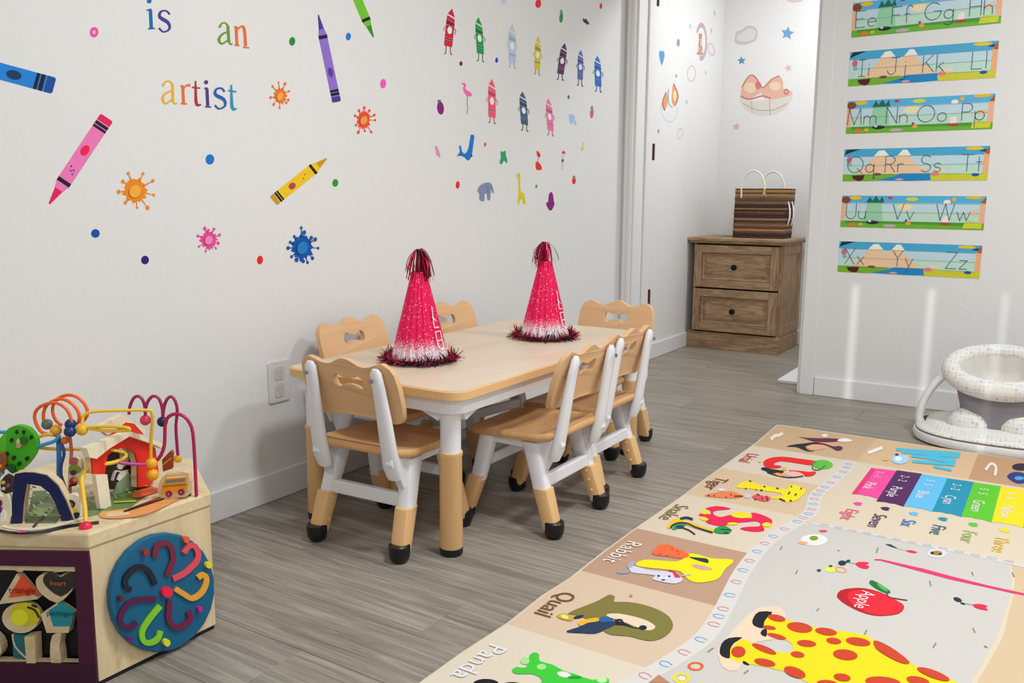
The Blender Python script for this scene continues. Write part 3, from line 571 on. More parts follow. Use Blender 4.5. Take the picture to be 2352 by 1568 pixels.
'letter_r_print':(11201,18767,'ffe60a:0,0,18,142,85,285,202,366,360,436,585,524,786,629,858,764,879,920,872,1114,886,1278,995,1328,1142,1327,1292,1304,1446,1292,1593,1348,1729,1419,1852,1485,1945,1503,1984,1403,1991,1247,1971,1084,1953,889,1982,633,2008,387,1998,225,1957,93,1866,-48,1759,-165,1671,-234,1579,-257,1473,-222,1358,-143,1241,-1,1113,121,969,115,812,60,634,-2,451,-67,266,-126,111,-151,29,-99 d0a890:1186,664,1220,700,1281,732,1358,749,1466,748,1589,733,1677,708,1711,669,1710,621,1684,576,1625,537,1541,501,1458,483,1383,489,1311,511,1254,541,1212,579,1186,624 ff6a3c:75,747,50,871,41,1026,23,1182,23,1324,64,1423,131,1488,221,1520,317,1516,392,1464,473,1401,589,1376,711,1344,827,1268,914,1178,941,1094,927,1010,885,919,804,842,666,813,507,793,357,739,226,698,135,699 1e3038:952,1055,994,1084,1083,1114,1170,1140,1244,1169,1317,1195,1380,1190,1432,1131,1474,1042,1489,975,1468,951,1422,948,1365,951,1299,955,1222,965,1147,980,1065,1002,986,1028 d8d4e6:-85,-279,-79,-216,3,-194,186,-206,392,-215,541,-168,677,-110,817,-61,954,-37,1094,-69,1214,-132,1291,-216,1328,-318,1317,-447,1268,-562,1179,-617,1064,-645,923,-665,794,-668,724,-651,687,-608,697,-508,689,-423,577,-438,429,-487,280,-551,136,-572,3,-437 9aa0b4:-170,-745,-175,-707,-166,-659,-137,-616,-72,-576,12,-542,75,-531,102,-556,107,-605,91,-655,47,-706,-18,-758,-75,-790,-117,-792,-150,-773 a8acbc:-91,-311,-119,-229,-145,-127,-152,-42,-128,15,-85,52,-47,55,-21,6,-2,-77,10,-162,11,-250,5,-341,-9,-395,-32,-397,-63,-364 e8284a:820,38,833,64,877,82,926,80,975,46,1030,-8,1084,-59,1143,-100,1201,-138,1231,-174,1216,-217,1174,-258,1128,-267,1085,-220,1037,-139,987,-69,923,-24,857,11 20304a:790,-384,796,-407,795,-429,788,-446,775,-455,760,-453,744,-441,732,-421,726,-398,727,-375,734,-358,747,-350,762,-352,778,-364 20304a:1009,-266,1015,-288,1014,-308,1008,-324,997,-331,983,-329,969,-318,959,-300,953,-278,953,-258,960,-242,971,-235,985,-237,999,-248 5a5a80:980,-520,986,-545,983,-570,972,-590,956,-601,936,-601,918,-590,905,-569,899,-544,901,-519,912,-499,929,-488,949,-488,967,-500 f4f4f6:1002,-376,1004,-406,988,-442,958,-476,919,-501,880,-513,848,-509,828,-489,827,-459,842,-423,872,-389,911,-364,951,-352,983,-356 f0c0b0:920,-377,926,-396,925,-415,920,-428,910,-435,898,-433,886,-422,876,-406,871,-387,871,-368,876,-355,886,-348,898,-350,911,-361 d8b0e0:1235,-129,1401,59,1375,116,1209,-73 a83418:298,833,302,818,302,804,298,793,290,788,281,790,272,798,264,811,260,826,259,841,263,852,271,856,280,855,290,846 a83418:592,1266,596,1251,596,1236,592,1225,585,1220,575,1222,566,1230,558,1244,554,1260,554,1274,558,1285,566,1290,575,1288,585,1280 a83418:685,1087,689,1072,689,1057,685,1047,678,1042,668,1044,659,1052,652,1065,648,1081,648,1095,652,1106,659,1111,669,1109,678,1101 a83418:471,829,475,813,475,799,471,789,464,784,454,786,445,794,438,807,433,822,433,836,437,847,445,852,454,850,464,842 a83418:434,1284,438,1268,438,1253,434,1242,426,1238,417,1240,407,1248,400,1262,395,1277,395,1292,400,1303,407,1308,417,1306,426,1298'),
'letter_q_print':(11067,15524,'80783a:0,0,24,162,105,398,193,657,277,917,311,1149,345,1313,427,1335,510,1279,544,1153,590,1053,709,1117,861,1216,1025,1263,1203,1283,1397,1274,1589,1234,1762,1160,1911,1054,2031,911,2117,750,2160,588,2172,424,2161,254,2125,100,2063,-21,1981,-108,1882,-146,1769,-160,1648,-165,1515,-181,1361,-258,1207,-323,1084,-307,954,-251,770,-162,581,-66,428,11,287,58,118,12 ecd2b8:721,438,794,522,923,603,1085,644,1260,661,1421,663,1571,642,1711,591,1813,521,1845,436,1833,352,1793,288,1719,248,1609,246,1469,266,1290,303,1106,339,948,341,824,344,742,381 203a58:356,-671,409,-554,480,-409,511,-271,558,-131,675,20,810,146,928,210,1023,222,1077,176,1092,81,1053,-65,995,-224,957,-355,898,-466,777,-543,641,-604,520,-672,424,-716,369,-717 1a1c34:1085,79,1138,110,1215,147,1286,174,1344,175,1402,167,1456,168,1511,183,1561,208,1594,227,1574,274,1540,255,1492,231,1441,217,1386,234,1323,263,1251,282,1164,283,1072,275,1007,273 1a1c34:1696,354,1707,308,1702,263,1682,227,1651,206,1614,206,1580,225,1555,261,1543,307,1548,352,1568,389,1600,410,1637,410,1671,390 f4b428:370,-204,409,-107,482,10,550,102,600,155,643,182,677,185,704,160,721,110,716,53,676,-6,614,-73,563,-140,537,-218,521,-295,498,-336,449,-323,393,-273 1e62a4:665,209,698,266,761,319,824,344,890,326,955,279,980,225,935,158,849,84,775,48,722,77,679,145 2c2c3a:184,-73,216,-7,269,73,312,120,335,103,348,53,346,1,320,-48,280,-99,244,-129,214,-129,189,-108 c8ac30:-147,-225,-146,-161,-118,-84,-70,-33,10,-24,109,-41,184,-73,222,-126,236,-195,223,-249,172,-278,93,-293,18,-295,-48,-285,-111,-261 ecdc90:117,-169,121,-203,104,-229,70,-244,27,-243,-18,-227,-56,-200,-79,-166,-82,-132,-65,-105,-32,-90,12,-91,58,-107,95,-135 2a1440:1019,239,1042,270,1075,311,1104,328,1132,307,1169,262,1198,225,1211,270,1182,308,1136,363,1084,398,1041,377,1005,333,981,301 c89078:818,1551,828,1521,830,1493,823,1472,809,1463,791,1467,772,1484,756,1510,745,1541,744,1569,750,1590,764,1599,783,1595,802,1578'),
'letter_p_print':(11292,12933,'3cc83a:0,0,-15,77,8,157,101,181,171,238,89,446,-11,667,-7,772,35,816,85,813,145,769,197,672,268,584,392,587,536,603,676,566,812,529,930,531,1061,542,1254,529,1437,542,1545,661,1624,760,1695,716,1751,603,1861,471,1818,273,1284,-125,735,-431,656,-269,679,1,556,96,405,115,265,33,142,-56,55,-48 a8e090:101,475,123,422,126,370,110,330,78,309,36,311,-9,336,-46,380,-69,433,-73,485,-57,527,-24,548,19,545,63,519 a8e090:484,467,498,424,495,379,475,343,441,321,401,318,362,334,331,368,316,411,319,455,339,493,373,515,414,517,453,500 c0e8a8:1669,693,1681,647,1675,599,1650,559,1613,535,1571,532,1531,549,1502,585,1490,631,1496,679,1520,719,1558,744,1601,747,1641,729 f0e4dc:1037,442,1040,400,1016,361,970,332,910,319,849,325,798,349,768,385,764,428,788,467,835,497,895,509,956,503,1007,479 1c9830:1232,506,1233,477,1211,439,1172,400,1122,368,1072,349,1032,346,1009,360,1008,389,1029,427,1069,466,1119,499,1169,518,1209,521 121420:51,-527,71,-600,47,-684,-16,-762,-105,-820,-203,-846,-291,-835,-353,-789,-374,-717,-352,-632,-289,-552,-198,-493,-98,-467,-9,-479 121420:449,-338,460,-392,436,-457,383,-518,310,-566,232,-589,165,-585,120,-553,108,-499,132,-434,185,-372,259,-324,338,-300,406,-305'),
'giraffe_print':(14467,15493,'ecd0b4:0,0,-89,137,-156,406,-161,1071,-130,1812,-86,2272,-4,2580,150,2773,321,2832,454,2789,574,2572,725,2030,787,1487,595,1273,384,1022,407,370,440,-198,314,-317,161,-261,73,-160 ffd70a:254,2025,249,2223,296,2390,430,2392,636,2348,935,2337,1245,2345,1475,2397,1697,2462,1980,2530,2226,2562,2318,2496,2391,2397,2560,2332,2760,2241,2980,2054,3171,1880,3235,1831,3330,1802,3630,1721,3950,1624,4166,1568,4314,1419,4505,1043,4389,542,3402,-215,2355,-780,2019,-515,1898,-44,1749,69,1612,102,1432,189,1212,246,909,208,601,146,356,101,172,112,79,257,49,475,65,775,126,1022,212,1017,354,936,615,895,873,883,1024,938,1105,1035,1105,1182,1055,1327,990,1407,883,1448,681,1431,490,1430,432,1553,412,1694,364,1756,318,1812,278,1903 10101c:83,1804,50,1922,32,2066,24,2233,55,2386,181,2494,302,2524,308,2401,283,2230,279,2101,285,1972,324,1811,342,1684,270,1660,179,1685,124,1729 10101c:-89,256,-136,416,-166,597,-163,756,-122,894,0,1025,108,1078,86,952,38,763,37,606,58,449,119,272,159,134,99,100,14,121,-42,167 10101c:358,1483,353,1541,355,1607,365,1656,383,1685,407,1696,433,1672,462,1587,492,1469,503,1384,485,1359,450,1366,417,1383,393,1406,372,1441 10101c:410,144,414,164,429,181,452,184,491,161,538,125,562,97,546,81,508,73,473,75,447,92,423,120 cc4020:641,2315,636,2243,596,2181,529,2141,449,2130,370,2152,308,2202,275,2270,279,2343,319,2406,387,2447,469,2457,548,2434,610,2384 cc4020:578,1816,574,1772,546,1731,498,1701,441,1686,385,1690,342,1713,320,1750,324,1793,353,1835,401,1866,458,1881,514,1876,557,1853 cc4020:880,1508,867,1463,819,1426,744,1404,656,1401,574,1418,513,1452,486,1495,497,1541,547,1578,623,1600,711,1603,793,1585,853,1551 cc4020:1229,2200,1223,2093,1169,1996,1080,1928,971,1900,864,1919,779,1981,734,2075,738,2183,791,2282,883,2353,995,2381,1103,2360,1187,2295 cc4020:1700,2310,1690,2231,1642,2159,1564,2105,1472,2082,1383,2093,1315,2137,1282,2204,1290,2283,1338,2358,1417,2412,1511,2435,1601,2423,1668,2378 cc4020:1451,1604,1446,1535,1408,1466,1344,1411,1267,1381,1191,1382,1132,1413,1101,1469,1105,1540,1143,1610,1208,1665,1286,1695,1362,1694,1421,1661 cc4020:1854,1979,1849,1915,1818,1858,1766,1817,1704,1800,1644,1812,1598,1850,1574,1907,1578,1971,1610,2029,1662,2071,1725,2087,1785,2074,1832,2036 cc4020:2365,2237,2352,2152,2297,2073,2212,2015,2111,1989,2016,2000,1944,2047,1910,2120,1921,2206,1976,2287,2064,2346,2166,2372,2262,2359,2333,2311 cc4020:344,539,362,440,352,346,317,275,264,240,203,249,145,299,103,382,84,481,93,577,128,650,183,686,245,676,303,623 cc4020:881,791,861,744,793,717,692,716,576,741,467,787,388,845,355,905,375,953,444,981,548,981,666,955,773,908,850,850 cc4020:1363,1028,1360,972,1333,920,1288,883,1233,868,1179,878,1136,910,1113,960,1115,1017,1142,1069,1188,1107,1243,1122,1298,1111,1341,1078 cc4020:2251,1573,2243,1472,2194,1378,2113,1307,2017,1274,1923,1285,1850,1338,1813,1424,1819,1526,1868,1623,1950,1696,2049,1729,2144,1716,2216,1660 cc4020:982,373,974,310,928,253,855,214,769,199,685,211,620,249,588,306,595,369,641,427,715,467,803,482,888,469,951,429 cc4020:1574,271,1560,196,1509,142,1429,119,1338,131,1251,176,1187,247,1158,329,1170,406,1223,462,1304,485,1398,472,1485,424,1547,352 cc4020:2308,645,2302,580,2268,520,2215,477,2151,459,2089,469,2042,506,2018,562,2024,627,2057,688,2111,732,2176,750,2239,739,2285,702 cc4020:3136,965,3117,864,3044,760,2933,674,2804,622,2682,614,2591,652,2549,729,2566,831,2638,937,2752,1025,2884,1078,3007,1084,3097,1044 cc4020:3575,1285,3558,1212,3508,1148,3432,1105,3346,1091,3267,1109,3210,1156,3186,1223,3201,1296,3253,1361,3330,1405,3417,1419,3497,1399,3553,1351 cc4020:3876,1605,3846,1544,3765,1508,3650,1502,3523,1528,3407,1581,3326,1652,3298,1727,3328,1789,3411,1827,3529,1832,3659,1803,3773,1748,3851,1677 cc4020:2170,281,2163,209,2122,138,2054,80,1974,47,1897,46,1837,77,1807,134,1813,206,1854,279,1922,338,2003,370,2082,371,2141,339 cc4020:2398,2388,2463,2420,2579,2386,2720,2305,2872,2186,3038,2026,3151,1879,3128,1797,3039,1764,2915,1795,2770,1866,2626,1957,2502,2074,2422,2243'),
'apple_print':(15766,19618,'b80c20:0,0,-13,160,10,329,84,463,191,578,314,684,458,753,638,756,808,721,911,670,1009,597,1167,498,1308,387,1366,283,1381,163,1372,0,1328,-165,1232,-305,1114,-421,1002,-509,881,-561,741,-564,593,-529,438,-457,294,-366,184,-278,98,-187,36,-102 f01c30:189,251,224,389,296,516,409,613,542,677,682,691,816,674,912,644,1011,585,1165,482,1300,364,1354,264,1365,153,1357,6,1315,-145,1223,-279,1109,-390,993,-470,872,-510,744,-486,617,-425,492,-346,382,-248,300,-129,241,0,199,125 10703c:474,1166,478,1252,520,1299,627,1247,757,1148,886,1024,982,899,993,798,952,738,861,752,747,811,634,902,539,1005,490,1090 4ab848:930,878,913,854,873,863,815,903,753,968,697,1044,659,1117,647,1171,664,1196,706,1186,764,1144,827,1078,882,1002,919,931 602030:914,708,936,659,971,591,1013,540,1061,527,1113,534,1171,546,1246,560,1327,578,1384,592,1379,649,1321,636,1240,618,1166,604,1107,593,1057,586,1015,596,979,639,948,703,926,750'),
'pink_line_print':(16093,22247,'f0306c:0,0,133,88,1107,49,1814,-62,2488,-135,3242,-155,3248,-292,2498,-275,1722,-261,1017,-156,151,-16,12,-69'),
'tulip_print.1':(15551,21610,'1c2c3a:0,0,6,-74,-6,-144,-32,-196,-69,-220,-109,-212,-144,-172,-167,-109,-174,-35,-163,36,-136,89,-98,114,-58,105,-23,64 2a4a3a:55,219,63,175,61,123,50,75,32,39,10,23,-11,29,-27,57,-35,102,-34,153,-23,202,-4,238,17,254,39,248 8a9a88:57,45,229,53,224,94,51,86 ec2048:206,75,207,137,228,198,266,250,333,297,416,334,472,340,473,291,447,211,434,149,456,132,491,131,514,113,521,52,517,-25,497,-83,453,-109,392,-116,335,-101,283,-57,234,9'),
'tulip_print.2':(18181,20867,'1c2c3a:0,0,-10,-48,-36,-80,-71,-90,-110,-75,-144,-40,-168,11,-176,65,-166,114,-141,147,-105,157,-66,142,-31,106,-8,55 1c2c3a:87,-129,81,-150,66,-165,45,-171,21,-166,-1,-151,-15,-129,-20,-105,-15,-83,0,-68,22,-62,46,-68,67,-83,82,-105 9a9a90:64,-115,249,-73,248,-38,62,-80 ec2048:227,-51,256,-4,309,39,363,68,418,77,474,70,510,55,509,31,487,-1,476,-40,496,-90,525,-146,524,-187,465,-208,375,-213,302,-201,258,-162,231,-105'),
'tulip_print.3':(16156,23399,'283048:0,0,119,-68,287,-125,286,-81,111,84,-3,30 c8b8b0:288,-122,546,-164,543,-127,285,-84 f02850:517,-131,539,-97,583,-62,629,-42,677,-45,726,-62,760,-85,771,-113,766,-145,747,-173,708,-196,653,-215,605,-219,564,-199,530,-165'),
'butterfly_print':(15436,21068,'f0e850:0,0,3,-76,-17,-153,-58,-214,-110,-248,-165,-249,-210,-216,-237,-155,-242,-79,-221,-2,-180,61,-127,95,-72,96,-27,62 f0a060:234,67,224,-33,173,-102,96,-121,16,-83,-40,1,-55,105,-23,194,45,241,127,230,198,165,234,67,196,65,169,137,117,184,57,192,7,158,-16,92,-5,17,36,-45,94,-73,151,-60,189,-8,196,65 2a4a48:-303,-249,-299,-287,-304,-323,-317,-350,-336,-362,-357,-358,-376,-338,-389,-305,-393,-267,-388,-231,-374,-203,-355,-191,-334,-195,-315,-216 2a4a48:-127,159,-125,129,-131,99,-144,77,-161,65,-179,67,-195,83,-206,108,-208,138,-202,168,-189,191,-172,202,-153,200,-137,185'),
'daisy_print':(14823,22881,'e8e6e4:0,0,11,-197,-41,-392,-143,-547,-276,-635,-416,-638,-534,-555,-609,-400,-624,-204,-576,-4,-472,158,-334,249,-190,249,-71,159 7a9a1c:-243,-13,-236,-91,-250,-166,-282,-224,-325,-252,-373,-247,-414,-208,-441,-143,-449,-65,-436,10,-404,69,-360,98,-312,92,-270,52 f0a878:-389,-486,-389,-537,-411,-592,-451,-641,-500,-673,-550,-683,-590,-669,-612,-632,-612,-581,-590,-525,-551,-476,-501,-443,-451,-434,-411,-449 e05070:-161,644,-161,597,-180,547,-214,503,-257,475,-300,468,-334,483,-354,518,-354,565,-335,615,-300,659,-257,687,-214,694,-180,679'),
'bee_print':(17574,23649,'d8d8e4:0,0,-6,-158,-52,-312,-130,-430,-224,-492,-317,-486,-391,-411,-431,-282,-428,-124,-383,33,-304,156,-207,219,-112,211,-38,132 a8842a:-104,-52,-107,-130,-132,-207,-173,-268,-223,-301,-272,-299,-311,-264,-331,-201,-328,-123,-304,-45,-262,17,-211,50,-162,48,-124,12 3a2818:-279,-166,-277,-214,-284,-257,-298,-288,-316,-299,-335,-290,-350,-262,-360,-220,-362,-172,-355,-129,-341,-98,-323,-86,-304,-95,-288,-124 3a2818:-100,-129,-100,-164,-109,-197,-123,-221,-141,-233,-159,-230,-174,-212,-181,-182,-181,-148,-173,-115,-158,-90,-140,-78,-122,-81,-108,-100'),
'ring_print.1':(14304,15071,'f06028:0,0,10,-98,-25,-191,-94,-252,-176,-260,-245,-214,-279,-127,-267,-26,-212,56,-132,93,-52,72,0,0,-46,-29,-80,17,-132,31,-185,7,-221,-47,-229,-113,-207,-170,-162,-201,-108,-195,-62,-156,-39,-94,-46,-29 f8c8a8:-55,-87,-50,-118,-56,-151,-73,-177,-96,-192,-122,-194,-146,-181,-162,-156,-167,-124,-161,-92,-145,-65,-121,-50,-94,-48,-71,-62'),
'ring_print.2':(14239,14530,'ffd828:0,0,15,-110,-19,-214,-91,-278,-178,-283,-254,-228,-295,-128,-287,-16,-231,74,-147,110,-60,83,0,0,-49,-32,-88,22,-144,40,-200,16,-236,-42,-241,-115,-215,-181,-165,-217,-108,-214,-61,-171,-39,-104,-49,-32 f8ecb0:-67,-68,-61,-102,-67,-136,-84,-164,-109,-180,-137,-181,-162,-167,-179,-141,-186,-107,-180,-73,-163,-45,-138,-28,-110,-27,-85,-41'),
'diamond_print':(13643,13950,'b8866a:0,0,52,373,341,222'),
'grass_dash_print':(13964,21540,'8a8a70:0,0,-16,235,-52,262,-35,27 8a8a70:1265,702,1270,802,1237,842,1232,742 8a8a70:721,-1269,702,-1031,670,-1014,690,-1252 8a8a70:1613,-2937,1622,-2789,1595,-2761,1585,-2909 8a8a70:2109,1150,2083,1538,2052,1550,2078,1161 8a8a70:3450,71,3515,-225,3537,-192,3473,105 8a8a70:4238,1178,4289,962,4310,1007,4259,1224 8a8a70:5063,1679,5121,1419,5143,1469,5085,1730 8a8a60:2706,-3513,2701,-3237,2673,-3227,2680,-3503 8a8a60:3965,-3299,3989,-3033,3965,-3016,3941,-3282 8a8a60:4538,-1955,4594,-2145,4613,-2102,4558,-1912 8a8a60:4806,-2666,4871,-2709,4878,-2646,4813,-2603 8a8a60:1084,-6323,1116,-6155,1090,-6126,1058,-6294 8a8a60:231,-5935,268,-5718,238,-5685,202,-5903'),
'letter_n_print':(14909,32795,'48c0e0:0,0,1999,673,1967,1051,-54,377 48c0e0:223,-245,2014,247,1979,682,164,192 48c0e0:581,-564,1972,-591,1947,-216,540,-179 48c0e0:1003,-250,1938,-251,1917,66,972,73 48c0e0:711,-1263,1983,-908,1953,-541,666,-896 48c0e0:1408,-1486,1954,-1593,1935,-1261,1384,-1148 a8d8f0:558,-887,571,-1169,532,-1425,448,-1606,335,-1681,216,-1634,111,-1473,43,-1228,25,-945,62,-680,148,-489,264,-412,388,-465,493,-636 e8f4f8:351,-968,361,-1108,348,-1233,315,-1319,269,-1349,218,-1319,172,-1233,140,-1108,129,-967,142,-840,175,-752,222,-721,274,-753,320,-841 401c50:174,-513,178,-580,170,-642,152,-685,127,-702,99,-689,75,-648,59,-588,55,-521,63,-459,81,-415,106,-398,134,-411,158,-452 f0b070:-19,-1325,-16,-1401,-33,-1474,-65,-1530,-106,-1557,-149,-1551,-184,-1512,-205,-1449,-208,-1373,-192,-1299,-160,-1243,-118,-1215,-75,-1222,-40,-1261 f4f0ea:-726,-1094,-692,-985,-644,-827,-592,-651,-533,-444,-470,-219,-425,-59,-533,327,-577,164,-640,-65,-699,-275,-751,-451,-799,-612,-832,-723'),
'letter_w_print':(19025,33222,'28102c:0,0,-17,-213,-80,-415,-176,-567,-287,-640,-390,-620,-467,-511,-502,-332,-488,-118,-426,88,-328,245,-215,320,-109,298,-33,183 20307a:-572,-1609,-564,-1373,-502,-1132,-423,-957,-331,-866,-222,-844,-125,-914,-35,-1120,43,-1413,64,-1678,-4,-1915,-125,-2129,-247,-2216,-370,-2102,-496,-1859 48a0d8:-101,-1495,-109,-1606,-142,-1713,-192,-1792,-250,-1831,-305,-1820,-345,-1762,-364,-1669,-356,-1557,-323,-1450,-272,-1368,-214,-1329,-158,-1341,-118,-1400 f0e4d8:-1187,-1309,-1164,-1034,-1131,-666,-1099,-468,-1072,-471,-1028,-560,-993,-704,-971,-1005,-956,-1425,-947,-1730,-870,-1734,-878,-1426,-893,-975,-925,-564,-988,-280,-1068,-122,-1151,-157,-1205,-465,-1241,-869,-1264,-1150'),
}
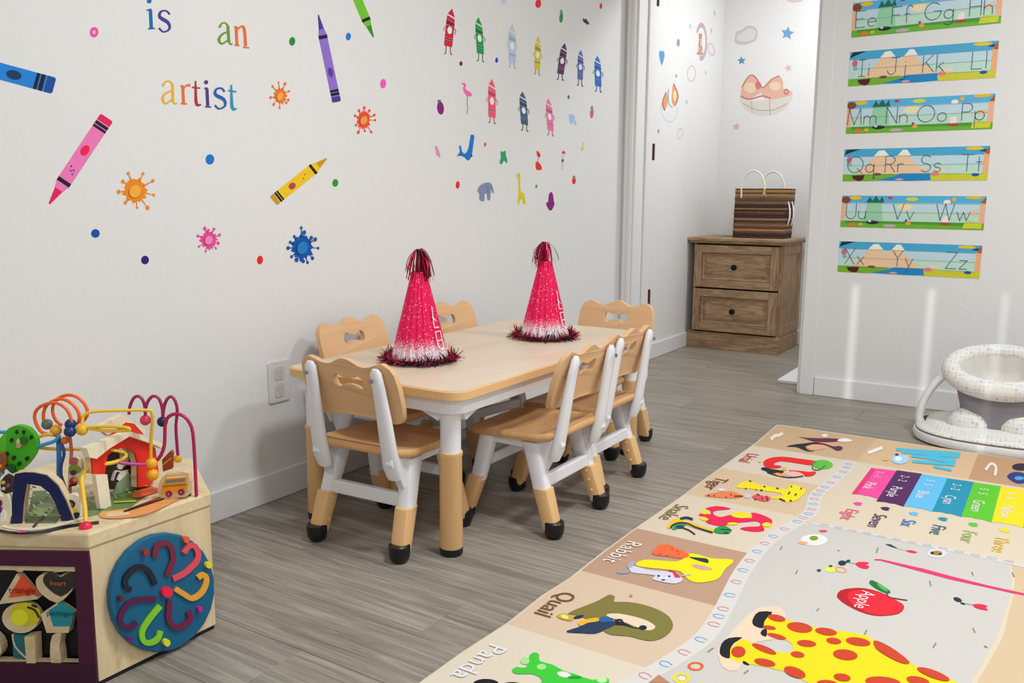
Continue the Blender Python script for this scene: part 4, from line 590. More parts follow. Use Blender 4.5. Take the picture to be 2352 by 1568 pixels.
LW={
'pink':(11127,8807,'e81e5c:0,0,186,373,356,260,33,-22 f07cba:173,367,221,482,224,523,1325,1954,1625,1787,500,343,457,327,353,247 181428:232,533,292,611,569,432,507,353 181428:1197,1788,1237,1840,1535,1672,1494,1620 181428:1253,1861,1301,1923,1600,1756,1551,1693 e81e5c:1325,1954,1405,2059,1451,2064,1693,1931,1707,1893,1625,1787 f01e50:1050,1323,1076,1292,1079,1244,1060,1190,1021,1140,971,1104,919,1090,877,1100,851,1132,847,1179,867,1233,905,1282,955,1318,1006,1333 181428:621,674,627,662,619,646,603,640,591,648,592,664,605,675 181428:588,754,594,741,587,726,571,720,559,728,560,743,573,755 181428:615,856,621,843,613,828,597,822,585,829,586,845,599,857 181428:661,767,668,754,660,739,644,733,632,741,632,757,645,768'),
'yellow':(19960,10121,'cf9a18:0,0,-322,-293,-498,-135,-35,30 f4c81e:-305,-292,-391,-384,-405,-421,-1961,-1318,-2215,-1065,-687,-167,-634,-165,-493,-123 181428:-417,-428,-508,-481,-788,-226,-699,-173 181428:-1792,-1221,-1845,-1251,-2101,-998,-2050,-968 181428:-1866,-1263,-1929,-1300,-2184,-1047,-2122,-1011 cf9a18:-1961,-1318,-2065,-1378,-2111,-1365,-2313,-1163,-2318,-1126,-2215,-1065 b8405a:-1593,-903,-1613,-866,-1606,-822,-1572,-781,-1520,-751,-1458,-736,-1400,-741,-1356,-765,-1336,-802,-1344,-845,-1377,-887,-1430,-917,-1492,-931,-1550,-926 181428:-974,-501,-978,-487,-966,-476,-946,-475,-934,-486,-939,-500,-956,-507 181428:-1030,-616,-1034,-602,-1021,-591,-1002,-591,-990,-602,-995,-616,-1012,-622'),
'purple':(19794,14324,'4a3a90:0,0,201,-378,-21,-444,-43,-13 9070cc:205,-363,275,-473,310,-502,799,-2261,424,-2350,-50,-607,-34,-564,-31,-434 181428:314,-514,341,-610,-20,-715,-46,-619 181428:743,-2058,760,-2121,387,-2212,370,-2149 181428:767,-2146,789,-2222,414,-2312,394,-2237 4a3a90:799,-2261,835,-2388,804,-2422,503,-2492,459,-2476,424,-2350 5a3aa0:455,-1741,408,-1738,362,-1710,328,-1660,311,-1600,316,-1540,340,-1493,380,-1468,428,-1470,474,-1498,509,-1548,525,-1609,521,-1669,496,-1716'),
'blue':(8752,11839,'0e4c9c:0,0,444,17,376,-183,-13,-38 1a82d8:434,26,571,40,617,57,2598,-230,2471,-586,505,-269,475,-240,361,-188 181428:630,55,732,40,619,-287,518,-271 181428:2356,-195,2431,-206,2305,-560,2231,-548 181428:2461,-210,2552,-224,2425,-579,2335,-564 0e4c9c:2598,-230,2752,-253,2770,-293,2667,-580,2623,-611,2471,-586 0c3460:1999,-327,1969,-366,1913,-392,1843,-400,1773,-389,1717,-361,1685,-322,1684,-278,1714,-240,1769,-213,1838,-204,1908,-215,1965,-243,1998,-283'),
'green':(22194,14025,'3a8a24:0,0,-324,289,-86,391,47,20 72c62e:-325,276,-429,356,-475,373,-1372,1679,-1013,1851,-93,538,-100,497,-71,385 181428:-481,382,-534,458,-153,624,-100,547 181428:-1274,1536,-1305,1581,-944,1753,-913,1708 181428:-1317,1599,-1354,1652,-994,1824,-957,1771 3a8a24:-1372,1679,-1433,1767,-1410,1802,-1124,1941,-1075,1940,-1013,1851 3a8a24:-862,1287,-811,1297,-756,1285,-708,1254,-677,1209,-668,1159,-684,1115,-722,1084,-773,1074,-828,1086,-875,1118,-906,1163,-915,1212,-899,1256'),
'dot0':(12637,12718,'f050a8:0,0,-17,-45,-47,-86,-87,-113,-130,-125,-169,-118,-199,-95,-214,-58,-215,-13,-197,32,-168,72,-128,99,-86,112,-47,105,-16,82,0,45 f8a8d0:-64,0,-70,-22,-84,-41,-102,-53,-121,-56,-138,-49,-149,-34,-151,-13,-145,9,-132,27,-114,40,-94,43,-78,36,-67,21'),
'dot1':(18807,13411,'1e8a3a:0,0,-18,-48,-50,-90,-94,-119,-140,-132,-183,-125,-217,-102,-233,-63,-235,-17,-216,30,-184,72,-141,101,-95,115,-52,108,-18,85,-1,46'),
'dot2':(21161,13896,'1e80d0:0,0,-19,-46,-50,-87,-93,-115,-139,-129,-182,-122,-215,-100,-232,-63,-233,-19,-215,27,-184,68,-141,96,-95,110,-53,104,-19,82,-2,45'),
'dot3':(22794,12654,'f060b8:0,0,-23,-60,-64,-111,-119,-146,-179,-161,-234,-150,-277,-120,-299,-71,-301,-13,-278,46,-237,97,-182,132,-123,147,-68,137,-24,107,-2,58'),
'dot4':(15737,9939,'1478c8:0,0,-21,-51,-59,-95,-110,-121,-165,-130,-215,-116,-255,-85,-276,-40,-278,12,-257,63,-220,107,-169,133,-114,143,-63,129,-23,99,-2,53'),
'dot5':(20425,9398,'2a9a3a:0,0,-19,-45,-55,-83,-103,-106,-156,-113,-204,-100,-243,-73,-264,-32,-266,14,-247,59,-212,97,-164,119,-112,127,-63,114,-23,87,-2,46'),
'dot6':(12310,8085,'0c50a8:0,0,-17,-37,-46,-68,-85,-84,-128,-88,-168,-74,-199,-48,-215,-12,-217,27,-201,65,-172,95,-133,112,-90,115,-51,102,-19,76,-2,40'),
'dot7':(13583,7382,'2a1e78:0,0,-17,-40,-47,-72,-87,-89,-130,-91,-169,-76,-200,-49,-216,-10,-218,32,-201,71,-172,103,-132,120,-90,123,-50,108,-18,80,-2,42'),
'dot8':(17268,7171,'e8301e:0,0,-18,-45,-49,-82,-90,-102,-134,-107,-174,-91,-205,-60,-221,-17,-221,31,-204,76,-173,112,-133,133,-89,138,-49,122,-17,92,-1,48'),
'splat_orange':(13680,9118,'f28c1c:0,0,-49,-34,-105,-74,-79,-139,-58,-195,-122,-198,-197,-198,-223,-247,-243,-291,-289,-276,-340,-258,-390,-302,-434,-337,-458,-289,-488,-238,-567,-264,-633,-285,-614,-219,-594,-143,-670,-124,-737,-110,-689,-61,-626,-5,-636,39,-650,78,-615,105,-574,133,-564,183,-551,226,-506,230,-454,229,-417,260,-382,286,-345,270,-303,253,-245,281,-194,300,-179,253,-168,195,-128,175,-91,158,-93,118,-94,73,-41,36 f28c1c:195,-115,181,-145,150,-157,120,-145,110,-116,125,-86,156,-74,185,-86 f28c1c:-118,-78,122,-116,126,-103,-104,-38 f28c1c:17,-429,-4,-471,-50,-489,-92,-471,-107,-428,-86,-386,-41,-369,2,-386 f28c1c:-235,-210,-68,-410,-55,-403,-196,-186 f28c1c:-303,-420,-315,-444,-340,-453,-363,-443,-371,-420,-359,-396,-335,-386,-312,-396 f28c1c:-369,-250,-346,-393,-331,-392,-324,-246 f28c1c:-597,-298,-613,-330,-646,-343,-677,-330,-688,-298,-673,-266,-640,-253,-608,-266 f28c1c:-557,-178,-628,-274,-618,-281,-523,-203 f28c1c:-751,-39,-769,-76,-806,-91,-842,-76,-854,-40,-836,-4,-799,12,-763,-3 f28c1c:-616,-4,-775,-31,-775,-43,-615,-44 f28c1c:-626,210,-643,176,-678,161,-711,175,-722,208,-706,242,-671,257,-638,244 f28c1c:-546,149,-648,199,-657,189,-575,116 f28c1c:-478,408,-492,379,-522,367,-549,378,-559,406,-545,434,-516,447,-488,436 f28c1c:-425,229,-503,385,-516,380,-468,213 f28c1c:-77,412,-90,386,-117,374,-143,384,-152,410,-139,436,-112,448,-86,438 f28c1c:-208,211,-123,383,-135,389,-248,228 f28c1c:188,240,173,210,142,197,112,209,102,238,116,268,148,281,177,269 f28c1c:-110,94,121,220,114,231,-130,130 f6b040:-234,-78,-276,-131,-333,-167,-396,-181,-456,-172,-504,-140,-531,-91,-536,-32,-516,28,-475,80,-418,116,-355,131,-295,122,-247,91,-218,42,-214,-18'),
'splat_pink':(15739,7822,'ee4a98:0,0,-52,-24,-115,-52,-102,-98,-88,-138,-134,-139,-186,-142,-194,-205,-202,-258,-246,-224,-298,-184,-340,-220,-374,-255,-393,-212,-415,-163,-470,-174,-518,-184,-512,-139,-500,-87,-531,-64,-561,-45,-542,-15,-526,20,-573,65,-608,104,-554,115,-486,124,-469,154,-460,182,-428,188,-392,193,-365,223,-338,248,-308,228,-274,205,-229,223,-189,236,-180,198,-167,155,-106,155,-54,153,-81,110,-108,60,-50,27 ee4a98:43,-101,24,-137,-16,-150,-54,-133,-68,-96,-49,-61,-9,-47,29,-64 ee4a98:-134,-71,-37,-97,-30,-84,-119,-43 ee4a98:-59,-231,-71,-254,-97,-263,-122,-252,-131,-228,-119,-204,-93,-195,-68,-207 ee4a98:-200,-140,-116,-217,-103,-209,-170,-122 ee4a98:-270,-233,-283,-257,-309,-266,-334,-254,-343,-229,-331,-206,-304,-197,-279,-208 ee4a98:-327,-176,-316,-210,-299,-210,-291,-176 ee4a98:-401,-296,-413,-319,-438,-327,-462,-317,-470,-293,-459,-270,-434,-261,-410,-272 ee4a98:-403,-161,-436,-273,-420,-277,-368,-170 ee4a98:-607,-160,-618,-182,-642,-191,-665,-180,-673,-157,-662,-135,-638,-127,-615,-137 ee4a98:-502,-69,-625,-143,-617,-154,-483,-94 ee4a98:-537,1,-550,-25,-578,-35,-605,-23,-615,4,-602,29,-574,39,-547,27 ee4a98:-518,19,-554,10,-554,-4,-517,-10 ee4a98:-619,124,-633,97,-661,87,-689,99,-698,127,-685,153,-656,163,-629,151 ee4a98:-498,88,-635,125,-641,112,-511,61 ee4a98:-379,314,-396,281,-432,268,-467,283,-480,317,-463,351,-426,364,-391,349 ee4a98:-364,192,-414,298,-430,294,-399,183 ee4a98:-278,260,-293,230,-325,219,-356,232,-367,262,-352,292,-320,303,-289,290 ee4a98:-303,200,-314,241,-331,240,-339,199 ee4a98:-96,288,-109,262,-139,251,-167,263,-177,291,-163,317,-134,327,-106,316 ee4a98:-195,168,-141,268,-156,274,-227,181 ee4a98:81,129,66,100,34,89,4,102,-7,132,8,160,39,171,70,158 ee4a98:-116,63,18,116,12,129,-130,90 f48cc0:-216,-49,-250,-87,-295,-113,-345,-122,-392,-113,-430,-88,-452,-50,-455,-6,-439,39,-406,78,-362,104,-312,113,-264,105,-226,80,-204,42,-200,-3'),
'splat_blue':(19251,7465,'0c56a8:0,0,-47,-39,-94,-87,-43,-176,-6,-252,-101,-247,-215,-234,-251,-287,-279,-337,-339,-316,-408,-299,-479,-376,-543,-437,-575,-357,-611,-262,-695,-267,-769,-276,-764,-211,-759,-137,-844,-106,-917,-78,-865,-26,-808,36,-871,105,-925,165,-841,184,-742,204,-740,279,-742,345,-668,333,-583,314,-534,364,-491,408,-437,375,-379,333,-310,347,-248,357,-219,308,-193,251,-132,227,-79,203,-81,152,-86,94,-37,46 0c56a8:267,-49,249,-83,209,-95,170,-79,155,-44,173,-11,213,1,252,-14 0c56a8:-96,-39,169,-50,172,-35,-89,7 0c56a8:34,-345,10,-388,-42,-404,-93,-382,-113,-336,-89,-293,-37,-277,14,-299 0c56a8:-220,-216,-76,-320,-60,-310,-172,-187 0c56a8:-193,-460,-211,-496,-254,-508,-294,-490,-310,-453,-291,-418,-249,-406,-208,-423 0c56a8:-357,-276,-275,-426,-254,-422,-297,-265 0c56a8:-356,-407,-381,-454,-436,-470,-489,-447,-510,-398,-485,-352,-430,-336,-376,-359 0c56a8:-468,-286,-445,-369,-423,-369,-405,-287 0c56a8:-616,-356,-642,-405,-701,-423,-757,-399,-779,-346,-753,-297,-694,-279,-637,-303 0c56a8:-650,-230,-687,-319,-668,-326,-595,-252 0c56a8:-838,-249,-856,-283,-897,-296,-936,-279,-950,-243,-932,-209,-892,-196,-853,-213 0c56a8:-751,-132,-870,-221,-857,-234,-712,-168 0c56a8:-953,13,-975,-29,-1024,-45,-1072,-25,-1089,19,-1067,61,-1018,76,-971,56 0c56a8:-794,40,-984,24,-983,8,-792,-5 0c56a8:-876,180,-893,147,-932,135,-970,150,-984,185,-967,218,-928,231,-890,215 0c56a8:-758,150,-891,178,-899,164,-783,108 0c56a8:-715,345,-731,314,-768,302,-803,316,-817,349,-800,380,-764,392,-728,377 0c56a8:-648,264,-733,326,-750,317,-697,238 0c56a8:-421,593,-438,561,-476,549,-512,563,-526,596,-509,628,-471,641,-435,626 0c56a8:-429,325,-461,562,-482,561,-491,324 0c56a8:-285,454,-309,408,-363,391,-415,412,-435,458,-411,504,-357,521,-305,501 0c56a8:-356,317,-356,421,-377,424,-418,324 0c56a8:-9,281,-32,238,-83,222,-133,242,-151,286,-129,329,-78,345,-28,325 0c56a8:-152,199,-103,256,-118,267,-198,232 0c56a8:156,229,132,184,78,167,26,188,6,234,30,279,84,296,136,275 0c56a8:-109,128,50,210,39,224,-141,169 1c80c8:-271,-77,-329,-140,-408,-181,-496,-196,-578,-182,-643,-142,-682,-81,-687,-9,-659,63,-602,125,-524,167,-437,183,-354,170,-287,130,-248,69,-242,-4'),
'splat_amber':(18441,11856,'f07828:0,0,-46,-31,-103,-65,-98,-105,-90,-140,-128,-149,-170,-163,-178,-221,-188,-270,-229,-249,-276,-218,-310,-233,-339,-249,-363,-233,-388,-213,-424,-214,-456,-212,-461,-182,-469,-149,-517,-139,-556,-126,-528,-90,-496,-48,-521,-12,-544,18,-505,38,-458,59,-455,103,-453,141,-414,141,-370,139,-343,175,-319,206,-290,187,-257,166,-210,197,-170,221,-162,180,-155,131,-110,129,-70,128,-84,89,-98,45,-44,21 f07828:65,-112,49,-148,11,-165,-25,-155,-38,-122,-22,-87,16,-69,52,-80 f07828:-126,-92,-12,-118,-2,-105,-109,-68 f07828:-26,-197,-41,-228,-74,-244,-107,-234,-119,-205,-104,-174,-70,-158,-38,-168 f07828:-168,-147,-96,-194,-80,-183,-141,-128 f07828:-289,-359,-302,-386,-330,-399,-358,-391,-368,-366,-355,-339,-326,-326,-299,-334 f07828:-331,-216,-336,-342,-316,-341,-297,-214 f07828:-503,-283,-519,-317,-553,-333,-587,-323,-599,-292,-583,-258,-549,-242,-515,-252 f07828:-451,-166,-543,-268,-528,-275,-425,-179 f07828:-610,-105,-625,-137,-658,-152,-690,-143,-701,-113,-687,-82,-654,-66,-622,-75 f07828:-489,-59,-636,-97,-634,-111,-484,-83 f07828:-525,209,-538,181,-567,167,-595,175,-606,201,-592,229,-563,243,-535,235 f07828:-414,95,-543,198,-559,187,-441,77 f07828:-305,345,-316,322,-339,311,-362,318,-370,338,-360,360,-336,371,-313,365 f07828:-299,155,-326,323,-345,319,-333,148 f07828:-47,333,-63,299,-99,282,-133,291,-146,322,-130,356,-94,373,-60,364 f07828:-182,142,-98,306,-117,310,-214,148 f07828:83,144,71,120,46,108,22,115,12,137,24,161,49,173,74,166 f07828:-105,51,32,124,22,136,-120,72 f6a850:-199,-70,-234,-113,-280,-145,-329,-163,-376,-162,-411,-145,-431,-112,-431,-69,-413,-23,-379,20,-333,52,-284,70,-238,70,-202,53,-182,20,-181,-23'),
'splat_red':(21970,11444,'f0522c:0,0,-27,-32,-53,-69,-18,-127,5,-177,-62,-182,-141,-185,-162,-237,-177,-283,-226,-266,-282,-249,-333,-301,-378,-344,-402,-295,-433,-241,-514,-272,-583,-299,-566,-237,-544,-164,-602,-146,-656,-133,-622,-91,-582,-43,-617,-1,-646,35,-597,60,-536,84,-521,123,-508,160,-466,169,-419,177,-384,217,-351,250,-312,230,-267,208,-209,238,-157,262,-145,216,-129,165,-56,169,7,172,-15,121,-49,62,-25,28 f0522c:293,8,275,-26,235,-42,195,-31,180,0,197,34,238,50,277,40 f0522c:-53,-26,206,-6,207,11,-51,5 f0522c:95,-382,77,-418,34,-434,-7,-423,-23,-389,-5,-354,37,-337,79,-349 f0522c:-177,-195,7,-372,29,-362,-137,-176 f0522c:-223,-369,-239,-399,-274,-413,-309,-403,-323,-375,-307,-345,-272,-331,-237,-341 f0522c:-311,-244,-288,-350,-263,-346,-265,-237 f0522c:-512,-426,-532,-466,-579,-485,-625,-472,-643,-434,-622,-394,-575,-375,-530,-388 f0522c:-465,-221,-574,-406,-552,-410,-424,-230 f0522c:-634,-210,-649,-240,-684,-254,-718,-245,-732,-217,-716,-187,-681,-173,-647,-182 f0522c:-557,-131,-664,-194,-651,-207,-533,-154 f0522c:-666,75,-683,42,-721,26,-759,36,-773,67,-757,100,-718,116,-681,106 f0522c:-544,47,-688,72,-699,57,-564,18 f0522c:-470,251,-489,214,-531,196,-572,207,-588,241,-570,277,-528,295,-487,284 f0522c:-431,157,-503,231,-525,222,-472,140 f0522c:-223,360,-241,325,-283,307,-323,318,-339,350,-321,386,-280,403,-239,393 f0522c:-272,199,-271,331,-296,330,-318,196 f0522c:17,291,-1,255,-43,238,-83,248,-99,281,-81,316,-40,334,1,323 f0522c:-129,158,-49,261,-70,268,-168,170 f0522c:247,171,229,136,188,119,148,130,133,162,150,196,191,213,231,202 f0522c:-56,57,167,148,156,163,-74,83 f0a050:-183,-74,-228,-125,-288,-163,-355,-182,-416,-181,-465,-159,-492,-119,-495,-69,-472,-14,-428,36,-368,74,-302,94,-240,93,-191,72,-163,32,-160,-19'),
'is':(14010,13457,'1668b0:0,0,-5,-422,91,-403,96,21 1668b0:-54,-36,80,21,70,52,-64,-5 1668b0:-49,-465,145,-422,144,-388,-50,-431 1668b0:93,225,85,200,65,177,38,162,9,156,-16,162,-33,178,-38,201,-30,226,-10,249,17,264,46,269,71,263,88,248 4a3a90:617,16,591,37,553,67,503,85,442,81,375,65,316,34,273,-16,248,-79,263,-145,334,-188,426,-215,491,-240,519,-273,533,-313,530,-345,498,-380,437,-418,385,-435,347,-421,308,-387,281,-360,235,-398,267,-423,315,-457,376,-473,450,-452,528,-413,587,-361,609,-298,601,-234,563,-175,486,-133,394,-106,341,-86,332,-64,340,-28,357,2,389,24,440,43,485,48,517,32,548,2,569,-22'),
'an':(16344,13424,'6a9a2a:0,0,13,-390,115,-370,102,22 6a9a2a:-190,-55,-175,-20,-153,25,-130,58,-98,75,-60,85,-29,84,-7,57,13,15,25,-19,113,28,85,55,47,94,0,119,-54,124,-110,111,-162,85,-207,43,-243,-6,-269,-39 6a9a2a:37,-91,-23,-116,-108,-153,-185,-197,-243,-249,-289,-306,-313,-366,-295,-420,-250,-463,-179,-477,-96,-438,-14,-379,43,-336,19,-313,-41,-352,-123,-403,-177,-426,-196,-414,-215,-383,-219,-352,-211,-321,-182,-276,-142,-233,-81,-191,-4,-149,52,-119 6a9a2a:28,-371,38,-388,55,-412,83,-432,124,-434,161,-426,185,-420,180,-379,157,-385,129,-391,113,-392,101,-382,88,-362,78,-346 ea702a:281,46,279,-411,377,-394,379,64 ea702a:365,-34,403,0,454,44,497,70,529,78,537,78,551,44,566,-87,571,-270,574,-403,674,-384,671,-250,666,-65,649,76,601,135,527,134,472,108,419,70,368,19,334,-17 ea702a:260,28,365,59,359,90,254,59 ea702a:239,-441,411,-426,416,-393,244,-408 ea702a:525,-448,743,-441,751,-407,533,-414'),
'artist':(14523,11745,'e8b42a:0,0,-13,-420,72,-410,85,11 e8b42a:-216,-71,-202,-39,-181,3,-156,35,-119,54,-76,68,-42,69,-19,43,2,-1,15,-35,88,4,63,33,27,75,-20,102,-75,105,-132,89,-183,63,-227,24,-261,-20,-284,-50 e8b42a:17,-124,-47,-145,-135,-179,-213,-220,-266,-271,-300,-328,-314,-384,-294,-438,-252,-483,-184,-499,-106,-459,-26,-398,30,-352,8,-330,-52,-371,-131,-426,-186,-450,-205,-438,-225,-404,-230,-370,-227,-337,-208,-295,-176,-257,-115,-218,-33,-179,28,-151 e8b42a:-1,-406,11,-424,30,-450,58,-471,96,-471,130,-462,151,-455,140,-417,120,-424,95,-432,82,-433,69,-422,54,-400,42,-382 ea702a:303,-4,298,-415,385,-404,391,8 ea702a:379,-66,408,-38,447,0,480,23,504,23,535,15,560,8,587,80,557,79,511,77,459,61,414,24,375,-19,350,-50 ea702a:274,-16,367,7,362,37,269,14 ea702a:251,-447,447,-438,452,-407,255,-415 b8283c:720,177,706,29,690,-176,681,-337,693,-411,722,-446,764,-460,814,-452,859,-430,886,-412,873,-384,842,-390,807,-397,788,-391,784,-390,779,-383,771,-323,765,-167,766,36,765,182 b8283c:618,-7,874,-4,880,29,624,25 4a3a90:1042,18,1043,-418,1135,-406,1134,32 4a3a90:1005,1,1104,29,1097,60,998,31 4a3a90:999,-459,1189,-452,1193,-419,1003,-426 4a3a90:1133,190,1125,167,1106,148,1080,135,1052,132,1028,139,1011,155,1006,176,1014,199,1033,219,1058,231,1086,234,1111,227,1128,211 1e9ac0:1867,199,1854,48,1839,-161,1830,-326,1842,-404,1867,-443,1910,-464,1966,-458,2013,-434,2041,-416,2025,-386,1993,-393,1958,-400,1944,-394,1943,-392,1936,-379,1928,-312,1920,-152,1919,56,1916,205 1e9ac0:1770,32,2048,22,2057,56,1779,65 1e5cb0:1677,14,1653,40,1616,77,1564,100,1495,97,1419,80,1355,47,1313,-6,1295,-71,1320,-137,1404,-180,1509,-206,1581,-231,1612,-268,1625,-315,1620,-353,1580,-390,1510,-427,1450,-443,1407,-426,1364,-390,1333,-361,1288,-396,1323,-422,1376,-460,1443,-478,1524,-460,1610,-424,1676,-373,1701,-307,1693,-237,1651,-172,1561,-129,1456,-103,1393,-82,1379,-55,1383,-16,1399,16,1436,41,1497,61,1548,65,1579,46,1607,12,1626,-16'),
'man_red':(26474,15665,'d0203c:0,0,-261,-220,168,-289 d0203c:-284,-273,155,-356,146,-477,-334,-407 8a1028:-337,-420,144,-490,121,-612,-369,-593 d0203c:-371,-606,118,-625,41,-1043,-453,-1045 f0f0ee:-183,-910,-126,-898,-74,-870,-36,-826,-14,-775,-17,-724,-39,-680,-81,-653,-133,-642,-189,-654,-241,-683,-279,-727,-300,-778,-298,-828,-277,-871,-235,-899 8a1028:-455,-1058,38,-1056,28,-1110,-465,-1112 d0203c:-468,-1125,26,-1124,-28,-1339,-495,-1338 d0203c:-394,-666,-429,-687,-479,-718,-517,-753,-524,-790,-516,-826,-510,-850,-476,-842,-483,-818,-490,-784,-485,-755,-455,-728,-408,-699,-373,-679 d0203c:97,-674,131,-692,174,-718,197,-748,183,-790,148,-842,121,-879,153,-882,180,-845,216,-791,233,-741,205,-704,159,-676,125,-657 8a1028:-396,-1340,-425,-1604,-391,-1600,-362,-1336 8a1028:-150,-1342,-135,-1596,-100,-1590,-115,-1336 8a1028:-412,-1588,-507,-1611,-498,-1639,-404,-1616 8a1028:-128,-1608,-40,-1617,-20,-1586,-108,-1578'),
'man_green':(28136,15646,'1e9e4c:0,0,-189,-213,240,-280 1e9e4c:-196,-265,247,-346,271,-463,-208,-394 147038:-206,-407,272,-476,285,-594,-190,-575 1e9e4c:-188,-588,286,-607,328,-1014,-146,-1017 f0f0ee:76,-885,127,-873,169,-845,194,-802,200,-752,184,-703,151,-660,103,-634,50,-623,-1,-635,-42,-663,-67,-706,-73,-755,-57,-804,-25,-847,23,-874 147038:-145,-1030,329,-1028,334,-1080,-140,-1082 1e9e4c:-138,-1095,336,-1094,345,-1305,-105,-1304 1e9e4c:-196,-648,-224,-668,-264,-698,-291,-733,-288,-769,-270,-804,-257,-828,-221,-817,-234,-793,-251,-760,-254,-731,-233,-705,-196,-678,-168,-658 1e9e4c:275,-655,312,-673,362,-699,392,-729,390,-770,371,-820,356,-856,393,-856,409,-819,429,-767,431,-719,395,-683,342,-655,305,-637 147038:-13,-1306,-42,-1572,-4,-1568,25,-1302 147038:224,-1308,244,-1568,282,-1562,263,-1302 147038:-28,-1555,-133,-1579,-123,-1609,-18,-1585 147038:252,-1581,349,-1590,371,-1558,274,-1549'),
'man_ice':(30489,15780,'bccadf:0,0,-232,-238,241,-314 bccadf:-245,-297,242,-387,257,-518,-271,-442 a0b0c8:-271,-456,257,-533,259,-665,-270,-645 bccadf:-270,-659,259,-680,264,-1136,-266,-1139 f0f0ee:-4,-991,54,-978,104,-947,136,-899,148,-843,135,-788,102,-740,52,-710,-7,-699,-64,-712,-114,-743,-145,-791,-158,-846,-145,-901,-113,-949,-62,-979 a0b0c8:-266,-1154,264,-1151,264,-1210,-265,-1212 bccadf:-265,-1226,265,-1225,253,-1462,-249,-1460 bccadf:-284,-726,-318,-749,-365,-783,-398,-821,-398,-861,-383,-900,-370,-927,-329,-916,-342,-890,-357,-853,-357,-820,-331,-791,-287,-760,-254,-737 bccadf:242,-733,282,-753,334,-782,366,-815,359,-862,332,-918,311,-959,353,-959,374,-918,402,-860,409,-806,372,-766,316,-735,276,-715 a0b0c8:-146,-1462,-176,-1660,-134,-1656,-104,-1459 a0b0c8:119,-1465,142,-1656,185,-1649,162,-1458 a0b0c8:-161,-1642,-278,-1668,-266,-1699,-149,-1674 a0b0c8:152,-1669,260,-1679,284,-1645,176,-1635'),
'man_yellow':(32513,15617,'dccb20:0,0,-219,-214,196,-284 dccb20:-234,-267,192,-350,199,-468,-265,-398 a89818:-266,-411,198,-482,192,-600,-275,-580 dccb20:-276,-593,191,-613,170,-1023,-299,-1025 f0f0ee:-59,-892,-7,-881,39,-853,70,-810,84,-760,75,-710,49,-667,6,-640,-45,-630,-97,-641,-142,-669,-173,-712,-187,-762,-178,-812,-153,-854,-110,-882 a89818:-299,-1038,169,-1036,167,-1089,-302,-1090 dccb20:-303,-1103,166,-1103,142,-1314,-302,-1313 dccb20:-296,-653,-327,-673,-371,-704,-403,-738,-405,-775,-394,-810,-384,-834,-339,-824,-348,-800,-359,-767,-358,-738,-333,-712,-293,-684,-262,-664 dccb20:170,-662,204,-681,248,-706,274,-736,265,-777,239,-827,218,-863,263,-865,284,-828,312,-776,321,-727,290,-690,243,-662,208,-644 a89818:-215,-1315,-246,-1530,-199,-1527,-168,-1312 a89818:19,-1318,47,-1533,94,-1526,67,-1311 a89818:-229,-1512,-357,-1539,-344,-1571,-216,-1545 a89818:58,-1547,177,-1557,203,-1521,84,-1512'),
'man_purple':(34785,15665,'5e2058:0,0,-323,-222,183,-292 5e2058:-353,-276,164,-360,146,-482,-421,-411 38103a:-424,-424,142,-496,109,-618,-472,-599 5e2058:-476,-612,105,-631,-12,-1052,-598,-1054 f0f0ee:-270,-919,-202,-907,-138,-878,-90,-834,-62,-782,-62,-731,-85,-687,-133,-659,-195,-649,-262,-661,-326,-689,-373,-734,-402,-785,-402,-836,-379,-880,-331,-908 38103a:-602,-1068,-15,-1066,-30,-1120,-617,-1121 5e2058:-620,-1135,-34,-1134,-110,-1351,-664,-1349 5e2058:-510,-672,-553,-692,-614,-724,-662,-759,-673,-797,-666,-834,-659,-859,-609,-850,-616,-825,-623,-792,-615,-763,-578,-736,-522,-708,-479,-687 5e2058:73,-682,111,-701,161,-727,186,-756,167,-798,122,-849,88,-886,135,-891,170,-854,216,-800,239,-749,208,-710,153,-681,114,-662 38103a:-552,-1351,-584,-1578,-533,-1574,-501,-1347 38103a:-260,-1354,-228,-1576,-176,-1569,-208,-1347 38103a:-566,-1559,-705,-1587,-690,-1621,-551,-1593 38103a:-216,-1592,-86,-1602,-58,-1564,-188,-1554'),
'man_indigo':(36273,15584,'5662b0:0,0,-240,-211,229,-280 5662b0:-255,-263,227,-345,238,-462,-286,-392 3a4488:-286,-405,238,-475,235,-592,-291,-573 5662b0:-291,-585,235,-605,224,-1010,-302,-1012 f0f0ee:-37,-881,21,-870,72,-842,105,-799,119,-750,108,-701,77,-658,28,-632,-30,-621,-88,-633,-139,-660,-171,-703,-186,-752,-174,-801,-144,-843,-95,-870 3a4488:-303,-1025,224,-1023,223,-1076,-304,-1076 5662b0:-305,-1089,222,-1089,203,-1298,-297,-1297 5662b0:-312,-643,-346,-664,-395,-694,-430,-728,-432,-765,-417,-800,-406,-824,-353,-813,-364,-789,-378,-757,-378,-728,-351,-703,-307,-676,-273,-656 5662b0:212,-655,250,-673,301,-698,330,-727,322,-767,294,-816,272,-852,325,-854,348,-817,377,-766,386,-717,350,-680,295,-652,256,-634 3a4488:-200,-1299,-232,-1557,-177,-1553,-145,-1295 3a4488:63,-1302,101,-1562,157,-1555,119,-1294 3a4488:-213,-1537,-363,-1566,-347,-1602,-196,-1573 3a4488:114,-1578,255,-1588,285,-1550,144,-1539'),
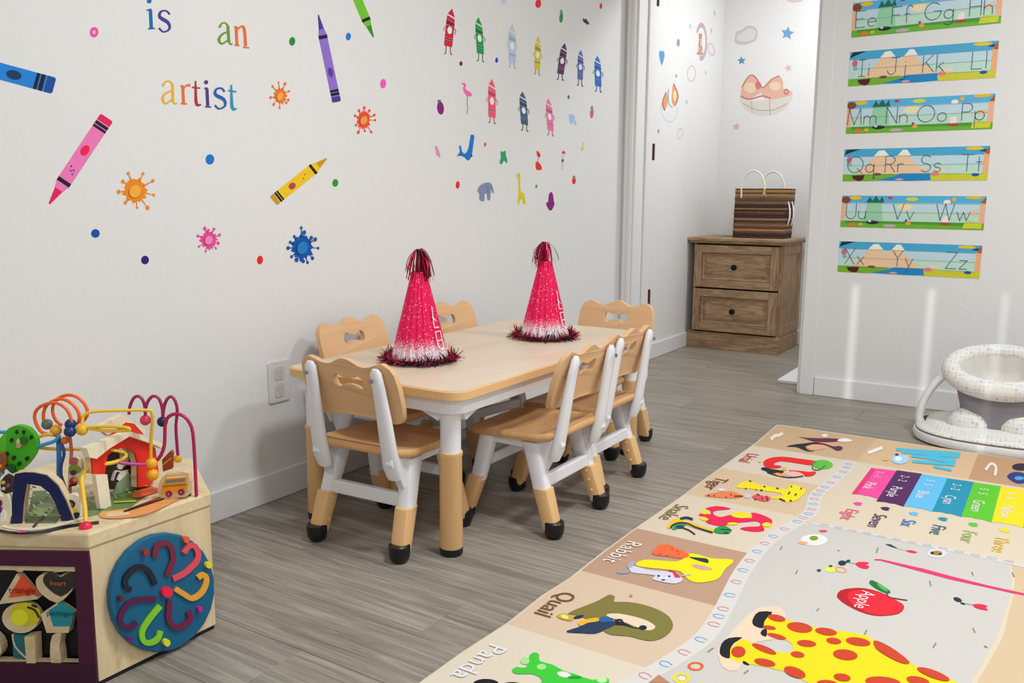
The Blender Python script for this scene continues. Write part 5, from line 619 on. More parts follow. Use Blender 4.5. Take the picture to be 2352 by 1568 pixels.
'man_blue':(37925,15551,'1e6cc8:0,0,-279,-224,335,-296 1e6cc8:-291,-279,342,-365,372,-490,-313,-416 1850a0:-312,-430,374,-503,387,-628,-294,-607 1e6cc8:-293,-621,388,-642,432,-1073,-249,-1074 f0f0ee:76,-935,149,-923,211,-894,248,-848,259,-796,237,-743,191,-698,124,-670,48,-659,-25,-671,-86,-700,-123,-746,-134,-798,-113,-850,-68,-895,0,-924 1850a0:-247,-1087,434,-1087,439,-1143,-242,-1142 1e6cc8:-241,-1156,441,-1157,445,-1380,-201,-1377 1e6cc8:-306,-682,-347,-703,-406,-735,-447,-773,-444,-812,-421,-849,-402,-875,-347,-861,-364,-836,-387,-802,-391,-772,-360,-746,-307,-718,-267,-697 1e6cc8:370,-695,423,-714,493,-741,535,-772,530,-814,500,-867,477,-905,535,-906,559,-868,590,-812,594,-760,542,-721,468,-691,414,-672 1850a0:-71,-1380,-105,-1605,-46,-1601,-12,-1376 1850a0:270,-1384,311,-1605,371,-1597,330,-1376 1850a0:-84,-1584,-246,-1614,-228,-1651,-67,-1621 1850a0:325,-1621,477,-1632,509,-1592,357,-1581'),
'man_coral':(29054,13516,'f05c74:0,0,-229,-225,233,-325 f05c74:-242,-282,234,-398,248,-530,-269,-425 c83c58:-269,-439,248,-544,248,-676,-269,-627 f05c74:-269,-641,248,-690,250,-1144,-268,-1118 f0f0ee:-11,-985,46,-976,95,-948,126,-901,139,-847,126,-791,95,-742,45,-709,-12,-695,-68,-704,-117,-733,-148,-779,-161,-833,-148,-889,-117,-938,-68,-970 c83c58:-268,-1133,250,-1159,250,-1218,-268,-1190 f05c74:-268,-1205,250,-1233,237,-1467,-254,-1438 f05c74:-282,-707,-315,-727,-362,-758,-395,-794,-395,-834,-380,-874,-368,-901,-330,-893,-341,-866,-356,-828,-356,-796,-330,-768,-287,-740,-255,-719 f05c74:233,-743,271,-765,322,-796,353,-831,346,-877,319,-931,299,-970,338,-973,359,-934,386,-877,393,-824,358,-782,303,-748,264,-726 c83c58:-153,-1446,-182,-1651,-142,-1649,-113,-1445 c83c58:107,-1463,127,-1663,168,-1659,147,-1458 c83c58:-168,-1634,-278,-1653,-267,-1685,-157,-1666 c83c58:137,-1677,239,-1692,262,-1659,159,-1644'),
'man_slate':(31294,13269,'3c5c7c:0,0,-217,-200,290,-295 3c5c7c:-224,-251,300,-360,332,-479,-235,-380 284460:-233,-393,334,-492,351,-611,-210,-562 3c5c7c:-208,-575,353,-624,412,-1034,-147,-1005 f0f0ee:112,-888,172,-880,221,-855,249,-813,255,-764,234,-713,194,-669,137,-639,75,-625,15,-634,-34,-659,-61,-700,-68,-749,-48,-799,-8,-844,49,-874 284460:-145,-1018,414,-1047,422,-1100,-138,-1071 3c5c7c:-136,-1084,424,-1114,439,-1326,-92,-1295 3c5c7c:-214,-633,-247,-651,-293,-679,-325,-712,-320,-749,-299,-785,-283,-810,-241,-800,-257,-775,-277,-742,-282,-713,-258,-690,-216,-665,-184,-647 3c5c7c:342,-673,386,-693,445,-722,482,-753,480,-794,459,-842,441,-877,486,-880,503,-844,526,-793,526,-744,483,-706,420,-675,375,-654 284460:17,-1303,-14,-1537,31,-1536,62,-1302 284460:297,-1321,324,-1551,369,-1547,343,-1317 284460:2,-1520,-121,-1539,-108,-1573,15,-1553 284460:334,-1567,449,-1583,474,-1548,359,-1532'),
'man_pink':(33409,13193,'f272aa:0,0,-206,-203,291,-298 f272aa:-212,-255,302,-365,336,-485,-219,-385 d04c8c:-217,-399,338,-499,358,-619,-189,-570 f272aa:-187,-583,360,-632,430,-1047,-116,-1020 f0f0ee:133,-900,191,-892,239,-866,264,-824,269,-774,248,-723,208,-678,151,-648,90,-634,32,-642,-15,-668,-40,-710,-46,-759,-24,-810,15,-855,71,-886 d04c8c:-114,-1033,432,-1061,441,-1115,-105,-1086 f272aa:-103,-1100,443,-1128,464,-1343,-54,-1313 f272aa:-194,-642,-225,-661,-270,-689,-300,-723,-295,-760,-273,-797,-256,-822,-210,-812,-226,-787,-247,-753,-252,-724,-229,-700,-189,-674,-158,-656 f272aa:348,-682,392,-702,450,-731,487,-763,486,-804,467,-853,451,-889,500,-891,516,-855,536,-803,536,-754,492,-715,430,-683,386,-663 d04c8c:50,-1321,17,-1522,66,-1521,99,-1320 d04c8c:323,-1339,353,-1540,403,-1536,373,-1334 d04c8c:35,-1504,-101,-1525,-87,-1560,49,-1539 d04c8c:365,-1556,492,-1573,519,-1537,392,-1520'),
'plum':(25942,12162,'8a1a78:0,0,-5,-102,-49,-190,-125,-245,-216,-258,-305,-225,-373,-154,-409,-59,-404,42,-360,129,-286,184,-195,198,-106,166,-36,96 50806a:-159,216,-172,193,-205,172,-253,158,-306,153,-354,159,-386,173,-398,194,-386,217,-352,237,-305,251,-252,256,-204,251,-171,236'),
'flamingo':(26997,13108,'f070b0:0,0,32,30,110,53,207,52,293,31,317,-19,310,-70,271,-88,246,-103,296,-147,384,-193,503,-222,616,-248,676,-283,701,-319,708,-356,663,-385,508,-401,336,-390,226,-324,153,-242,125,-175,127,-116,164,-68,182,-32,87,-14 8a8490:387,-385,377,-471,363,-591,358,-692,372,-746,394,-777,403,-818,387,-898,359,-991,337,-1058,383,-1059,404,-992,433,-897,450,-815,439,-767,417,-736,404,-687,409,-588,423,-468,434,-382'),
'whale':(26703,10478,'1478cc:0,0,92,74,201,177,174,285,139,373,199,407,276,391,307,292,348,183,452,129,571,130,670,215,759,362,831,590,893,795,950,850,1007,845,1086,848,1141,799,1117,638,1063,430,1015,213,947,22,835,-88,709,-132,595,-84,477,-13,336,18,200,29,70,6 2a3a58:1013,63,1009,44,995,28,976,19,955,18,936,26,923,40,918,59,923,78,936,93,955,102,977,103,996,96,1009,81'),
'squid':(25394,10779,'e890b4:0,0,41,20,102,5,162,-53,219,-131,257,-207,285,-281,314,-361,318,-413,259,-386,182,-337,116,-318,63,-291,42,-221,32,-140,7,-61'),
'frog':(29645,10806,'28a464:0,0,61,-4,158,-32,290,8,402,30,412,-50,403,-152,445,-206,490,-263,522,-381,513,-473,399,-425,266,-368,194,-434,129,-509,19,-518,-60,-481,-17,-381,44,-252,19,-109'),
'fruit':(32460,10935,'ea2c22:0,0,65,8,156,-23,247,-75,315,-137,322,-202,281,-248,167,-248,52,-209,2,-100 ea2c22:-63,-484,5,-444,104,-448,230,-490,348,-561,435,-661,449,-753,296,-792,111,-799,6,-780,-58,-725,-81,-602 a0705a:136,-234,81,-477,129,-479,184,-235'),
'mushroom':(34623,10970,'d84058:0,0,78,56,194,91,301,47,357,-15,271,-50,146,-63,48,-40 ccd0d0:2,-68,-5,-757,180,-753,186,-62 b04858:221,-351,210,-384,178,-412,131,-428,78,-430,30,-417,-4,-392,-16,-360,-5,-326,27,-299,74,-282,126,-280,174,-293,208,-318'),
'smallgiraffe':(36612,11521,'ccc850:0,0,-24,-64,-57,-156,-62,-238,-9,-298,68,-342,124,-371,189,-343,135,-315,65,-276,22,-229,28,-156,60,-67,84,-3 ccc850:-175,-241,-169,-404,-84,-401,-91,-237'),
'giraffe':(30840,9855,'dccc20:0,0,47,64,133,108,229,141,313,77,322,-253,344,-595,481,-669,631,-712,727,-927,764,-1130,687,-1174,579,-1142,520,-1045,462,-951,372,-943,292,-980,276,-1069,260,-1152,174,-1187,102,-1140,138,-930,187,-655,175,-368,136,-126,56,-37'),
'elephant':(28030,9222,'8490b0:0,0,58,110,197,222,438,299,694,341,868,333,999,273,1108,117,1164,-36,1124,-87,1051,-81,996,13,948,64,930,-124,898,-330,796,-369,695,-330,666,-217,644,-106,566,-88,494,-129,506,-261,494,-386,319,-400,146,-352,134,-235,147,-109,61,-53 6c7898:573,231,621,188,685,127,720,72,703,24,657,-25,622,-61,666,-74,702,-38,750,15,770,75,731,139,664,202,615,246'),
'octopus':(33516,9093,'8a1a80:0,0,103,96,224,139,319,96,393,2,428,-131,452,-263,512,-326,532,-390,422,-539,270,-667,141,-680,15,-626,-136,-496,-230,-362,-148,-323,-31,-281,-17,-144'),
'berry1':(26885,9430,'ea2840:0,0,-15,-46,-43,-87,-82,-116,-126,-132,-170,-130,-209,-113,-238,-80,-254,-39,-254,9,-241,55,-212,96,-174,126,-130,140,-86,140,-47,121,-17,90,-2,48'),
'berry2':(35987,9741,'ea2844:0,0,-19,-53,-56,-100,-109,-133,-170,-151,-232,-149,-288,-130,-330,-94,-355,-47,-358,7,-341,60,-303,106,-251,140,-190,157,-128,157,-72,137,-29,102,-5,53 5a9a60:-329,165,-277,216,-189,254,-98,220,-42,171,-95,142,-184,129,-275,138'),
'bdot1':(28663,11004,'f06060:0,0,-10,-28,-28,-53,-55,-71,-85,-81,-116,-81,-144,-72,-164,-53,-177,-29,-177,-1,-168,27,-149,52,-123,71,-93,80,-62,81,-34,71,-13,53,-1,29'),
'bdot2':(27102,13835,'6a2048:0,0,-11,-29,-31,-56,-61,-76,-94,-89,-129,-91,-160,-84,-183,-67,-197,-44,-198,-16,-188,13,-167,39,-138,60,-105,72,-70,75,-40,67,-15,51,-2,27'),
'bdot3':(29474,14257,'2a3ac4:0,0,-12,-35,-33,-66,-64,-90,-98,-105,-134,-107,-165,-99,-188,-79,-202,-51,-203,-18,-192,17,-170,48,-140,72,-106,86,-70,90,-39,81,-15,61,-2,33'),
'pine':(34583,16691,'3c8a50:0,0,-21,-76,-58,-146,-109,-200,-166,-233,-223,-239,-273,-221,-309,-177,-329,-115,-328,-42,-309,34,-271,103,-221,158,-164,190,-107,199,-57,179,-19,137,-1,74 5aa070:-303,181,-256,259,-175,321,-91,287,-40,226,-88,180,-170,150,-252,152'),
'tomato':(32709,16934,'ea1e3c:0,0,-24,-62,-70,-121,-139,-167,-217,-199,-297,-209,-370,-200,-424,-168,-458,-122,-462,-65,-441,-3,-393,54,-327,102,-249,133,-168,145,-96,134,-39,105,-7,57 6a8a70:-421,112,-353,180,-238,239,-121,223,-50,180,-119,137,-235,103,-351,95'),
'chili':(38290,17825,'dc1e4c:0,0,-15,-46,-43,-89,-82,-123,-127,-145,-173,-151,-214,-142,-245,-117,-263,-81,-264,-38,-251,8,-223,50,-184,85,-139,106,-93,113,-52,103,-20,80,-3,43'),
'skydot':(30058,16543,'c4d4ea:0,0,-17,-39,-54,-77,-107,-108,-169,-130,-233,-138,-291,-133,-336,-115,-364,-87,-369,-51,-353,-12,-316,25,-264,56,-202,77,-138,87,-80,82,-33,65,-7,36'),
'olive':(35288,13417,'5c6c54:0,0,-11,-30,-33,-58,-64,-79,-100,-92,-136,-93,-170,-85,-194,-67,-210,-42,-211,-12,-201,19,-179,46,-149,68,-113,80,-76,82,-43,73,-17,56,-3,30'),
'radish':(37641,12894,'d06488:0,0,-22,-78,-64,-147,-121,-199,-187,-229,-252,-231,-311,-208,-353,-159,-378,-93,-378,-17,-357,60,-315,129,-259,182,-193,211,-127,215,-69,190,-25,143,-2,76 6a9a80:-351,213,-298,289,-205,348,-108,306,-48,238,-103,194,-198,170,-293,178'),
'leaf':(32560,9451,'5c9c84:0,0,-10,-27,-30,-50,-58,-67,-90,-75,-124,-74,-154,-64,-176,-46,-190,-22,-191,6,-182,32,-162,55,-135,73,-102,81,-69,80,-39,70,-16,52,-3,27'),
'bat':(36372,16976,'2c2638:0,0,91,-7,209,-28,261,4,305,32,366,11,448,-32,599,-96,708,-154,629,-164,510,-167,480,-208,456,-239,393,-207,313,-167,213,-174,117,-168,33,-82'),
'dino':(35207,12643,'a8c8e8:0,0,85,44,226,49,410,46,567,13,579,-78,574,-178,688,-237,784,-291,744,-376,651,-428,550,-356,441,-283,337,-344,241,-405,166,-366,102,-276,28,-133'),
'hstar':(47935,17569,'8c9cb8:0,0,-13,-81,-57,-156,-133,-210,-223,-240,-317,-236,-400,-204,-456,-144,-484,-69,-471,11,-427,86,-352,140,-263,171,-169,167,-85,136,-28,76'),
'hballoon':(45088,16718,'5c9ccc:0,0,298,77,617,84,726,-18,717,-191,585,-479,396,-681,201,-527,42,-280,-39,-120'),
'hmoon':(50365,18532,'c4a8b4:0,0,112,217,266,399,454,536,665,621,889,647,1112,614,1324,523,1511,377,1662,185,1769,-42,1825,-292,1827,-551,1774,-803,1669,-1033,1519,-1228,1332,-1377,1120,-1471,895,-1507,670,-1482,720,-1205,886,-1223,1052,-1196,1208,-1126,1345,-1016,1455,-872,1532,-703,1571,-518,1570,-328,1529,-144,1451,24,1340,166,1202,274,1047,342,882,367,716,348,560,286,421,185,307,50,223,-110 d8b0a0:415,-101,495,-15,630,10,820,34,976,-16,951,-234,916,-497,1077,-711,1192,-893,1017,-1029,756,-1111,512,-1146,344,-1088,408,-849,511,-555,460,-301 b06858:896,-122,835,-231,664,-298,486,-283,403,-196,464,-88,633,-21,812,-35,896,-122,784,-139,738,-92,640,-84,548,-120,515,-179,560,-227,657,-235,750,-199,784,-139 b06858:569,-347,510,-455,436,-607,430,-728,596,-769,809,-767,890,-777,806,-849,619,-955,477,-1033,563,-1047,707,-969,902,-858,1003,-761,862,-726,655,-729,537,-704,547,-597,620,-448,679,-340 c49098:1279,-1040,1226,-1082,1071,-1130,845,-1176,594,-1209,368,-1224,211,-1218,153,-1192,204,-1151,355,-1103,577,-1058,828,-1024,1057,-1008,1218,-1014'),
'hrabbit':(53524,18044,'d8c4cc:0,0,96,-185,27,-359,-192,-483,-509,-527,-848,-482,-1133,-360,-1299,-189,-1312,-8,-1168,143,-900,231,-565,234,-240,151,0,0,-209,-47,-368,54,-584,109,-808,107,-988,49,-1084,-52,-1075,-173,-964,-287,-773,-368,-547,-398,-337,-368,-191,-286,-145,-170,-209,-47'),
'hkite':(48058,14072,'c8dcd8:0,0,-26,-161,-89,-317,-186,-464,-314,-598,-471,-715,-650,-812,-847,-885,-1055,-932,-1269,-954,-1482,-949,-1688,-917,-1881,-861,-2057,-781,-2210,-681,-2337,-563,-2435,-430,-2500,-286,-2532,-135,-2530,19,-2397,15,-2399,-122,-2371,-257,-2312,-385,-2225,-504,-2111,-609,-1974,-699,-1817,-769,-1645,-819,-1461,-847,-1272,-851,-1082,-832,-896,-789,-722,-724,-562,-638,-423,-534,-309,-415,-223,-284,-168,-145,-145,-2 e0a070:-848,1239,-439,1000,-95,621,-212,266,-490,15,-778,32,-1014,195,-1052,458,-1005,758,-972,1072 e8d8b0:-360,595,-372,463,-430,352,-522,285,-630,275,-733,324,-809,422,-845,549,-833,680,-776,791,-684,858,-577,869,-474,821,-397,723 e0a070:-1848,674,-1643,539,-1556,243,-1710,-103,-1955,-350,-2232,-254,-2390,-3,-2165,382 c0505c:-892,1226,-656,1068,-335,840,-146,615,-218,393,-422,171,-578,15,-484,7,-327,165,-118,392,-44,627,-240,862,-565,1092,-803,1251 8aa8d0:-1580,850,-1583,639,-1579,346,-1513,108,-1317,-14,-1059,-74,-876,-109,-818,-74,-999,-40,-1240,15,-1418,125,-1481,356,-1485,648,-1482,858 c0505c:-1893,677,-2047,515,-2254,286,-2368,74,-2293,-101,-2126,-255,-1999,-360,-1910,-339,-2037,-234,-2201,-85,-2272,80,-2162,283,-1957,509,-1803,671'),
'hcloud':(50552,16194,'d4c4c8:0,0,-68,-205,-247,-385,-504,-510,-794,-558,-1065,-520,-1273,-406,-1381,-235,-1374,-35,-1252,158,-1035,314,-760,405,-472,414,-222,340,-55,193,0,0,-133,-13,-178,144,-313,263,-516,323,-749,316,-973,242,-1150,116,-1250,-42,-1255,-204,-1167,-343,-998,-436,-777,-466,-542,-427,-333,-326,-189,-179,-133,-13'),
'hring':(48919,12650,'d8c4cc:0,0,-80,-156,-249,-277,-466,-337,-681,-322,-846,-237,-923,-101,-896,55,-771,196,-575,291,-353,316,-155,266,-27,152,0,0,-106,-3,-127,115,-226,203,-379,241,-550,222,-702,149,-799,40,-820,-81,-760,-186,-632,-252,-466,-263,-298,-217,-168,-123,-106,-3'),
'hspark0':(53219,20258,'a4d4b4:0,0,189,-144,241,-168,99,-401,-115,-252,-147,-193'),
'hspark1':(49365,18856,'a8d0bc:0,0,165,-125,210,-149,80,-352,-106,-221,-133,-165'),
'hspark2':(52797,19154,'a8d4c0:0,0,186,-132,237,-157,94,-372,-116,-235,-147,-176'),
'hspark3':(47544,15865,'88b8ac:0,0,151,-88,195,-113,66,-263,-106,-170,-132,-113'),
'hspark4':(52120,16623,'b8d8c0:0,0,183,-140,234,-166,92,-377,-114,-231,-145,-170'),
'hspark5':(49237,14652,'c8bcc0:0,0,166,-140,212,-168,81,-367,-107,-220,-135,-160'),
'hspark6':(45303,12717,'a0a0a8:0,0,142,-109,182,-136,62,-291,-99,-176,-123,-119'),
}
HW={
'cloud':(730,18672,'cfc6c2:0,0,1,156,25,343,82,488,193,550,337,570,471,600,569,670,657,750,766,793,923,784,1101,739,1246,666,1342,557,1407,420,1438,282,1432,141,1393,-1,1329,-116,1237,-189,1120,-234,992,-267,855,-295,708,-312,559,-313,400,-296,240,-263,116,-217,46,-164,12,-97 dedad6:122,30,112,133,169,253,247,349,340,400,453,427,565,460,664,519,760,584,861,621,977,617,1097,585,1193,532,1258,454,1299,355,1310,253,1294,142,1246,28,1154,-60,995,-111,790,-136,594,-134,408,-103,232,-45'),
'bluestar':(4008,19180,'74a2cc:0,0,93,-266,365,-362,144,-493,172,-765,-58,-579,-316,-651,-235,-404,-422,-176,-141,-211'),
'bluestar2':(1190,17680,'5c94bc:0,0,104,-162,293,-179,174,-304,238,-480,61,-395,-90,-487,-81,-309,-238,-189,-54,-164'),
'pinkstar':(4327,16902,'dfbcbc:0,0,-67,-141,29,-286,-138,-249,-240,-367,-277,-203,-436,-129,-290,-65,-287,98,-161,-27'),
'pinkstar2':(1102,13684,'d8b4b8:0,0,67,-165,245,-208,106,-307,132,-479,-21,-375,-184,-437,-139,-274,-265,-141,-84,-144'),
'topcloud':(3838,20672,'d8c4c4:0,0,-3,116,65,251,187,335,393,338,651,291,844,221,934,120,961,-5,928,-101,813,-151,636,-173,461,-169,283,-136,106,-77'),
'bears':(1219,15302,'ddd6cc:0,0,141,-58,373,-213,676,-330,1070,-355,1531,-343,1968,-315,2381,-283,2771,-236,3055,-169,3176,-50,3194,90,3203,148,3250,73,3289,-83,3276,-263,3192,-468,3057,-699,2887,-897,2683,-1043,2444,-1155,2188,-1236,1913,-1286,1620,-1304,1333,-1281,1046,-1202,765,-1081,532,-952,368,-830,252,-702,160,-555,60,-349,-16,-125 e4b4a0:62,-4,58,133,68,312,108,497,197,696,316,901,431,1060,532,1155,629,1204,729,1206,831,1157,935,1061,1045,937,1180,772,1321,580,1417,418,1449,315,1437,242,1387,172,1289,93,1152,16,1010,-56,872,-132,729,-203,584,-241,424,-228,261,-182,139,-134,82,-106,65,-75 e4b4a0:1421,335,1545,511,1725,692,1907,840,2080,956,2254,1040,2402,1053,2513,956,2599,789,2660,628,2673,493,2661,364,2697,259,2842,198,3034,161,3164,109,3211,20,3197,-84,3072,-170,2759,-233,2332,-278,1967,-291,1731,-267,1560,-210,1445,-122,1381,7,1372,168 ecd0b4:1028,441,996,299,894,190,740,134,564,144,403,218,287,341,241,489,273,632,377,741,532,796,707,785,867,711,982,588 ecd0b4:2520,433,2493,321,2404,235,2271,193,2120,201,1981,260,1881,358,1841,475,1869,587,1958,673,2092,715,2243,705,2381,646,2480,549 d87880:1324,547,1310,448,1262,370,1188,330,1103,335,1024,384,967,469,943,571,957,671,1006,748,1080,788,1165,783,1243,733,1300,649 c86c70:45,-31,169,-108,355,-214,586,-275,869,-236,1181,-155,1446,-113,1653,-157,1830,-240,1953,-303,1980,-245,1856,-181,1669,-95,1439,-47,1159,-89,848,-171,582,-208,376,-152,201,-52,80,24 c8786c:140,479,225,641,345,864,460,1038,555,1128,642,1172,724,1174,812,1131,911,1041,1017,921,1131,729,1255,500,1417,368,1596,458,1765,651,1929,813,2107,905,2289,975,2417,1022,2387,1084,2258,1037,2072,966,1884,867,1712,699,1548,510,1418,434,1310,535,1191,755,1073,953,959,1083,849,1183,733,1239,616,1236,508,1182,403,1082,283,902,161,677,76,514 c0b4a8:235,-493,463,-617,791,-787,1136,-917,1483,-975,1845,-992,2179,-966,2491,-869,2773,-732,2966,-632,2944,-595,2751,-695,2471,-831,2166,-925,1840,-950,1484,-934,1144,-876,806,-750,481,-581,254,-457 c0b4a8:744,-293,826,-1050,860,-1050,779,-293 c0b4a8:1866,-311,1959,-1251,1993,-1251,1900,-311 c86c70:3025,77,2996,-37,2910,-93,2807,-66,2735,32,2729,155,2790,246,2890,261,2983,194,3025,77,2966,80,2941,152,2884,193,2823,183,2785,128,2789,53,2833,-7,2896,-24,2948,11,2966,80'),
}
TEXTS=[
('triangle',(0.5060,0.8470,0.0000),(0.8660,0.5000),-0.1275,0.1836,0.0170,'7c1810'),
('heart',(0.5060,0.8470,0.0000),(0.8660,0.5000),-0.0586,0.2005,0.0140,'e06a3c'),
('pentagon',(0.5060,0.8470,0.0000),(0.8660,0.5000),-0.0593,0.1417,0.0145,'0c4850')]
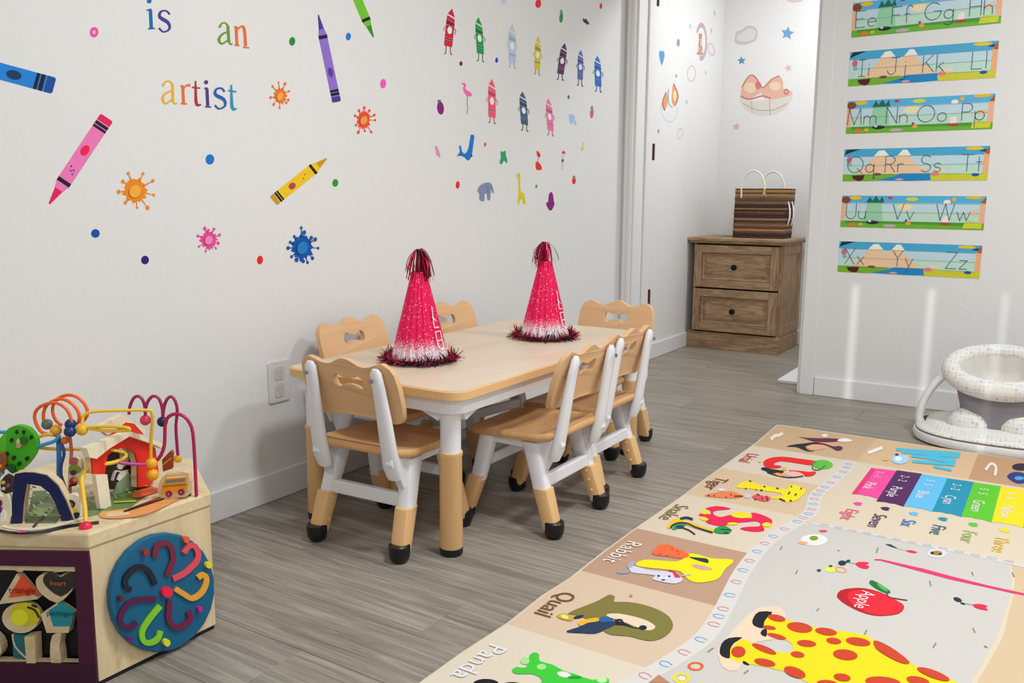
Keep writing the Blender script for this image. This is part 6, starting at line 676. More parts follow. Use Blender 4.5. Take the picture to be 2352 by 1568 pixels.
PLATES=[
('turning_disc',(0.5070,0.8470,0.0000),(0.0000,1.0000),0.014,'0d6288:2429,559,2250,319,2008,156,1723,81,1419,97,1117,198,839,373,600,609,416,887,294,1190,241,1499,257,1796,343,2065,493,2290,699,2457,951,2554,1235,2574,1533,2511,1826,2367,2094,2147,2314,1864,2468,1539,2542,1195,2529,859'),
('groove_track',(0.5215,0.8470,0.0000),(0.0000,1.0000),0.004,'782440:1245,2124,1250,2176,1259,2245,1274,2289,1299,2305,1336,2313,1375,2311,1416,2298,1455,2277,1481,2250,1505,2189,1522,2103,1526,2025,1510,1965,1478,1907,1445,1851,1415,1801,1386,1758,1366,1728,1470,1642,1491,1673,1522,1718,1553,1770,1587,1827,1624,1896,1645,1980,1641,2081,1619,2187,1579,2284,1511,2358,1434,2402,1362,2423,1294,2427,1228,2411,1174,2371,1146,2300,1136,2222,1130,2168'),
('groove_track',(0.5215,0.8470,0.0000),(0.0000,1.0000),0.004,'ea5060:1885,1958,1911,1988,1946,2026,1975,2044,2004,2046,2035,2040,2048,2032,2071,1990,2096,1920,2104,1860,2093,1821,2066,1783,2021,1745,1950,1705,1861,1669,1774,1642,1687,1630,1598,1626,1535,1625,1576,1506,1641,1507,1736,1511,1836,1524,1934,1553,2032,1593,2113,1638,2172,1687,2212,1745,2230,1818,2219,1909,2185,2005,2134,2090,2054,2146,1976,2164,1906,2159,1850,2125,1808,2080,1781,2049'),
('groove_track',(0.5215,0.8470,0.0000),(0.0000,1.0000),0.004,'f0a83c:2160,1311,2195,1322,2238,1333,2245,1336,2243,1334,2257,1308,2261,1273,2243,1214,2205,1142,2157,1090,2097,1061,2024,1046,1968,1050,1929,1074,1876,1129,1813,1195,1742,1264,1674,1334,1626,1383,1554,1316,1602,1266,1672,1195,1741,1127,1802,1062,1875,989,1972,933,2075,922,2173,941,2256,981,2320,1050,2366,1136,2391,1219,2381,1303,2339,1380,2266,1444,2184,1456,2125,1441,2087,1430'),
('groove_track',(0.5215,0.8470,0.0000),(0.0000,1.0000),0.004,'741c44:1796,758,1813,718,1832,670,1834,645,1808,619,1757,590,1703,573,1649,571,1595,579,1559,596,1525,635,1486,700,1461,762,1456,822,1465,891,1477,960,1488,1024,1502,1082,1512,1123,1396,1187,1386,1146,1371,1085,1360,1019,1347,949,1337,867,1345,777,1382,681,1438,588,1512,509,1602,462,1688,447,1765,450,1838,472,1905,510,1953,566,1954,648,1928,721,1909,766'),
('groove_track',(0.5215,0.8470,0.0000),(0.0000,1.0000),0.004,'8ad02c:1143,667,1132,630,1116,582,1096,551,1067,537,1027,530,988,534,945,547,904,568,884,588,868,628,857,688,864,745,899,800,960,860,1030,918,1115,979,1209,1038,1276,1079,1193,1187,1126,1145,1031,1085,943,1022,870,960,803,893,757,818,745,728,761,635,799,549,865,479,939,438,1008,416,1074,410,1135,420,1189,448,1224,499,1244,557,1256,596'),
('groove_track',(0.5215,0.8470,0.0000),(0.0000,1.0000),0.004,'541c48:677,1075,642,1057,596,1035,562,1030,531,1044,493,1071,467,1100,450,1137,440,1184,447,1232,481,1293,536,1358,597,1399,663,1408,746,1396,837,1374,944,1336,1061,1286,1145,1248,1157,1354,1072,1391,951,1444,832,1485,729,1509,628,1522,533,1507,452,1454,387,1378,345,1299,334,1218,350,1136,385,1061,441,995,510,945,586,915,656,923,713,948,750,967'),
('groove_track',(0.5215,0.8470,0.0000),(0.0000,1.0000),0.004,'1c1c34:674,1739,644,1763,610,1791,595,1810,590,1843,592,1890,607,1930,643,1967,697,2002,750,2024,799,2029,847,2023,888,2007,926,1978,967,1933,1003,1877,1039,1792,1072,1688,1095,1612,1204,1610,1181,1688,1145,1799,1101,1903,1048,1984,987,2051,917,2102,842,2132,766,2142,695,2133,626,2105,561,2062,511,2009,487,1942,483,1870,498,1797,542,1729,594,1684,626,1658'),
('disc_peg',(0.5215,0.8470,0.0000),(0.0000,1.0000),0.008,'f06030:1950,2252,1939,2220,1912,2203,1877,2205,1843,2226,1820,2261,1813,2299,1824,2331,1851,2348,1886,2346,1920,2325,1943,2290'),
('disc_peg',(0.5215,0.8470,0.0000),(0.0000,1.0000),0.008,'f4dc20:2445,1534,2433,1503,2405,1488,2368,1492,2332,1515,2307,1550,2300,1587,2312,1618,2340,1633,2376,1629,2412,1607,2437,1572'),
('disc_peg',(0.5215,0.8470,0.0000),(0.0000,1.0000),0.008,'d02090:2163,688,2154,661,2132,648,2103,652,2076,672,2057,702,2051,735,2061,761,2083,774,2111,771,2139,751,2158,721'),
('disc_peg',(0.5215,0.8470,0.0000),(0.0000,1.0000),0.008,'e8e820:1372,314,1360,281,1332,265,1295,271,1261,298,1237,337,1230,379,1242,412,1270,427,1306,422,1341,396,1365,356'),
('disc_peg',(0.5215,0.8470,0.0000),(0.0000,1.0000),0.008,'6a2078:583,733,575,708,556,696,531,700,508,718,492,746,488,776,496,801,515,813,539,810,563,791,579,763'),
('disc_peg',(0.5215,0.8470,0.0000),(0.0000,1.0000),0.008,'6a2030:465,1605,457,1578,438,1564,414,1566,391,1583,376,1611,372,1643,380,1669,399,1683,423,1682,446,1665,461,1637'),
('disc_peg',(0.5215,0.8470,0.0000),(0.0000,1.0000),0.008,'a83030:1038,2308,1028,2279,1005,2264,975,2266,947,2285,927,2315,922,2350,932,2378,954,2394,984,2392,1013,2373,1032,2343'),
('disc_peg',(0.5215,0.8470,0.0000),(0.0000,1.0000),0.008,'f02848:1502,1321,1482,1272,1436,1250,1376,1259,1318,1297,1278,1354,1266,1415,1286,1462,1331,1485,1391,1477,1449,1439,1490,1382'),
('purple_frame_top',(0.5065,0.8461,0.0000),(0.8660,0.5000),0.006,'4a1236:-3061,2629,12,2665,26,2377,-3091,2352'),
('purple_frame_side',(0.5065,0.8461,0.0000),(0.8660,0.5000),0.006,'4a1236:-246,2375,26,2377,-2,481,-322,476'),
('purple_frame_bottom',(0.5065,0.8461,0.0000),(0.8660,0.5000),0.006,'3c0e2c:-3301,420,-1,485,-10,93,-26,-255,-3379,-299'),
('window_back',(0.4950,0.8661,0.0000),(0.8660,0.5000),0.004,'0c0c12:-3267,2279,-361,2308,-436,293,-3493,200'),
('triangle_tile',(0.4980,0.8609,0.0000),(0.8660,0.5000),0.017,'eadcb8:-1779,1581,-1383,2183,-1028,1703'),
('triangle_tile_face',(0.5068,0.8457,0.0000),(0.8660,0.5000),0.001,'f0542c:-1569,1724,-1270,2181,-976,1813'),
('heart_tile',(0.4980,0.8609,0.0000),(0.8660,0.5000),0.017,'eadcb8:-668,2107,-629,2128,-583,2162,-511,2187,-438,2197,-386,2175,-353,2125,-346,2033,-358,1936,-378,1883,-427,1829,-534,1714,-666,1632,-811,1690,-938,1794,-1006,1878,-1036,1961,-1038,2040,-1013,2109,-967,2157,-905,2185,-834,2185,-765,2167,-713,2133'),
('heart_tile_face',(0.5068,0.8457,0.0000),(0.8660,0.5000),0.001,'34302c:-566,2147,-515,2169,-461,2202,-396,2227,-338,2236,-302,2212,-284,2165,-282,2093,-295,2019,-316,1977,-362,1934,-460,1839,-576,1772,-689,1818,-787,1902,-850,1975,-885,2045,-887,2108,-865,2160,-829,2201,-780,2225,-721,2224,-661,2207,-612,2173'),
('circle_tile',(0.4980,0.8609,0.0000),(0.8660,0.5000),0.017,'eadcb8:-1052,1288,-1085,1200,-1148,1123,-1235,1064,-1338,1030,-1446,1024,-1549,1047,-1637,1095,-1701,1165,-1734,1250,-1734,1340,-1700,1428,-1637,1505,-1550,1563,-1447,1596,-1340,1602,-1237,1580,-1150,1531,-1087,1462,-1053,1378'),
('circle_tile_face',(0.5068,0.8457,0.0000),(0.8660,0.5000),0.001,'d8cc28:-994,1384,-1020,1313,-1072,1251,-1143,1204,-1228,1177,-1317,1172,-1402,1191,-1474,1230,-1527,1286,-1554,1354,-1555,1427,-1527,1498,-1475,1560,-1404,1606,-1320,1633,-1231,1637,-1147,1619,-1075,1580,-1022,1524,-994,1457 f0ec30:-1229,1343,-1251,1274,-1301,1217,-1369,1184,-1442,1182,-1504,1211,-1545,1266,-1554,1334,-1532,1404,-1482,1460,-1414,1493,-1341,1495,-1279,1466,-1239,1412 2c3014:-1226,1541,-1188,1528,-1136,1510,-1094,1484,-1066,1440,-1044,1383,-1029,1343,-1002,1356,-1017,1397,-1041,1456,-1073,1506,-1122,1537,-1176,1557,-1215,1569 2c3014:-1140,1589,-1042,1550,-1033,1570,-1131,1609'),
('pentagon_tile',(0.4980,0.8609,0.0000),(0.8660,0.5000),0.017,'eadcb8:-1001,1410,-677,1632,-397,1427,-508,1056,-919,1044'),
('pentagon_tile_face',(0.5068,0.8457,0.0000),(0.8660,0.5000),0.001,'1e94a0:-837,1491,-575,1667,-350,1505,-441,1196,-772,1187'),
('wooden_block',(0.4980,0.8609,0.0000),(0.8660,0.5000),0.022,'eadcb8:-1316,973,-1119,989,-1151,371,-1320,333'),
('wooden_block',(0.4990,0.8591,0.0000),(0.8660,0.5000),0.012,'1c6f78:-1591,986,-1304,973,-1305,487,-1612,521 eadcb8:-1595,985,-1595,920,-1591,827,-1564,731,-1494,635,-1402,540,-1337,474,-1315,498,-1381,563,-1471,657,-1538,748,-1562,836,-1566,925,-1566,988'),
('wooden_block',(0.4980,0.8609,0.0000),(0.8660,0.5000),0.020,'eadcb8:-799,1009,-709,1056,-633,1035,-648,939,-683,797,-667,616,-669,462,-761,416,-856,445,-876,555,-865,705,-843,872'),
('wooden_block',(0.4980,0.8609,0.0000),(0.8660,0.5000),0.020,'eadcb8:-2162,970,-2032,1009,-1895,956,-1823,871,-1789,765,-1789,675,-1825,590,-1905,501,-2006,432,-2125,385,-2214,426,-2218,699'),
('shelf_rail',(0.5000,0.8574,0.0000),(0.8660,0.5000),0.016,'eadcb8:-3395,424,-401,443,-400,384,-3404,347'),
('hanger_pin',(0.5010,0.8557,0.0000),(0.8660,0.5000),0.008,'eadcb8:-1418,2283,-1234,2302,-1228,2256,-1303,2212,-1374,2211,-1422,2241'),
('hanger_pin',(0.5010,0.8557,0.0000),(0.8660,0.5000),0.008,'eadcb8:-703,2259,-520,2274,-523,2232,-706,2217'),
('navy_arch',(0.3541,0.8024,0.3000),(0.7365,0.6764),0.002,'0e1a50:-93,6,-21,580,47,950,214,970,366,956,584,893,757,692,874,395,984,-6,775,1,697,346,609,555,466,698,232,758,150,378,94,-6'),
('arch_board',(0.3541,0.8024,0.3000),(0.7365,0.6764),-0.022,'eadcb8:-93,6,-21,580,47,950,215,979,368,971,593,908,776,706,895,403,1001,-8,775,1,697,346,609,555,466,698,232,758,150,378,94,-6'),
('barn_front',(0.4077,0.9352,0.3000),(-0.2407,0.9706),0.004,'e8281c:-163,1054,175,1168,711,1268,1424,888,1532,772,1587,211,1288,21,978,100,1009,600,959,826,727,1005,464,1058,222,994,125,649,-157,735'),
('barn_front',(0.4077,0.9352,0.3000),(-0.2407,0.9706),-0.014,'eadcb8:-163,1054,175,1168,711,1268,1424,888,1532,772,1587,211,1288,21,978,100,1009,600,959,826,727,1005,464,1058,222,994,125,649,-157,735'),
('barn_post',(0.4093,0.9343,0.3000),(-0.2400,0.9708),0.010,'f0e6cc:-169,734,118,656,164,-40,-111,34'),
('barn_roof',(0.4077,0.9352,0.3000),(-0.2407,0.9706),0.016,'f0e2c4:-392,1325,720,1369,1630,875,1634,744,1423,884,710,1264,174,1164,-176,1052,-339,1134'),
('barn_back_gable',(0.3643,0.9715,0.3000),(-0.2359,0.9718),0.010,'e8301c:94,1279,577,1430,832,1331,1038,1075,870,1119,621,1310,248,1239 f0dcc0:-165,1529,148,1573,498,1613,1131,1138,1064,1047,806,1348,577,1435,94,1283'),
('barn_scene_panel',(0.3767,0.9657,0.3000),(-0.2593,0.9658),0.003,'1c2024:13,966,339,977,855,747,1260,610,1201,-32,757,2,21,222 a8bc9c:412,873,686,795,637,576,406,518 6a2c20:720,849,914,752,874,634,731,655 ece8e0:375,486,598,460,634,235,408,243,279,347 8aa080:562,386,814,308,844,-5,169,68,271,266 e8e4d8:455,566,446,542,424,526,394,523,363,533,336,553,319,580,314,609,324,633,345,649,375,652,406,643,433,622,451,595 b8303c:622,435,989,302,996,335,629,467 ece8e0:161,360,185,408,219,473,254,513,288,512,333,491,369,473,381,498,344,516,287,541,228,540,185,493,150,427,126,378'),
('bus_tile',(0.4716,1.0528,0.3000),(0.8432,0.5375),0.014,'eadcb8:-235,51,-260,145,-250,261,-205,381,-132,482,-42,521,71,535,237,568,377,547,399,361,372,160,351,83,285,50,107,21,-80,10,-179,15'),
('bus_print',(0.4716,1.0528,0.3000),(0.8432,0.5375),0.015,'f4a428:-52,493,342,520,332,170,-185,104,-166,262 7c8898:-77,398,307,436,304,380,-91,336 b85a20:-144,283,331,327,332,306,-146,258 f4e8d0:-53,461,330,495,329,470,-55,436 8a1c50:31,120,24,93,6,71,-19,58,-46,58,-70,70,-85,92,-90,119,-82,147,-64,169,-39,181,-12,181,11,169,27,147 8a1c50:281,159,274,132,256,110,231,98,204,97,180,109,165,131,160,159,168,186,186,208,211,220,238,220,261,208,277,187 e8509c:-5,120,-8,109,-15,100,-25,95,-36,95,-46,100,-52,109,-53,120,-50,131,-43,139,-33,144,-22,144,-13,140,-7,131 e8509c:245,159,242,148,235,139,225,134,214,134,205,139,198,148,197,159,200,170,207,179,217,184,228,184,237,179,243,170'),
('truck_tile',(0.4372,1.0663,0.3000),(0.8432,0.5375),0.010,'b04a2c:-60,712,125,903,157,861,129,523,-54,462 e8a860:-37,595,145,744,128,767,-54,618'),
('animal_tile',(0.3680,0.9124,0.3000),(0.8432,0.5375),0.012,'e8dabc:-89,486,-44,888,4,1009,85,1059,174,1010,193,890,155,508'),
('animal_print',(0.3680,0.9124,0.3000),(0.8432,0.5375),0.013,'7c9c2c:-53,768,-42,831,-9,889,37,911,89,909,142,876,179,829,181,787,154,749,87,720,16,708,-30,728 b05a58:-14,949,6,998,41,1039,93,1042,136,1019,139,964,118,909,65,894,11,899,-12,917 c02c2c:101,568,91,528,67,497,35,479,0,479,-30,496,-49,528,-53,567,-43,606,-19,638,14,656,48,656,78,638,97,607 e0a030:108,608,103,589,90,573,72,565,53,565,37,573,26,588,23,608,29,627,42,642,60,651,79,651,95,643,106,627 502c60:96,749,89,728,71,711,47,702,21,701,-1,711,-16,727,-20,748,-13,769,5,786,29,795,54,795,77,786,92,770 382028:-47,467,81,498,75,537,-53,506'),
('panda_tile',(0.4115,0.8830,0.3000),(0.8432,0.5375),0.012,'f0e8d4:-131,138,-145,239,-135,335,-110,406,-69,454,-3,475,64,470,112,445,142,376,152,206,135,40,75,-15,-1,-10,-74,49'),
('panda_print',(0.4115,0.8830,0.3000),(0.8432,0.5375),0.013,'281c20:62,287,48,251,15,222,-30,206,-78,206,-121,221,-149,250,-157,286,-144,322,-111,351,-66,367,-17,367,25,352,54,323 b86040:25,277,17,255,-1,237,-26,227,-53,227,-76,236,-91,254,-96,276,-88,299,-70,317,-45,327,-18,327,5,317,21,299 e0c830:-89,197,-16,218,64,218,87,181,77,139,23,119,-38,119,-80,156 1c2430:-41,79,34,115,114,129,132,90,117,40,61,10,0,0,-38,34'),
('bear_tile',(0.3322,0.7940,0.3000),(0.8432,0.5375),0.012,'f0e4c8:-171,561,-64,583,48,539,108,570,144,578,173,498,181,370,172,179,116,10,-61,-59,-224,-11,-232,276'),
('bear_print',(0.3322,0.7940,0.3000),(0.8432,0.5375),0.013,'6a2438:-67,484,-21,492,24,475,40,435,35,388,-2,351,-44,330,-67,338,-78,368,-80,429 7c2c60:-83,310,-23,346,31,340,27,297,2,233,-20,160,-47,97,-80,64,-104,77,-104,191 f4ecec:2,233,42,275,80,272,85,178,72,78,34,56,-2,78,-9,153'),
('animal_tile',(0.2913,0.8229,0.3000),(0.8432,0.5375),0.012,'3c2c30:-62,477,-53,675,52,794,160,735,136,458,19,428 e8c848:43,656,38,640,25,628,8,621,-11,621,-27,627,-37,640,-40,655,-35,671,-22,683,-5,690,14,690,30,683,41,671 e8e0d8:38,537,33,523,22,512,6,506,-11,506,-25,512,-35,523,-37,537,-32,550,-21,561,-5,568,12,568,26,562,36,551 90606c:129,597,124,580,112,566,96,558,79,558,65,566,55,579,53,596,59,614,70,627,86,635,103,635,118,628,127,614'),
('tree_tile',(0.2832,0.8500,0.3000),(0.8432,0.5375),0.012,'46b81e:-114,1539,-59,1622,11,1657,85,1681,165,1682,251,1663,332,1620,402,1541,450,1443,463,1336,448,1225,404,1124,339,1026,258,929,170,846,87,784,9,761,-66,814,-123,904,-148,997,-152,1123,-143,1337 20301c:136,1559,131,1541,122,1526,110,1517,97,1517,86,1525,80,1540,78,1559,83,1578,92,1593,104,1602,117,1602,128,1593,134,1578 20301c:269,1560,265,1541,256,1526,243,1518,231,1518,220,1526,213,1541,212,1560,217,1579,226,1594,238,1602,251,1602,261,1594,268,1579 20301c:26,1401,22,1382,13,1367,0,1359,-13,1359,-23,1367,-30,1382,-31,1401,-27,1420,-17,1435,-5,1443,8,1443,18,1435,25,1420 20301c:408,1462,404,1444,394,1428,382,1420,369,1420,359,1428,352,1443,351,1462,355,1481,364,1496,377,1505,389,1505,400,1496,407,1481 20301c:-80,1133,-84,1114,-94,1099,-106,1091,-119,1091,-129,1099,-136,1114,-137,1133,-133,1152,-123,1167,-111,1176,-98,1176,-87,1168,-81,1152 20301c:44,1055,39,1036,30,1020,18,1012,5,1012,-6,1020,-13,1035,-14,1054,-9,1073,0,1089,12,1097,25,1097,36,1089,43,1074 20301c:296,1046,292,1027,283,1012,270,1003,257,1003,247,1012,240,1027,239,1046,243,1065,252,1080,265,1088,278,1089,288,1080,295,1065 20301c:140,946,135,927,126,911,114,903,101,903,90,911,83,926,82,945,87,964,96,980,108,988,121,988,132,980,139,965 2c6c20:306,1413,297,1380,275,1354,247,1339,216,1339,190,1353,173,1379,169,1412,178,1444,200,1471,229,1485,259,1485,286,1471,302,1445 b8e0a0:183,1382,178,1358,167,1339,152,1328,137,1328,124,1339,116,1358,114,1382,120,1406,131,1425,146,1436,161,1436,174,1425,182,1406 d0a080:202,1307,195,1288,180,1273,159,1265,137,1264,118,1273,105,1288,102,1307,109,1326,124,1341,145,1349,167,1350,186,1341,198,1326 1c5c28:-133,904,-71,927,4,925,29,881,33,825,27,784,9,761,-25,773,-65,805,-112,856'),
('tree_trunk',(0.2832,0.8500,0.3000),(0.8432,0.5375),0.010,'eadcb8:41,806,120,826,58,0,-39,0'),
('tree_tile',(0.2543,0.8310,0.3000),(0.8432,0.5375),0.012,'5cc828:-70,1341,24,1398,130,1441,202,1527,246,1560,246,1406,222,1224,194,1154,140,1124,18,1093,-92,1103,-108,1215'),
('flower_tile',(0.2654,0.8252,0.3000),(0.8432,0.5375),0.012,'a0522d:-91,1097,27,1170,143,1157,178,1102,178,1019,176,951,135,861,-9,656,-143,541,-149,796 38b0d8:103,1058,90,1022,60,997,23,991,-9,1007,-25,1039,-22,1076,1,1108,35,1124,71,1119,96,1094,103,1058,77,1058,72,1079,58,1094,37,1097,16,1088,3,1069,1,1047,11,1028,29,1019,51,1022,69,1037,77,1058 38b0d8:82,761,70,729,41,707,7,702,-23,715,-39,744,-36,777,-15,806,18,820,51,815,75,793,82,761,55,761,52,779,38,791,19,794,1,786,-11,770,-13,751,-4,735,13,727,32,730,48,743,55,761 e8a038:121,920,116,904,104,892,88,885,71,885,57,892,47,904,45,919,50,935,62,947,78,954,95,954,109,948,119,935')]
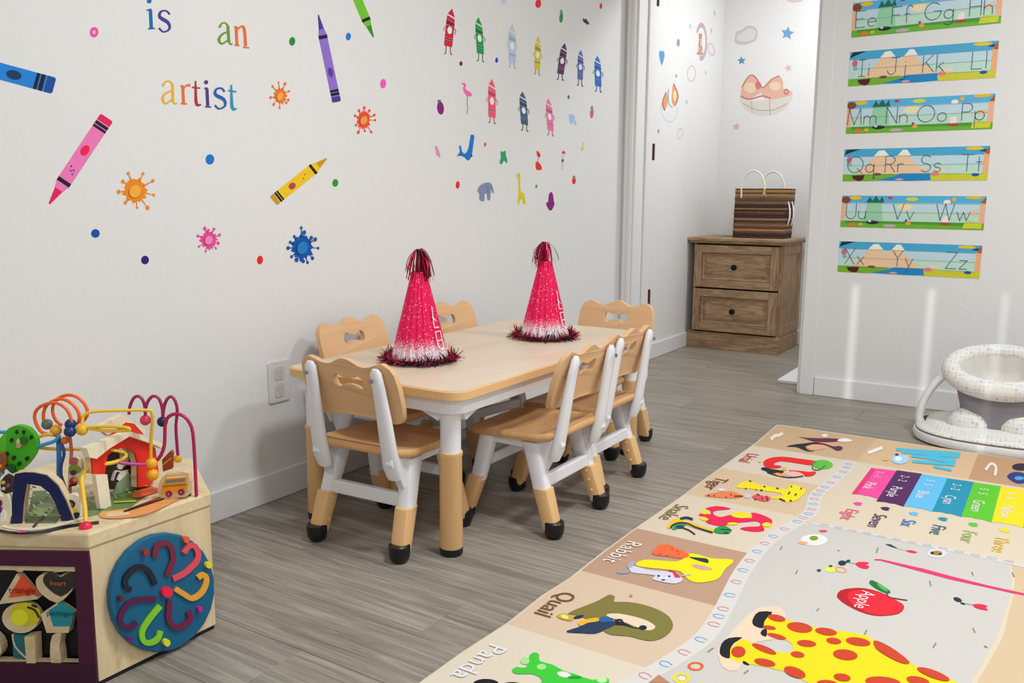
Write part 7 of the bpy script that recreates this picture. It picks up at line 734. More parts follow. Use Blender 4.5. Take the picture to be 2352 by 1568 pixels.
SLAB='5c7444:3664,8105,4140,8418,3261,9254,2474,9597,2032,9157 6c8c4c:3228,9232,3599,10719,3961,10652,4570,9644,4417,9218,4313,8898 8aa860:3386,8351,3574,8385,3652,8526,3508,8737,3272,8922,3000,8941,2847,8844,3079,8576 14161a:3637,7593,3755,7614,3921,7646,4078,7700,4209,7780,4329,7881,4427,7997,4485,8135,4520,8288,4570,8435,4663,8583,4771,8725,4849,8824,4705,8909,4627,8808,4518,8664,4424,8513,4373,8362,4339,8207,4283,8071,4186,7956,4067,7856,3939,7778,3786,7725,3621,7694,3503,7673 ece0c4:3532,7754,3645,7774,3805,7805,3953,7856,4076,7932,4188,8027,4276,8137,4331,8269,4362,8416,4382,8550,4392,8666,4391,8769,4388,8840,4255,8906,4258,8834,4260,8731,4251,8615,4232,8480,4202,8333,4148,8203,4062,8094,3951,8000,3831,7925,3685,7875,3527,7845,3413,7825 4c2c20:4081,8040,4025,8094,3946,8171,3868,8250,3792,8333,3716,8418,3662,8479,3548,8511,3603,8450,3681,8363,3760,8277,3842,8195,3924,8116,3980,8062 e8408c:4056,7759,4159,7854,4073,7900,3969,7803 f4a460:4533,9042,4657,9030,4793,9078,4964,9203,5104,9387,5153,9614,5126,9911,4994,10406,4816,10809,4644,10734,4523,10436,4560,10027,4595,9627,4448,9385,4320,9219,4394,9103 6a3420:4714,9372,4697,9494,4674,9671,4652,9853,4636,10043,4622,10238,4612,10377,4537,10421,4547,10281,4562,10084,4579,9893,4601,9710,4626,9531,4643,9409 f4cca0:4603,9119,4698,9126,4791,9181,4874,9298,4909,9415,4827,9468,4702,9470,4565,9392,4472,9286,4511,9187 ec6c48:3987,10083,3868,10225,3797,10394,3852,10547,3961,10652,4084,10653,4192,10581,4241,10430,4255,10259,4251,10115,4211,10019,4108,10017 1c1c20:4735,9411,4744,10282,4659,10332,4653,9455 d8c030:4099,9614,4408,9885,4325,9941,4015,9668 4c6838:3730,10621,3716,10608,3636,10622,3537,10657,3476,10691,3491,10705,3572,10690,3671,10655 6c8c5c:3540,9332,3530,9323,3478,9334,3414,9360,3375,9384,3385,9393,3437,9382,3502,9357 d06a4c:4002,9144,3982,9139,3909,9158,3825,9190,3780,9216,3800,9221,3874,9202,3957,9170 3c5034:3487,10175,3492,10154,3464,10130,3420,10117,3385,10123,3379,10144,3407,10168,3452,10181 4c6838:3604,10637,3593,10631,3546,10646,3491,10673,3459,10697,3470,10703,3517,10688,3573,10660 c8b84c:3941,10254,3946,10235,3916,10221,3870,10220,3833,10232,3829,10250,3859,10265,3905,10266 a04c3c:3699,9901,3706,9880,3668,9875,3607,9890,3558,9915,3551,9937,3590,9941,3651,9927 6c8c5c:3882,9906,3873,9894,3818,9904,3749,9931,3705,9959,3713,9970,3769,9960,3838,9933 d06a4c:3726,9409,3742,9385,3720,9371,3673,9374,3628,9393,3612,9417,3634,9432,3681,9428 e8e0cc:3463,9977,3472,9953,3432,9948,3366,9965,3312,9994,3303,10019,3343,10023,3410,10006 3c5034:3601,10580,3595,10563,3536,10576,3459,10610,3409,10647,3415,10663,3474,10650,3551,10616 8c9a5c:3754,10113,3763,10097,3746,10088,3712,10092,3682,10105,3673,10122,3690,10131,3724,10127 a04c3c:3392,10558,3377,10551,3310,10565,3230,10592,3184,10616,3200,10624,3267,10610,3347,10583 a04c3c:3871,9481,3878,9462,3849,9460,3799,9476,3758,9501,3750,9520,3780,9522,3830,9506 e0a040:3990,9751,3960,9750,3866,9783,3762,9830,3710,9864,3741,9865,3836,9831,3939,9784 e8e0cc:3419,10316,3423,10293,3380,10277,3315,10277,3266,10293,3262,10317,3305,10333,3370,10332 d06a4c:3595,9857,3606,9834,3580,9817,3532,9815,3490,9830,3478,9853,3505,9870,3553,9872 8c9a5c:3416,9400,3430,9372,3400,9346,3342,9338,3291,9352,3277,9380,3307,9406,3365,9414 e8e0cc:3751,10172,3771,10149,3762,10136,3729,10139,3692,10158,3672,10181,3681,10195,3714,10191 d06a4c:3857,9416,3880,9387,3861,9370,3811,9374,3760,9397,3737,9426,3756,9443,3806,9439 6c8c5c:3691,10586,3662,10581,3565,10618,3457,10676,3400,10720,3429,10725,3527,10687,3635,10630 c8b84c:3366,9306,3393,9274,3378,9246,3331,9238,3279,9255,3251,9287,3265,9315,3313,9323 c8b84c:3664,10518,3663,10499,3612,10508,3542,10541,3493,10577,3495,10597,3546,10587,3617,10555 3c5034:3490,9181,3483,9164,3419,9162,3335,9176,3279,9198,3286,9215,3350,9217,3435,9203 a04c3c:3680,10374,3675,10360,3624,10360,3557,10375,3513,10395,3518,10409,3570,10408,3637,10394 c8b84c:3994,10071,4009,10045,3984,10033,3932,10043,3884,10068,3869,10094,3894,10106,3946,10096 e0a040:3549,9319,3553,9297,3503,9289,3429,9300,3374,9323,3370,9345,3420,9353,3495,9342 3c5034:3622,9769,3609,9758,3547,9775,3473,9811,3430,9845,3443,9857,3505,9839,3579,9803 c8b84c:3893,10510,3891,10489,3832,10490,3751,10513,3694,10544,3695,10564,3755,10563,3837,10541 8c9a5c:3643,9822,3633,9809,3574,9824,3501,9860,3456,9894,3466,9908,3526,9892,3599,9857 d06a4c:3464,9196,3455,9188,3405,9193,3344,9208,3307,9224,3316,9232,3366,9228,3427,9213 3c5034:3594,10668,3601,10647,3567,10639,3512,10649,3467,10671,3460,10692,3494,10700,3550,10690 6c8c5c:4031,9544,4024,9533,3980,9542,3922,9565,3886,9589,3893,9599,3938,9590,3996,9567 6c8c5c:3986,9393,3977,9379,3921,9372,3851,9375,3808,9387,3817,9401,3873,9408,3943,9405 8c9a5c:3676,9460,3674,9449,3635,9449,3582,9461,3547,9477,3549,9489,3588,9489,3641,9477 8c9a5c:3736,9356,3736,9345,3706,9347,3663,9359,3633,9376,3633,9387,3663,9386,3706,9373 d06a4c:3535,9530,3511,9526,3432,9553,3342,9594,3296,9625,3321,9629,3401,9602,3490,9561 e0a040:3722,10534,3696,10528,3602,10562,3496,10617,3439,10660,3466,10666,3561,10632,3666,10577 8c9a5c:3800,9713,3795,9701,3752,9710,3696,9735,3660,9761,3665,9773,3709,9764,3764,9739 3c5034:3860,10570,3866,10552,3840,10543,3798,10548,3764,10563,3757,10580,3783,10590,3825,10585 a04c3c:3354,9848,3371,9822,3347,9813,3295,9826,3246,9854,3227,9880,3252,9889,3304,9876 e8e0cc:3534,9380,3565,9350,3558,9332,3519,9335,3469,9358,3439,9387,3445,9406,3485,9403 e0a040:3956,9543,3961,9523,3921,9513,3859,9521,3811,9541,3806,9562,3846,9571,3908,9563 6c8c5c:3644,9986,3626,9981,3556,9996,3476,10022,3432,10044,3450,10049,3520,10034,3601,10007 4c6838:3534,10131,3522,10116,3443,10128,3344,10161,3281,10195,3294,10210,3374,10198,3473,10165 e8e0cc:3779,10296,3775,10283,3730,10291,3670,10315,3630,10341,3634,10354,3679,10347,3739,10322 405830:2820,8718,2820,8702,2776,8692,2713,8694,2669,8707,2669,8723,2713,8733,2776,8731 c86a4c:4173,8511,4176,8492,4129,8487,4061,8500,4010,8524,4006,8543,4053,8548,4122,8534 b8a890:3370,8477,3346,8472,3263,8495,3171,8533,3122,8564,3147,8569,3230,8545,3322,8507 304428:3807,8271,3813,8252,3771,8242,3708,8248,3658,8267,3653,8286,3694,8296,3758,8289 e8e0cc:3368,8846,3362,8838,3328,8846,3285,8863,3258,8881,3264,8888,3299,8881,3342,8863 e8e0cc:3984,8349,3979,8337,3932,8337,3869,8349,3827,8366,3832,8378,3880,8378,3943,8366 c8c49c:4029,8630,4051,8609,4045,8591,4016,8586,3980,8599,3959,8620,3964,8638,3993,8643 304428:3074,8885,3085,8865,3062,8862,3016,8876,2976,8899,2964,8918,2988,8922,3034,8908 e8e0cc:3123,8516,3120,8502,3071,8499,3002,8509,2956,8527,2958,8541,3008,8544,3077,8534 405830:3008,9268,3027,9242,3000,9230,2942,9240,2887,9266,2868,9293,2896,9305,2954,9294 405830:3561,8280,3549,8273,3497,8284,3435,8307,3400,8329,3412,8335,3464,8324,3526,8301 b8a890:3422,8833,3438,8811,3418,8804,3374,8816,3331,8840,3314,8862,3334,8870,3378,8858 304428:3260,8620,3265,8602,3225,8594,3163,8602,3115,8621,3109,8639,3150,8647,3212,8639 c86a4c:2349,8986,2357,8965,2315,8952,2247,8956,2193,8974,2184,8996,2227,9009,2295,9005 405830:2921,9108,2901,9101,2817,9119,2718,9153,2662,9182,2683,9189,2768,9170,2866,9137 8c9a5c:3649,8292,3678,8265,3671,8242,3632,8238,3584,8254,3555,8281,3562,8304,3601,8308 405830:3304,8757,3302,8739,3245,8741,3166,8760,3111,8787,3113,8804,3170,8802,3250,8783 b8a890:3377,8620,3358,8614,3282,8629,3194,8656,3146,8679,3165,8685,3242,8670,3329,8643 8c9a5c:3201,8901,3192,8892,3139,8900,3071,8922,3030,8945,3039,8955,3093,8946,3160,8924 b8a890:3513,8914,3497,8908,3434,8922,3358,8949,3315,8973,3331,8979,3395,8965,3470,8938 8c9a5c:3216,9047,3207,9040,3163,9047,3108,9064,3075,9081,3083,9088,3128,9081,3183,9063 304428:3976,8593,3973,8580,3928,8584,3866,8602,3825,8625,3828,8638,3874,8634,3936,8615 304428:3971,8394,3982,8371,3947,8358,3887,8363,3835,8382,3824,8405,3859,8418,3920,8413 304428:3792,8531,3809,8512,3802,8496,3774,8491,3742,8500,3725,8519,3732,8536,3760,8541 c8c49c:3729,8199,3716,8193,3661,8201,3596,8218,3558,8235,3571,8241,3627,8233,3692,8215 e8e0cc:2949,8989,2938,8981,2879,8991,2806,9014,2762,9037,2774,9046,2833,9035,2906,9012 c8c49c:2836,8761,2835,8748,2802,8753,2754,8772,2722,8796,2723,8809,2757,8804,2804,8784 e8e0cc:3801,8558,3820,8534,3800,8522,3754,8529,3707,8551,3688,8575,3707,8587,3754,8580 a85c3c:3683,8612,3705,8588,3692,8575,3652,8580,3608,8601,3585,8625,3598,8638,3638,8632 304428:2393,9041,2408,9015,2370,8999,2301,9003,2241,9025,2225,9052,2263,9068,2333,9063'
WIRES=[
('fc6a28',0.0032,'3478,8923,4462,3388,8866,4473,3287,8801,4500,3234,8767,4549,3199,8745,4618,3169,8726,4713,3156,8718,4814,3171,8727,4898,3208,8751,4970,3267,8789,5028,3343,8837,5069,3431,8893,5097,3521,8951,5099,3605,9004,5060,3674,9048,4993,3718,9076,4897,3742,9091,4798,3746,9094,4717,3741,9091,4660'),
('fc6a28',0.0032,'3191,8870,4668,3189,8869,4756,3196,8874,4865,3221,8890,4955,3264,8917,5032,3337,8963,5092,3416,9014,5132,3482,9056,5149,3546,9097,5142,3618,9143,5105,3685,9185,5045,3737,9219,4962,3770,9240,4868,3771,9240,4771,3751,9227,4691,3712,9202,4660,3675,9179,4651'),
('fc6a28',0.0032,'3370,9116,4600,3327,9089,4638,3279,9058,4699,3248,9039,4783,3234,9030,4877,3245,9037,4970,3278,9058,5055,3336,9095,5125,3408,9141,5175,3489,9193,5200,3572,9245,5199,3647,9293,5165,3712,9335,5107,3765,9368,5028,3799,9390,4940,3805,9394,4858,3789,9384,4781,3744,9355,4712,3700,9327,4662'),
('c86a3c',0.0032,'3698,9067,4423,3702,9070,4289,3701,9069,4106,3679,9055,3929,3650,9037,3706,3625,9021,3339,3605,9009,3020'),
('fcc83c',0.0042,'4788,8606,3019,4685,8672,3119,4535,8763,3264,4335,8869,3449,4155,8965,3620,4084,9010,3695,4056,9045,3737,4029,9101,3792,4016,9168,3836,4019,9248,3857,4028,9347,3860,4043,9480,3844,4060,9616,3826,4074,9725,3827,4084,9816,3839,4090,9893,3861,4089,9947,3889,4064,9962,3917,4030,9967,3935'),
('fcc83c',0.0032,'3473,8851,4497,3392,8818,4487,3290,8778,4467,3196,8740,4425,3119,8711,4376,3083,8700,4334,3071,8702,4292,3063,8707,4247,3098,8747,4206,3216,8869,4169,3377,9035,4141,3566,9227,4128,3752,9416,4118,3890,9556,4100,4004,9672,4076,4114,9784,4040,4192,9864,4008'),
('fcc83c',0.0032,'3858,9239,4645,3845,9247,4705,3838,9261,4775,3849,9281,4822,3877,9315,4858,3923,9364,4883,4001,9445,4897,4136,9584,4898,4299,9752,4891,4490,9950,4884,4652,10115,4872,4698,10163,4861,4694,10170,4823,4682,10185,4725,4650,10195,4590,4602,10202,4431,4548,10210,4247,4494,10229,4008,4452,10247,3812'),
('fcc83c',0.0032,'3965,9242,4620,4098,9327,4632,4272,9438,4642,4446,9550,4637,4592,9643,4624,4657,9685,4605,4670,9693,4585,4645,9677,4568,4572,9630,4555,4429,9540,4549,4265,9435,4553,4110,9337,4576,3994,9263,4600'),
('38a0dc',0.0036,'2555,8253,4538,2645,8312,4538,2746,8377,4538,2799,8412,4540,2828,8431,4531,2831,8433,4490,2820,8427,4436,2799,8414,4375,2782,8404,4317,2781,8403,4282,2801,8417,4258,2858,8454,4244,2943,8509,4239,3058,8584,4239,3183,8665,4249,3295,8738,4281,3394,8803,4319,3470,8852,4347,3526,8888,4379,3561,8912,4432,3579,8924,4477'),
('2c86cc',0.0046,'3409,9010,4431,3392,9000,4072,3357,8977,3549,3331,8961,3163'),
('3c4c8c',0.0032,'3465,8982,4367,3492,8999,4298,3519,9016,4208,3528,9022,4129,3524,9020,4049,3501,9005,3974,3473,8987,3889,3454,8975,3776,3448,8972,3648,3476,8989,3499,3511,9012,3365,3535,9028,3287,3552,9038,3244'),
('a81c60',0.0032,'3978,10146,4687,3986,10152,4759,4003,10164,4851,4033,10184,4940,4070,10208,5014,4108,10233,5051,4147,10258,5059,4185,10283,5040,4218,10304,4994,4239,10318,4921,4250,10326,4831,4250,10327,4718,4246,10325,4626'),
('a81c60',0.0032,'4298,10286,4744,4311,10300,4826,4331,10321,4924,4362,10346,4994,4396,10374,5045,4428,10397,5068,4459,10420,5068,4494,10446,5049,4525,10471,5002,4544,10490,4911,4553,10505,4795,4544,10510,4646,4532,10512,4524'),
('a81c60',0.0032,'4539,10516,4647,4545,10524,4728,4559,10537,4830,4582,10556,4919,4612,10578,4992,4648,10605,5036,4686,10631,5047,4719,10654,5015,4744,10674,4950,4760,10688,4859,4761,10694,4743,4739,10686,4608,4712,10676,4452,4703,10678,4261,4699,10684,4075,4696,10689,3925,4696,10693,3822'),
('b81c58',0.0036,'4445,10383,3754,4477,10404,3794,4518,10430,3859,4555,10455,3951,4587,10475,4066,4601,10485,4212,4609,10491,4355,4614,10495,4457,4626,10503,4539,4652,10519,4609,4690,10544,4662,4746,10580,4699,4810,10621,4714,4877,10664,4701,4941,10706,4664,4993,10739,4602,5034,10766,4521,5060,10783,4435,5074,10793,4315,5079,10797,4122,5079,10798,3901,5078,10798,3696,5075,10797,3484,5072,10796,3222,5069,10796,3011'),
('c03c90',0.0032,'4203,9736,3829,4259,9842,3796,4328,9972,3759,4388,10083,3736,4433,10164,3723')]
BEADS=[
('6a7c70',0.0103,(0.3238,0.8900,0.4648)),
('f0a828',0.0108,(0.3430,0.8958,0.4545)),
('16306c',0.0106,(0.3699,0.9097,0.4673)),
('143868',0.0111,(0.3762,0.9039,0.4553)),
('f0b828',0.0111,(0.3897,0.9199,0.4571)),
('e83c60',0.0107,(0.4244,1.0322,0.4568)),
('141c44',0.0105,(0.4525,1.0507,0.4538)),
('f4b020',0.0115,(0.4456,1.0249,0.3729)),
('f4a818',0.0119,(0.4517,1.0220,0.3510)),
('f0b820',0.0082,(0.4692,1.0690,0.3749)),
('ec1c48',0.0115,(0.4807,0.8590,0.3006)),
('e8702c',0.0074,(0.3614,0.9013,0.4363))]
# ================================================================== printed things
def flat_print(name, data, place, parent=None, lay=.00012, start=.0003, thick=None):
    """stack of flat coloured outlines; place(u, v, h) -> local xyz with h the height above the surface"""
    m = MB()
    for i, (c, pts) in enumerate(data):
        m.sheet([place(u, v, start+lay*i) for u, v in pts], prt(c))
    return m.build(name, parent, norm=False)
# ---- play mat
MX0, MX1, MY0, MY1 = 1.012, 2.28, .78, 3.418
pm = thing('play_mat', 'large alphabet play mat printed with letters, animals and a giraffe', 'play mat', (MX0, MY0, 0))
ed = [(1.027, 3.41), (1.036, 3.1), (1.030, 2.8), (1.026, 2.55), (1.027, 2.42), (1.018, 2.09), (1.016, 1.9), (1.020, 1.72), (1.012, 1.60), (1.016, 1.45), (1.006, 1.30), (1.004, 1.15), (1.01, .78)]
oc = [(x-MX0, y-MY0) for x, y in ed]+[(MX1-MX0, 0), (MX1-MX0, MY1-MY0-.004), (.70, MY1-MY0-.004), (.3, MY1-MY0), (.03, MY1-MY0+.002)]
MB().prism([(x, y, .0005) for x, y in oc], (0, 0, .0105), mat('dccdb4', .7, 0, .02, 40)).build('mat_sheet', pm, bevel=.003)
def fabric(h):
    return mat(h, .75, 0, .025, 220, .1)
ys = [3.405, 3.065, 2.738, 2.425, 2.09, 1.765, 1.443, 1.12, .80]
cols = ['cfae8a', 'dccdb9', 'd8be9c', 'ddccb6', 'bd977e', 'd8bea4', 'dccfba', 'cfae8a']
def edge_x(y):
    for (xa, ya), (xb, yb) in zip(ed, ed[1:]):
        if yb <= y <= ya: return xa+(xb-xa)*(ya-y)/(ya-yb)
    return 1.02
inner = [(1.375, 3.065), (1.385, 2.95), (1.372, 2.75), (1.366, 2.62), (1.388, 2.48), (1.372, 2.36), (1.352, 2.25), (1.345, 2.16), (1.347, 2.06), (1.352, 1.963), (1.366, 1.85), (1.380, 1.74), (1.387, 1.62), (1.372, 1.52), (1.350, 1.43), (1.325, 1.33), (1.33, 1.2), (1.35, 1.0), (1.36, .82)]
def L3(pts, h): return [(x-MX0, y-MY0, h) for x, y in pts]
Z0 = .0112
for i in range(8):
    a, b_ = ys[i], ys[i+1]; n = 8
    left = [(edge_x(a+(b_-a)*k/n)+.007, a+(b_-a)*k/n) for k in range(n+1)]
    o = left+[(1.40, b_), (1.40, a)]
    MB().sheet(L3(o, Z0), fabric(cols[i])).build('printed_tile', pm, norm=False)
for xa, xb, c in ((1.40, 1.742, 'dab992'), (1.742, 2.05, 'c29874'), (2.05, 2.27, 'dcc8ac')):
    MB().sheet(L3([(xa, 3.065), (xb, 3.065), (xb, 3.405), (xa, 3.405)], Z0), fabric(c)).build('printed_tile', pm, norm=False)
# cream middle, pale playground, white bead border, right hand column
mid = spline([Vector((x, y, 0)) for x, y in inner], 3)
MB().sheet(L3([(p.x-.006, p.y) for p in mid]+[(2.27, .82), (2.27, 3.065)], Z0+.0004), fabric('dbcab2')).build('number_field_print', pm, norm=False)
band = [(p.x-.016, p.y) for p in mid]+[(p.x+.024, p.y) for p in mid][::-1]
MB().sheet(L3(band, Z0+.0008), fabric('d8d3cd')).build('bead_border_print', pm, norm=False)
pg = [(p.x+.018, p.y) for p in mid if p.y < 2.37]
rt = [(1.352, .82), (1.80, 1.42), (1.868, 1.727), (1.897, 1.95), (1.907, 2.19), (1.904, 2.30), (1.892, 2.377), (1.83, 2.384)]
MB().sheet(L3(pg+[(1.60, .82), (1.72, 1.1)]+rt[1:]+[(1.70, 2.385), (1.60, 2.388), (1.50, 2.388), (1.42, 2.38)], Z0+.0006), fabric('cbc6bf')).build('playground_print', pm, norm=False)
MB().sheet(L3([(1.42, 2.378), (1.5, 2.386), (1.6, 2.386), (1.72, 2.383), (1.83, 2.382), (1.93, 2.372), (1.93, 2.392), (1.83, 2.402), (1.7, 2.404), (1.6, 2.406), (1.48, 2.406), (1.40, 2.396)], Z0+.0010), fabric('d4d0d0')).build('white_band_print', pm, norm=False)
MB().sheet(L3([(1.735, 1.10), (1.81, 1.42), (1.878, 1.727), (1.907, 1.95), (1.915, 2.19), (1.912, 2.30), (1.90, 2.372), (2.27, 2.37), (2.27, .82), (1.66, .82)], Z0+.0009), fabric('d4b997')).build('side_column_print', pm, norm=False)
# bead rings along the border
acc = 0; flip = 0
for i in range(len(mid)-1):
    a, b_ = Vector((mid[i].x, mid[i].y, 0)), Vector((mid[i+1].x, mid[i+1].y, 0)); L = (b_-a).length; acc += L
    if acc > .039:
        acc = 0; c = (a+b_)/2; t = (b_-a).normalized(); nv = Vector((-t.y, t.x, 0)); o = []
        for rx, ry, rev in ((.014, .0105, 0), (.0112, .0078, 1)):
            q = [c+Vector((.004, 0, 0))+nv*rx*math.cos(x)+t*ry*math.sin(x) for x in [math.radians(30+300*k/10) for k in range(11)]]
            o += q[::-1] if rev else q
        MB().sheet([(p.x-MX0, p.y-MY0, Z0+.0014) for p in o], prt('78b4e0' if flip else 'e88ca4')).build('bead_ring_print', pm, norm=False); flip ^= 1
for k in range(13):
    x = 1.45+.037*k; y = 2.394; o = []
    for rx, ry, rev in ((.012, .007, 0), (.0095, .005, 1)):
        q = [(x+rx*math.cos(t), y+ry*math.sin(t)) for t in [math.radians(30+300*j/8) for j in range(9)]]; o += q[::-1] if rev else q
    MB().sheet(L3(o, Z0+.0016), prt('a8bcd4' if k % 2 else 'dcb4c0')).build('bead_ring_print', pm, norm=False)
for nm, (bx, by, s) in MAT.items():
    if nm == 'grass_dash_print':
        for c, p in parse(s): flat_print(nm, [(c, [(bx*1e-4+u, by*1e-4+v) for u, v in p])], lambda u, v, h: (u-MX0, v-MY0, Z0+.001+h), pm)
        continue
    nm = nm.split('.')[0]
    flat_print(nm, [(c, [(bx*1e-4+u, by*1e-4+v) for u, v in p]) for c, p in parse(s)], lambda u, v, h: (u-MX0, v-MY0, Z0+.001+h), pm, .00006)
# colour panels with notched ends, hearts, words
pc = [('f8489c', 'Pink', '1 - 1'), ('501a58', 'Purple', '2 - 2'), ('62bcec', 'Blue', '3   3'), ('0e90b0', 'Cyan', '2 - 2'), ('5cc424', 'Green', '5   5'), ('ffdc10', 'Yellow', '6   6'), ('ff9a24', 'Orange', '7   7')]
wn = [('f06088', 'Eight'), ('5a2458', 'Seven'), ('2a78c8', 'Six'), ('20607c', 'Five'), ('a4c060', 'Four'), ('f4c848', 'Three'), ('f0a060', 'Two')]
def words(name, s, size, x, y, col, off=0.0, h=.0022):
    vs, fs, w = glyphs(s, size, off)
    MB().add([(x+b-MX0, y-a-MY0, Z0+h) for a, b in vs], fs, prt(col)).build(name, pm, norm=False)
for i in range(7):
    x = 1.457+.0757*i; c, s, d_ = pc[i]; yb = 2.672+(.03 if i in (0, 5) else .0)*(i == 0)
    MB().sheet(L3([(x, 3.035-.02*(i == 0)), (x+.0757, 3.04-.012*(i == 0)), (x+.0757, yb), (x+.05, yb+.012), (x+.0378, yb+.008), (x+.025, yb+.012), (x, yb+.004)], Z0+.0012), prt(c)).build('colour_panel_print', pm, norm=False)
    if i == 0: MB().sheet(L3([(x, 3.01), (x+.014, 3.01), (x+.014, yb+.01), (x, yb+.004)], Z0+.0014), prt('ea2878')).build('colour_panel_edge_print', pm, norm=False)
    words('word_print', s, .044, x+.016, 2.855, 'f4e8f0', 0, .0018)
    words('word_print', d_, .036, x+.022, 2.985, 'f4e8f0', 0, .0018)
    hx, hy = x+.034, 2.625
    MB().sheet(L3([(hx-.014, hy), (hx-.006, hy+.014), (hx+.004, hy+.017), (hx+.012, hy+.010), (hx+.008, hy), (hx+.012, hy-.010), (hx+.004, hy-.017), (hx-.006, hy-.014)], Z0+.0012), prt(c)).build('heart_print', pm, norm=False)
    words('word_print', wn[i][1], .050, x+.016, 2.565, wn[i][0])
for s, x, y, c in (('Rabbit', 1.052, 2.015, 'f6efe8'), ('Snake', 1.052, 2.345, '8a7434'), ('Quail', 1.052, 1.660, '7a5428'), ('Tiger', 1.066, 2.650, '7a3424'), ('Urial', 1.066, 2.975, 'd0383c'), ('Panda', 1.048, 1.375, 'e6e6ee')):
    words('word_print', s, .060, x-.008, y-.018, c)
words('word_print', 'Apple', .042, 1.620, 2.022, 'fbeef0', 0, .0022)
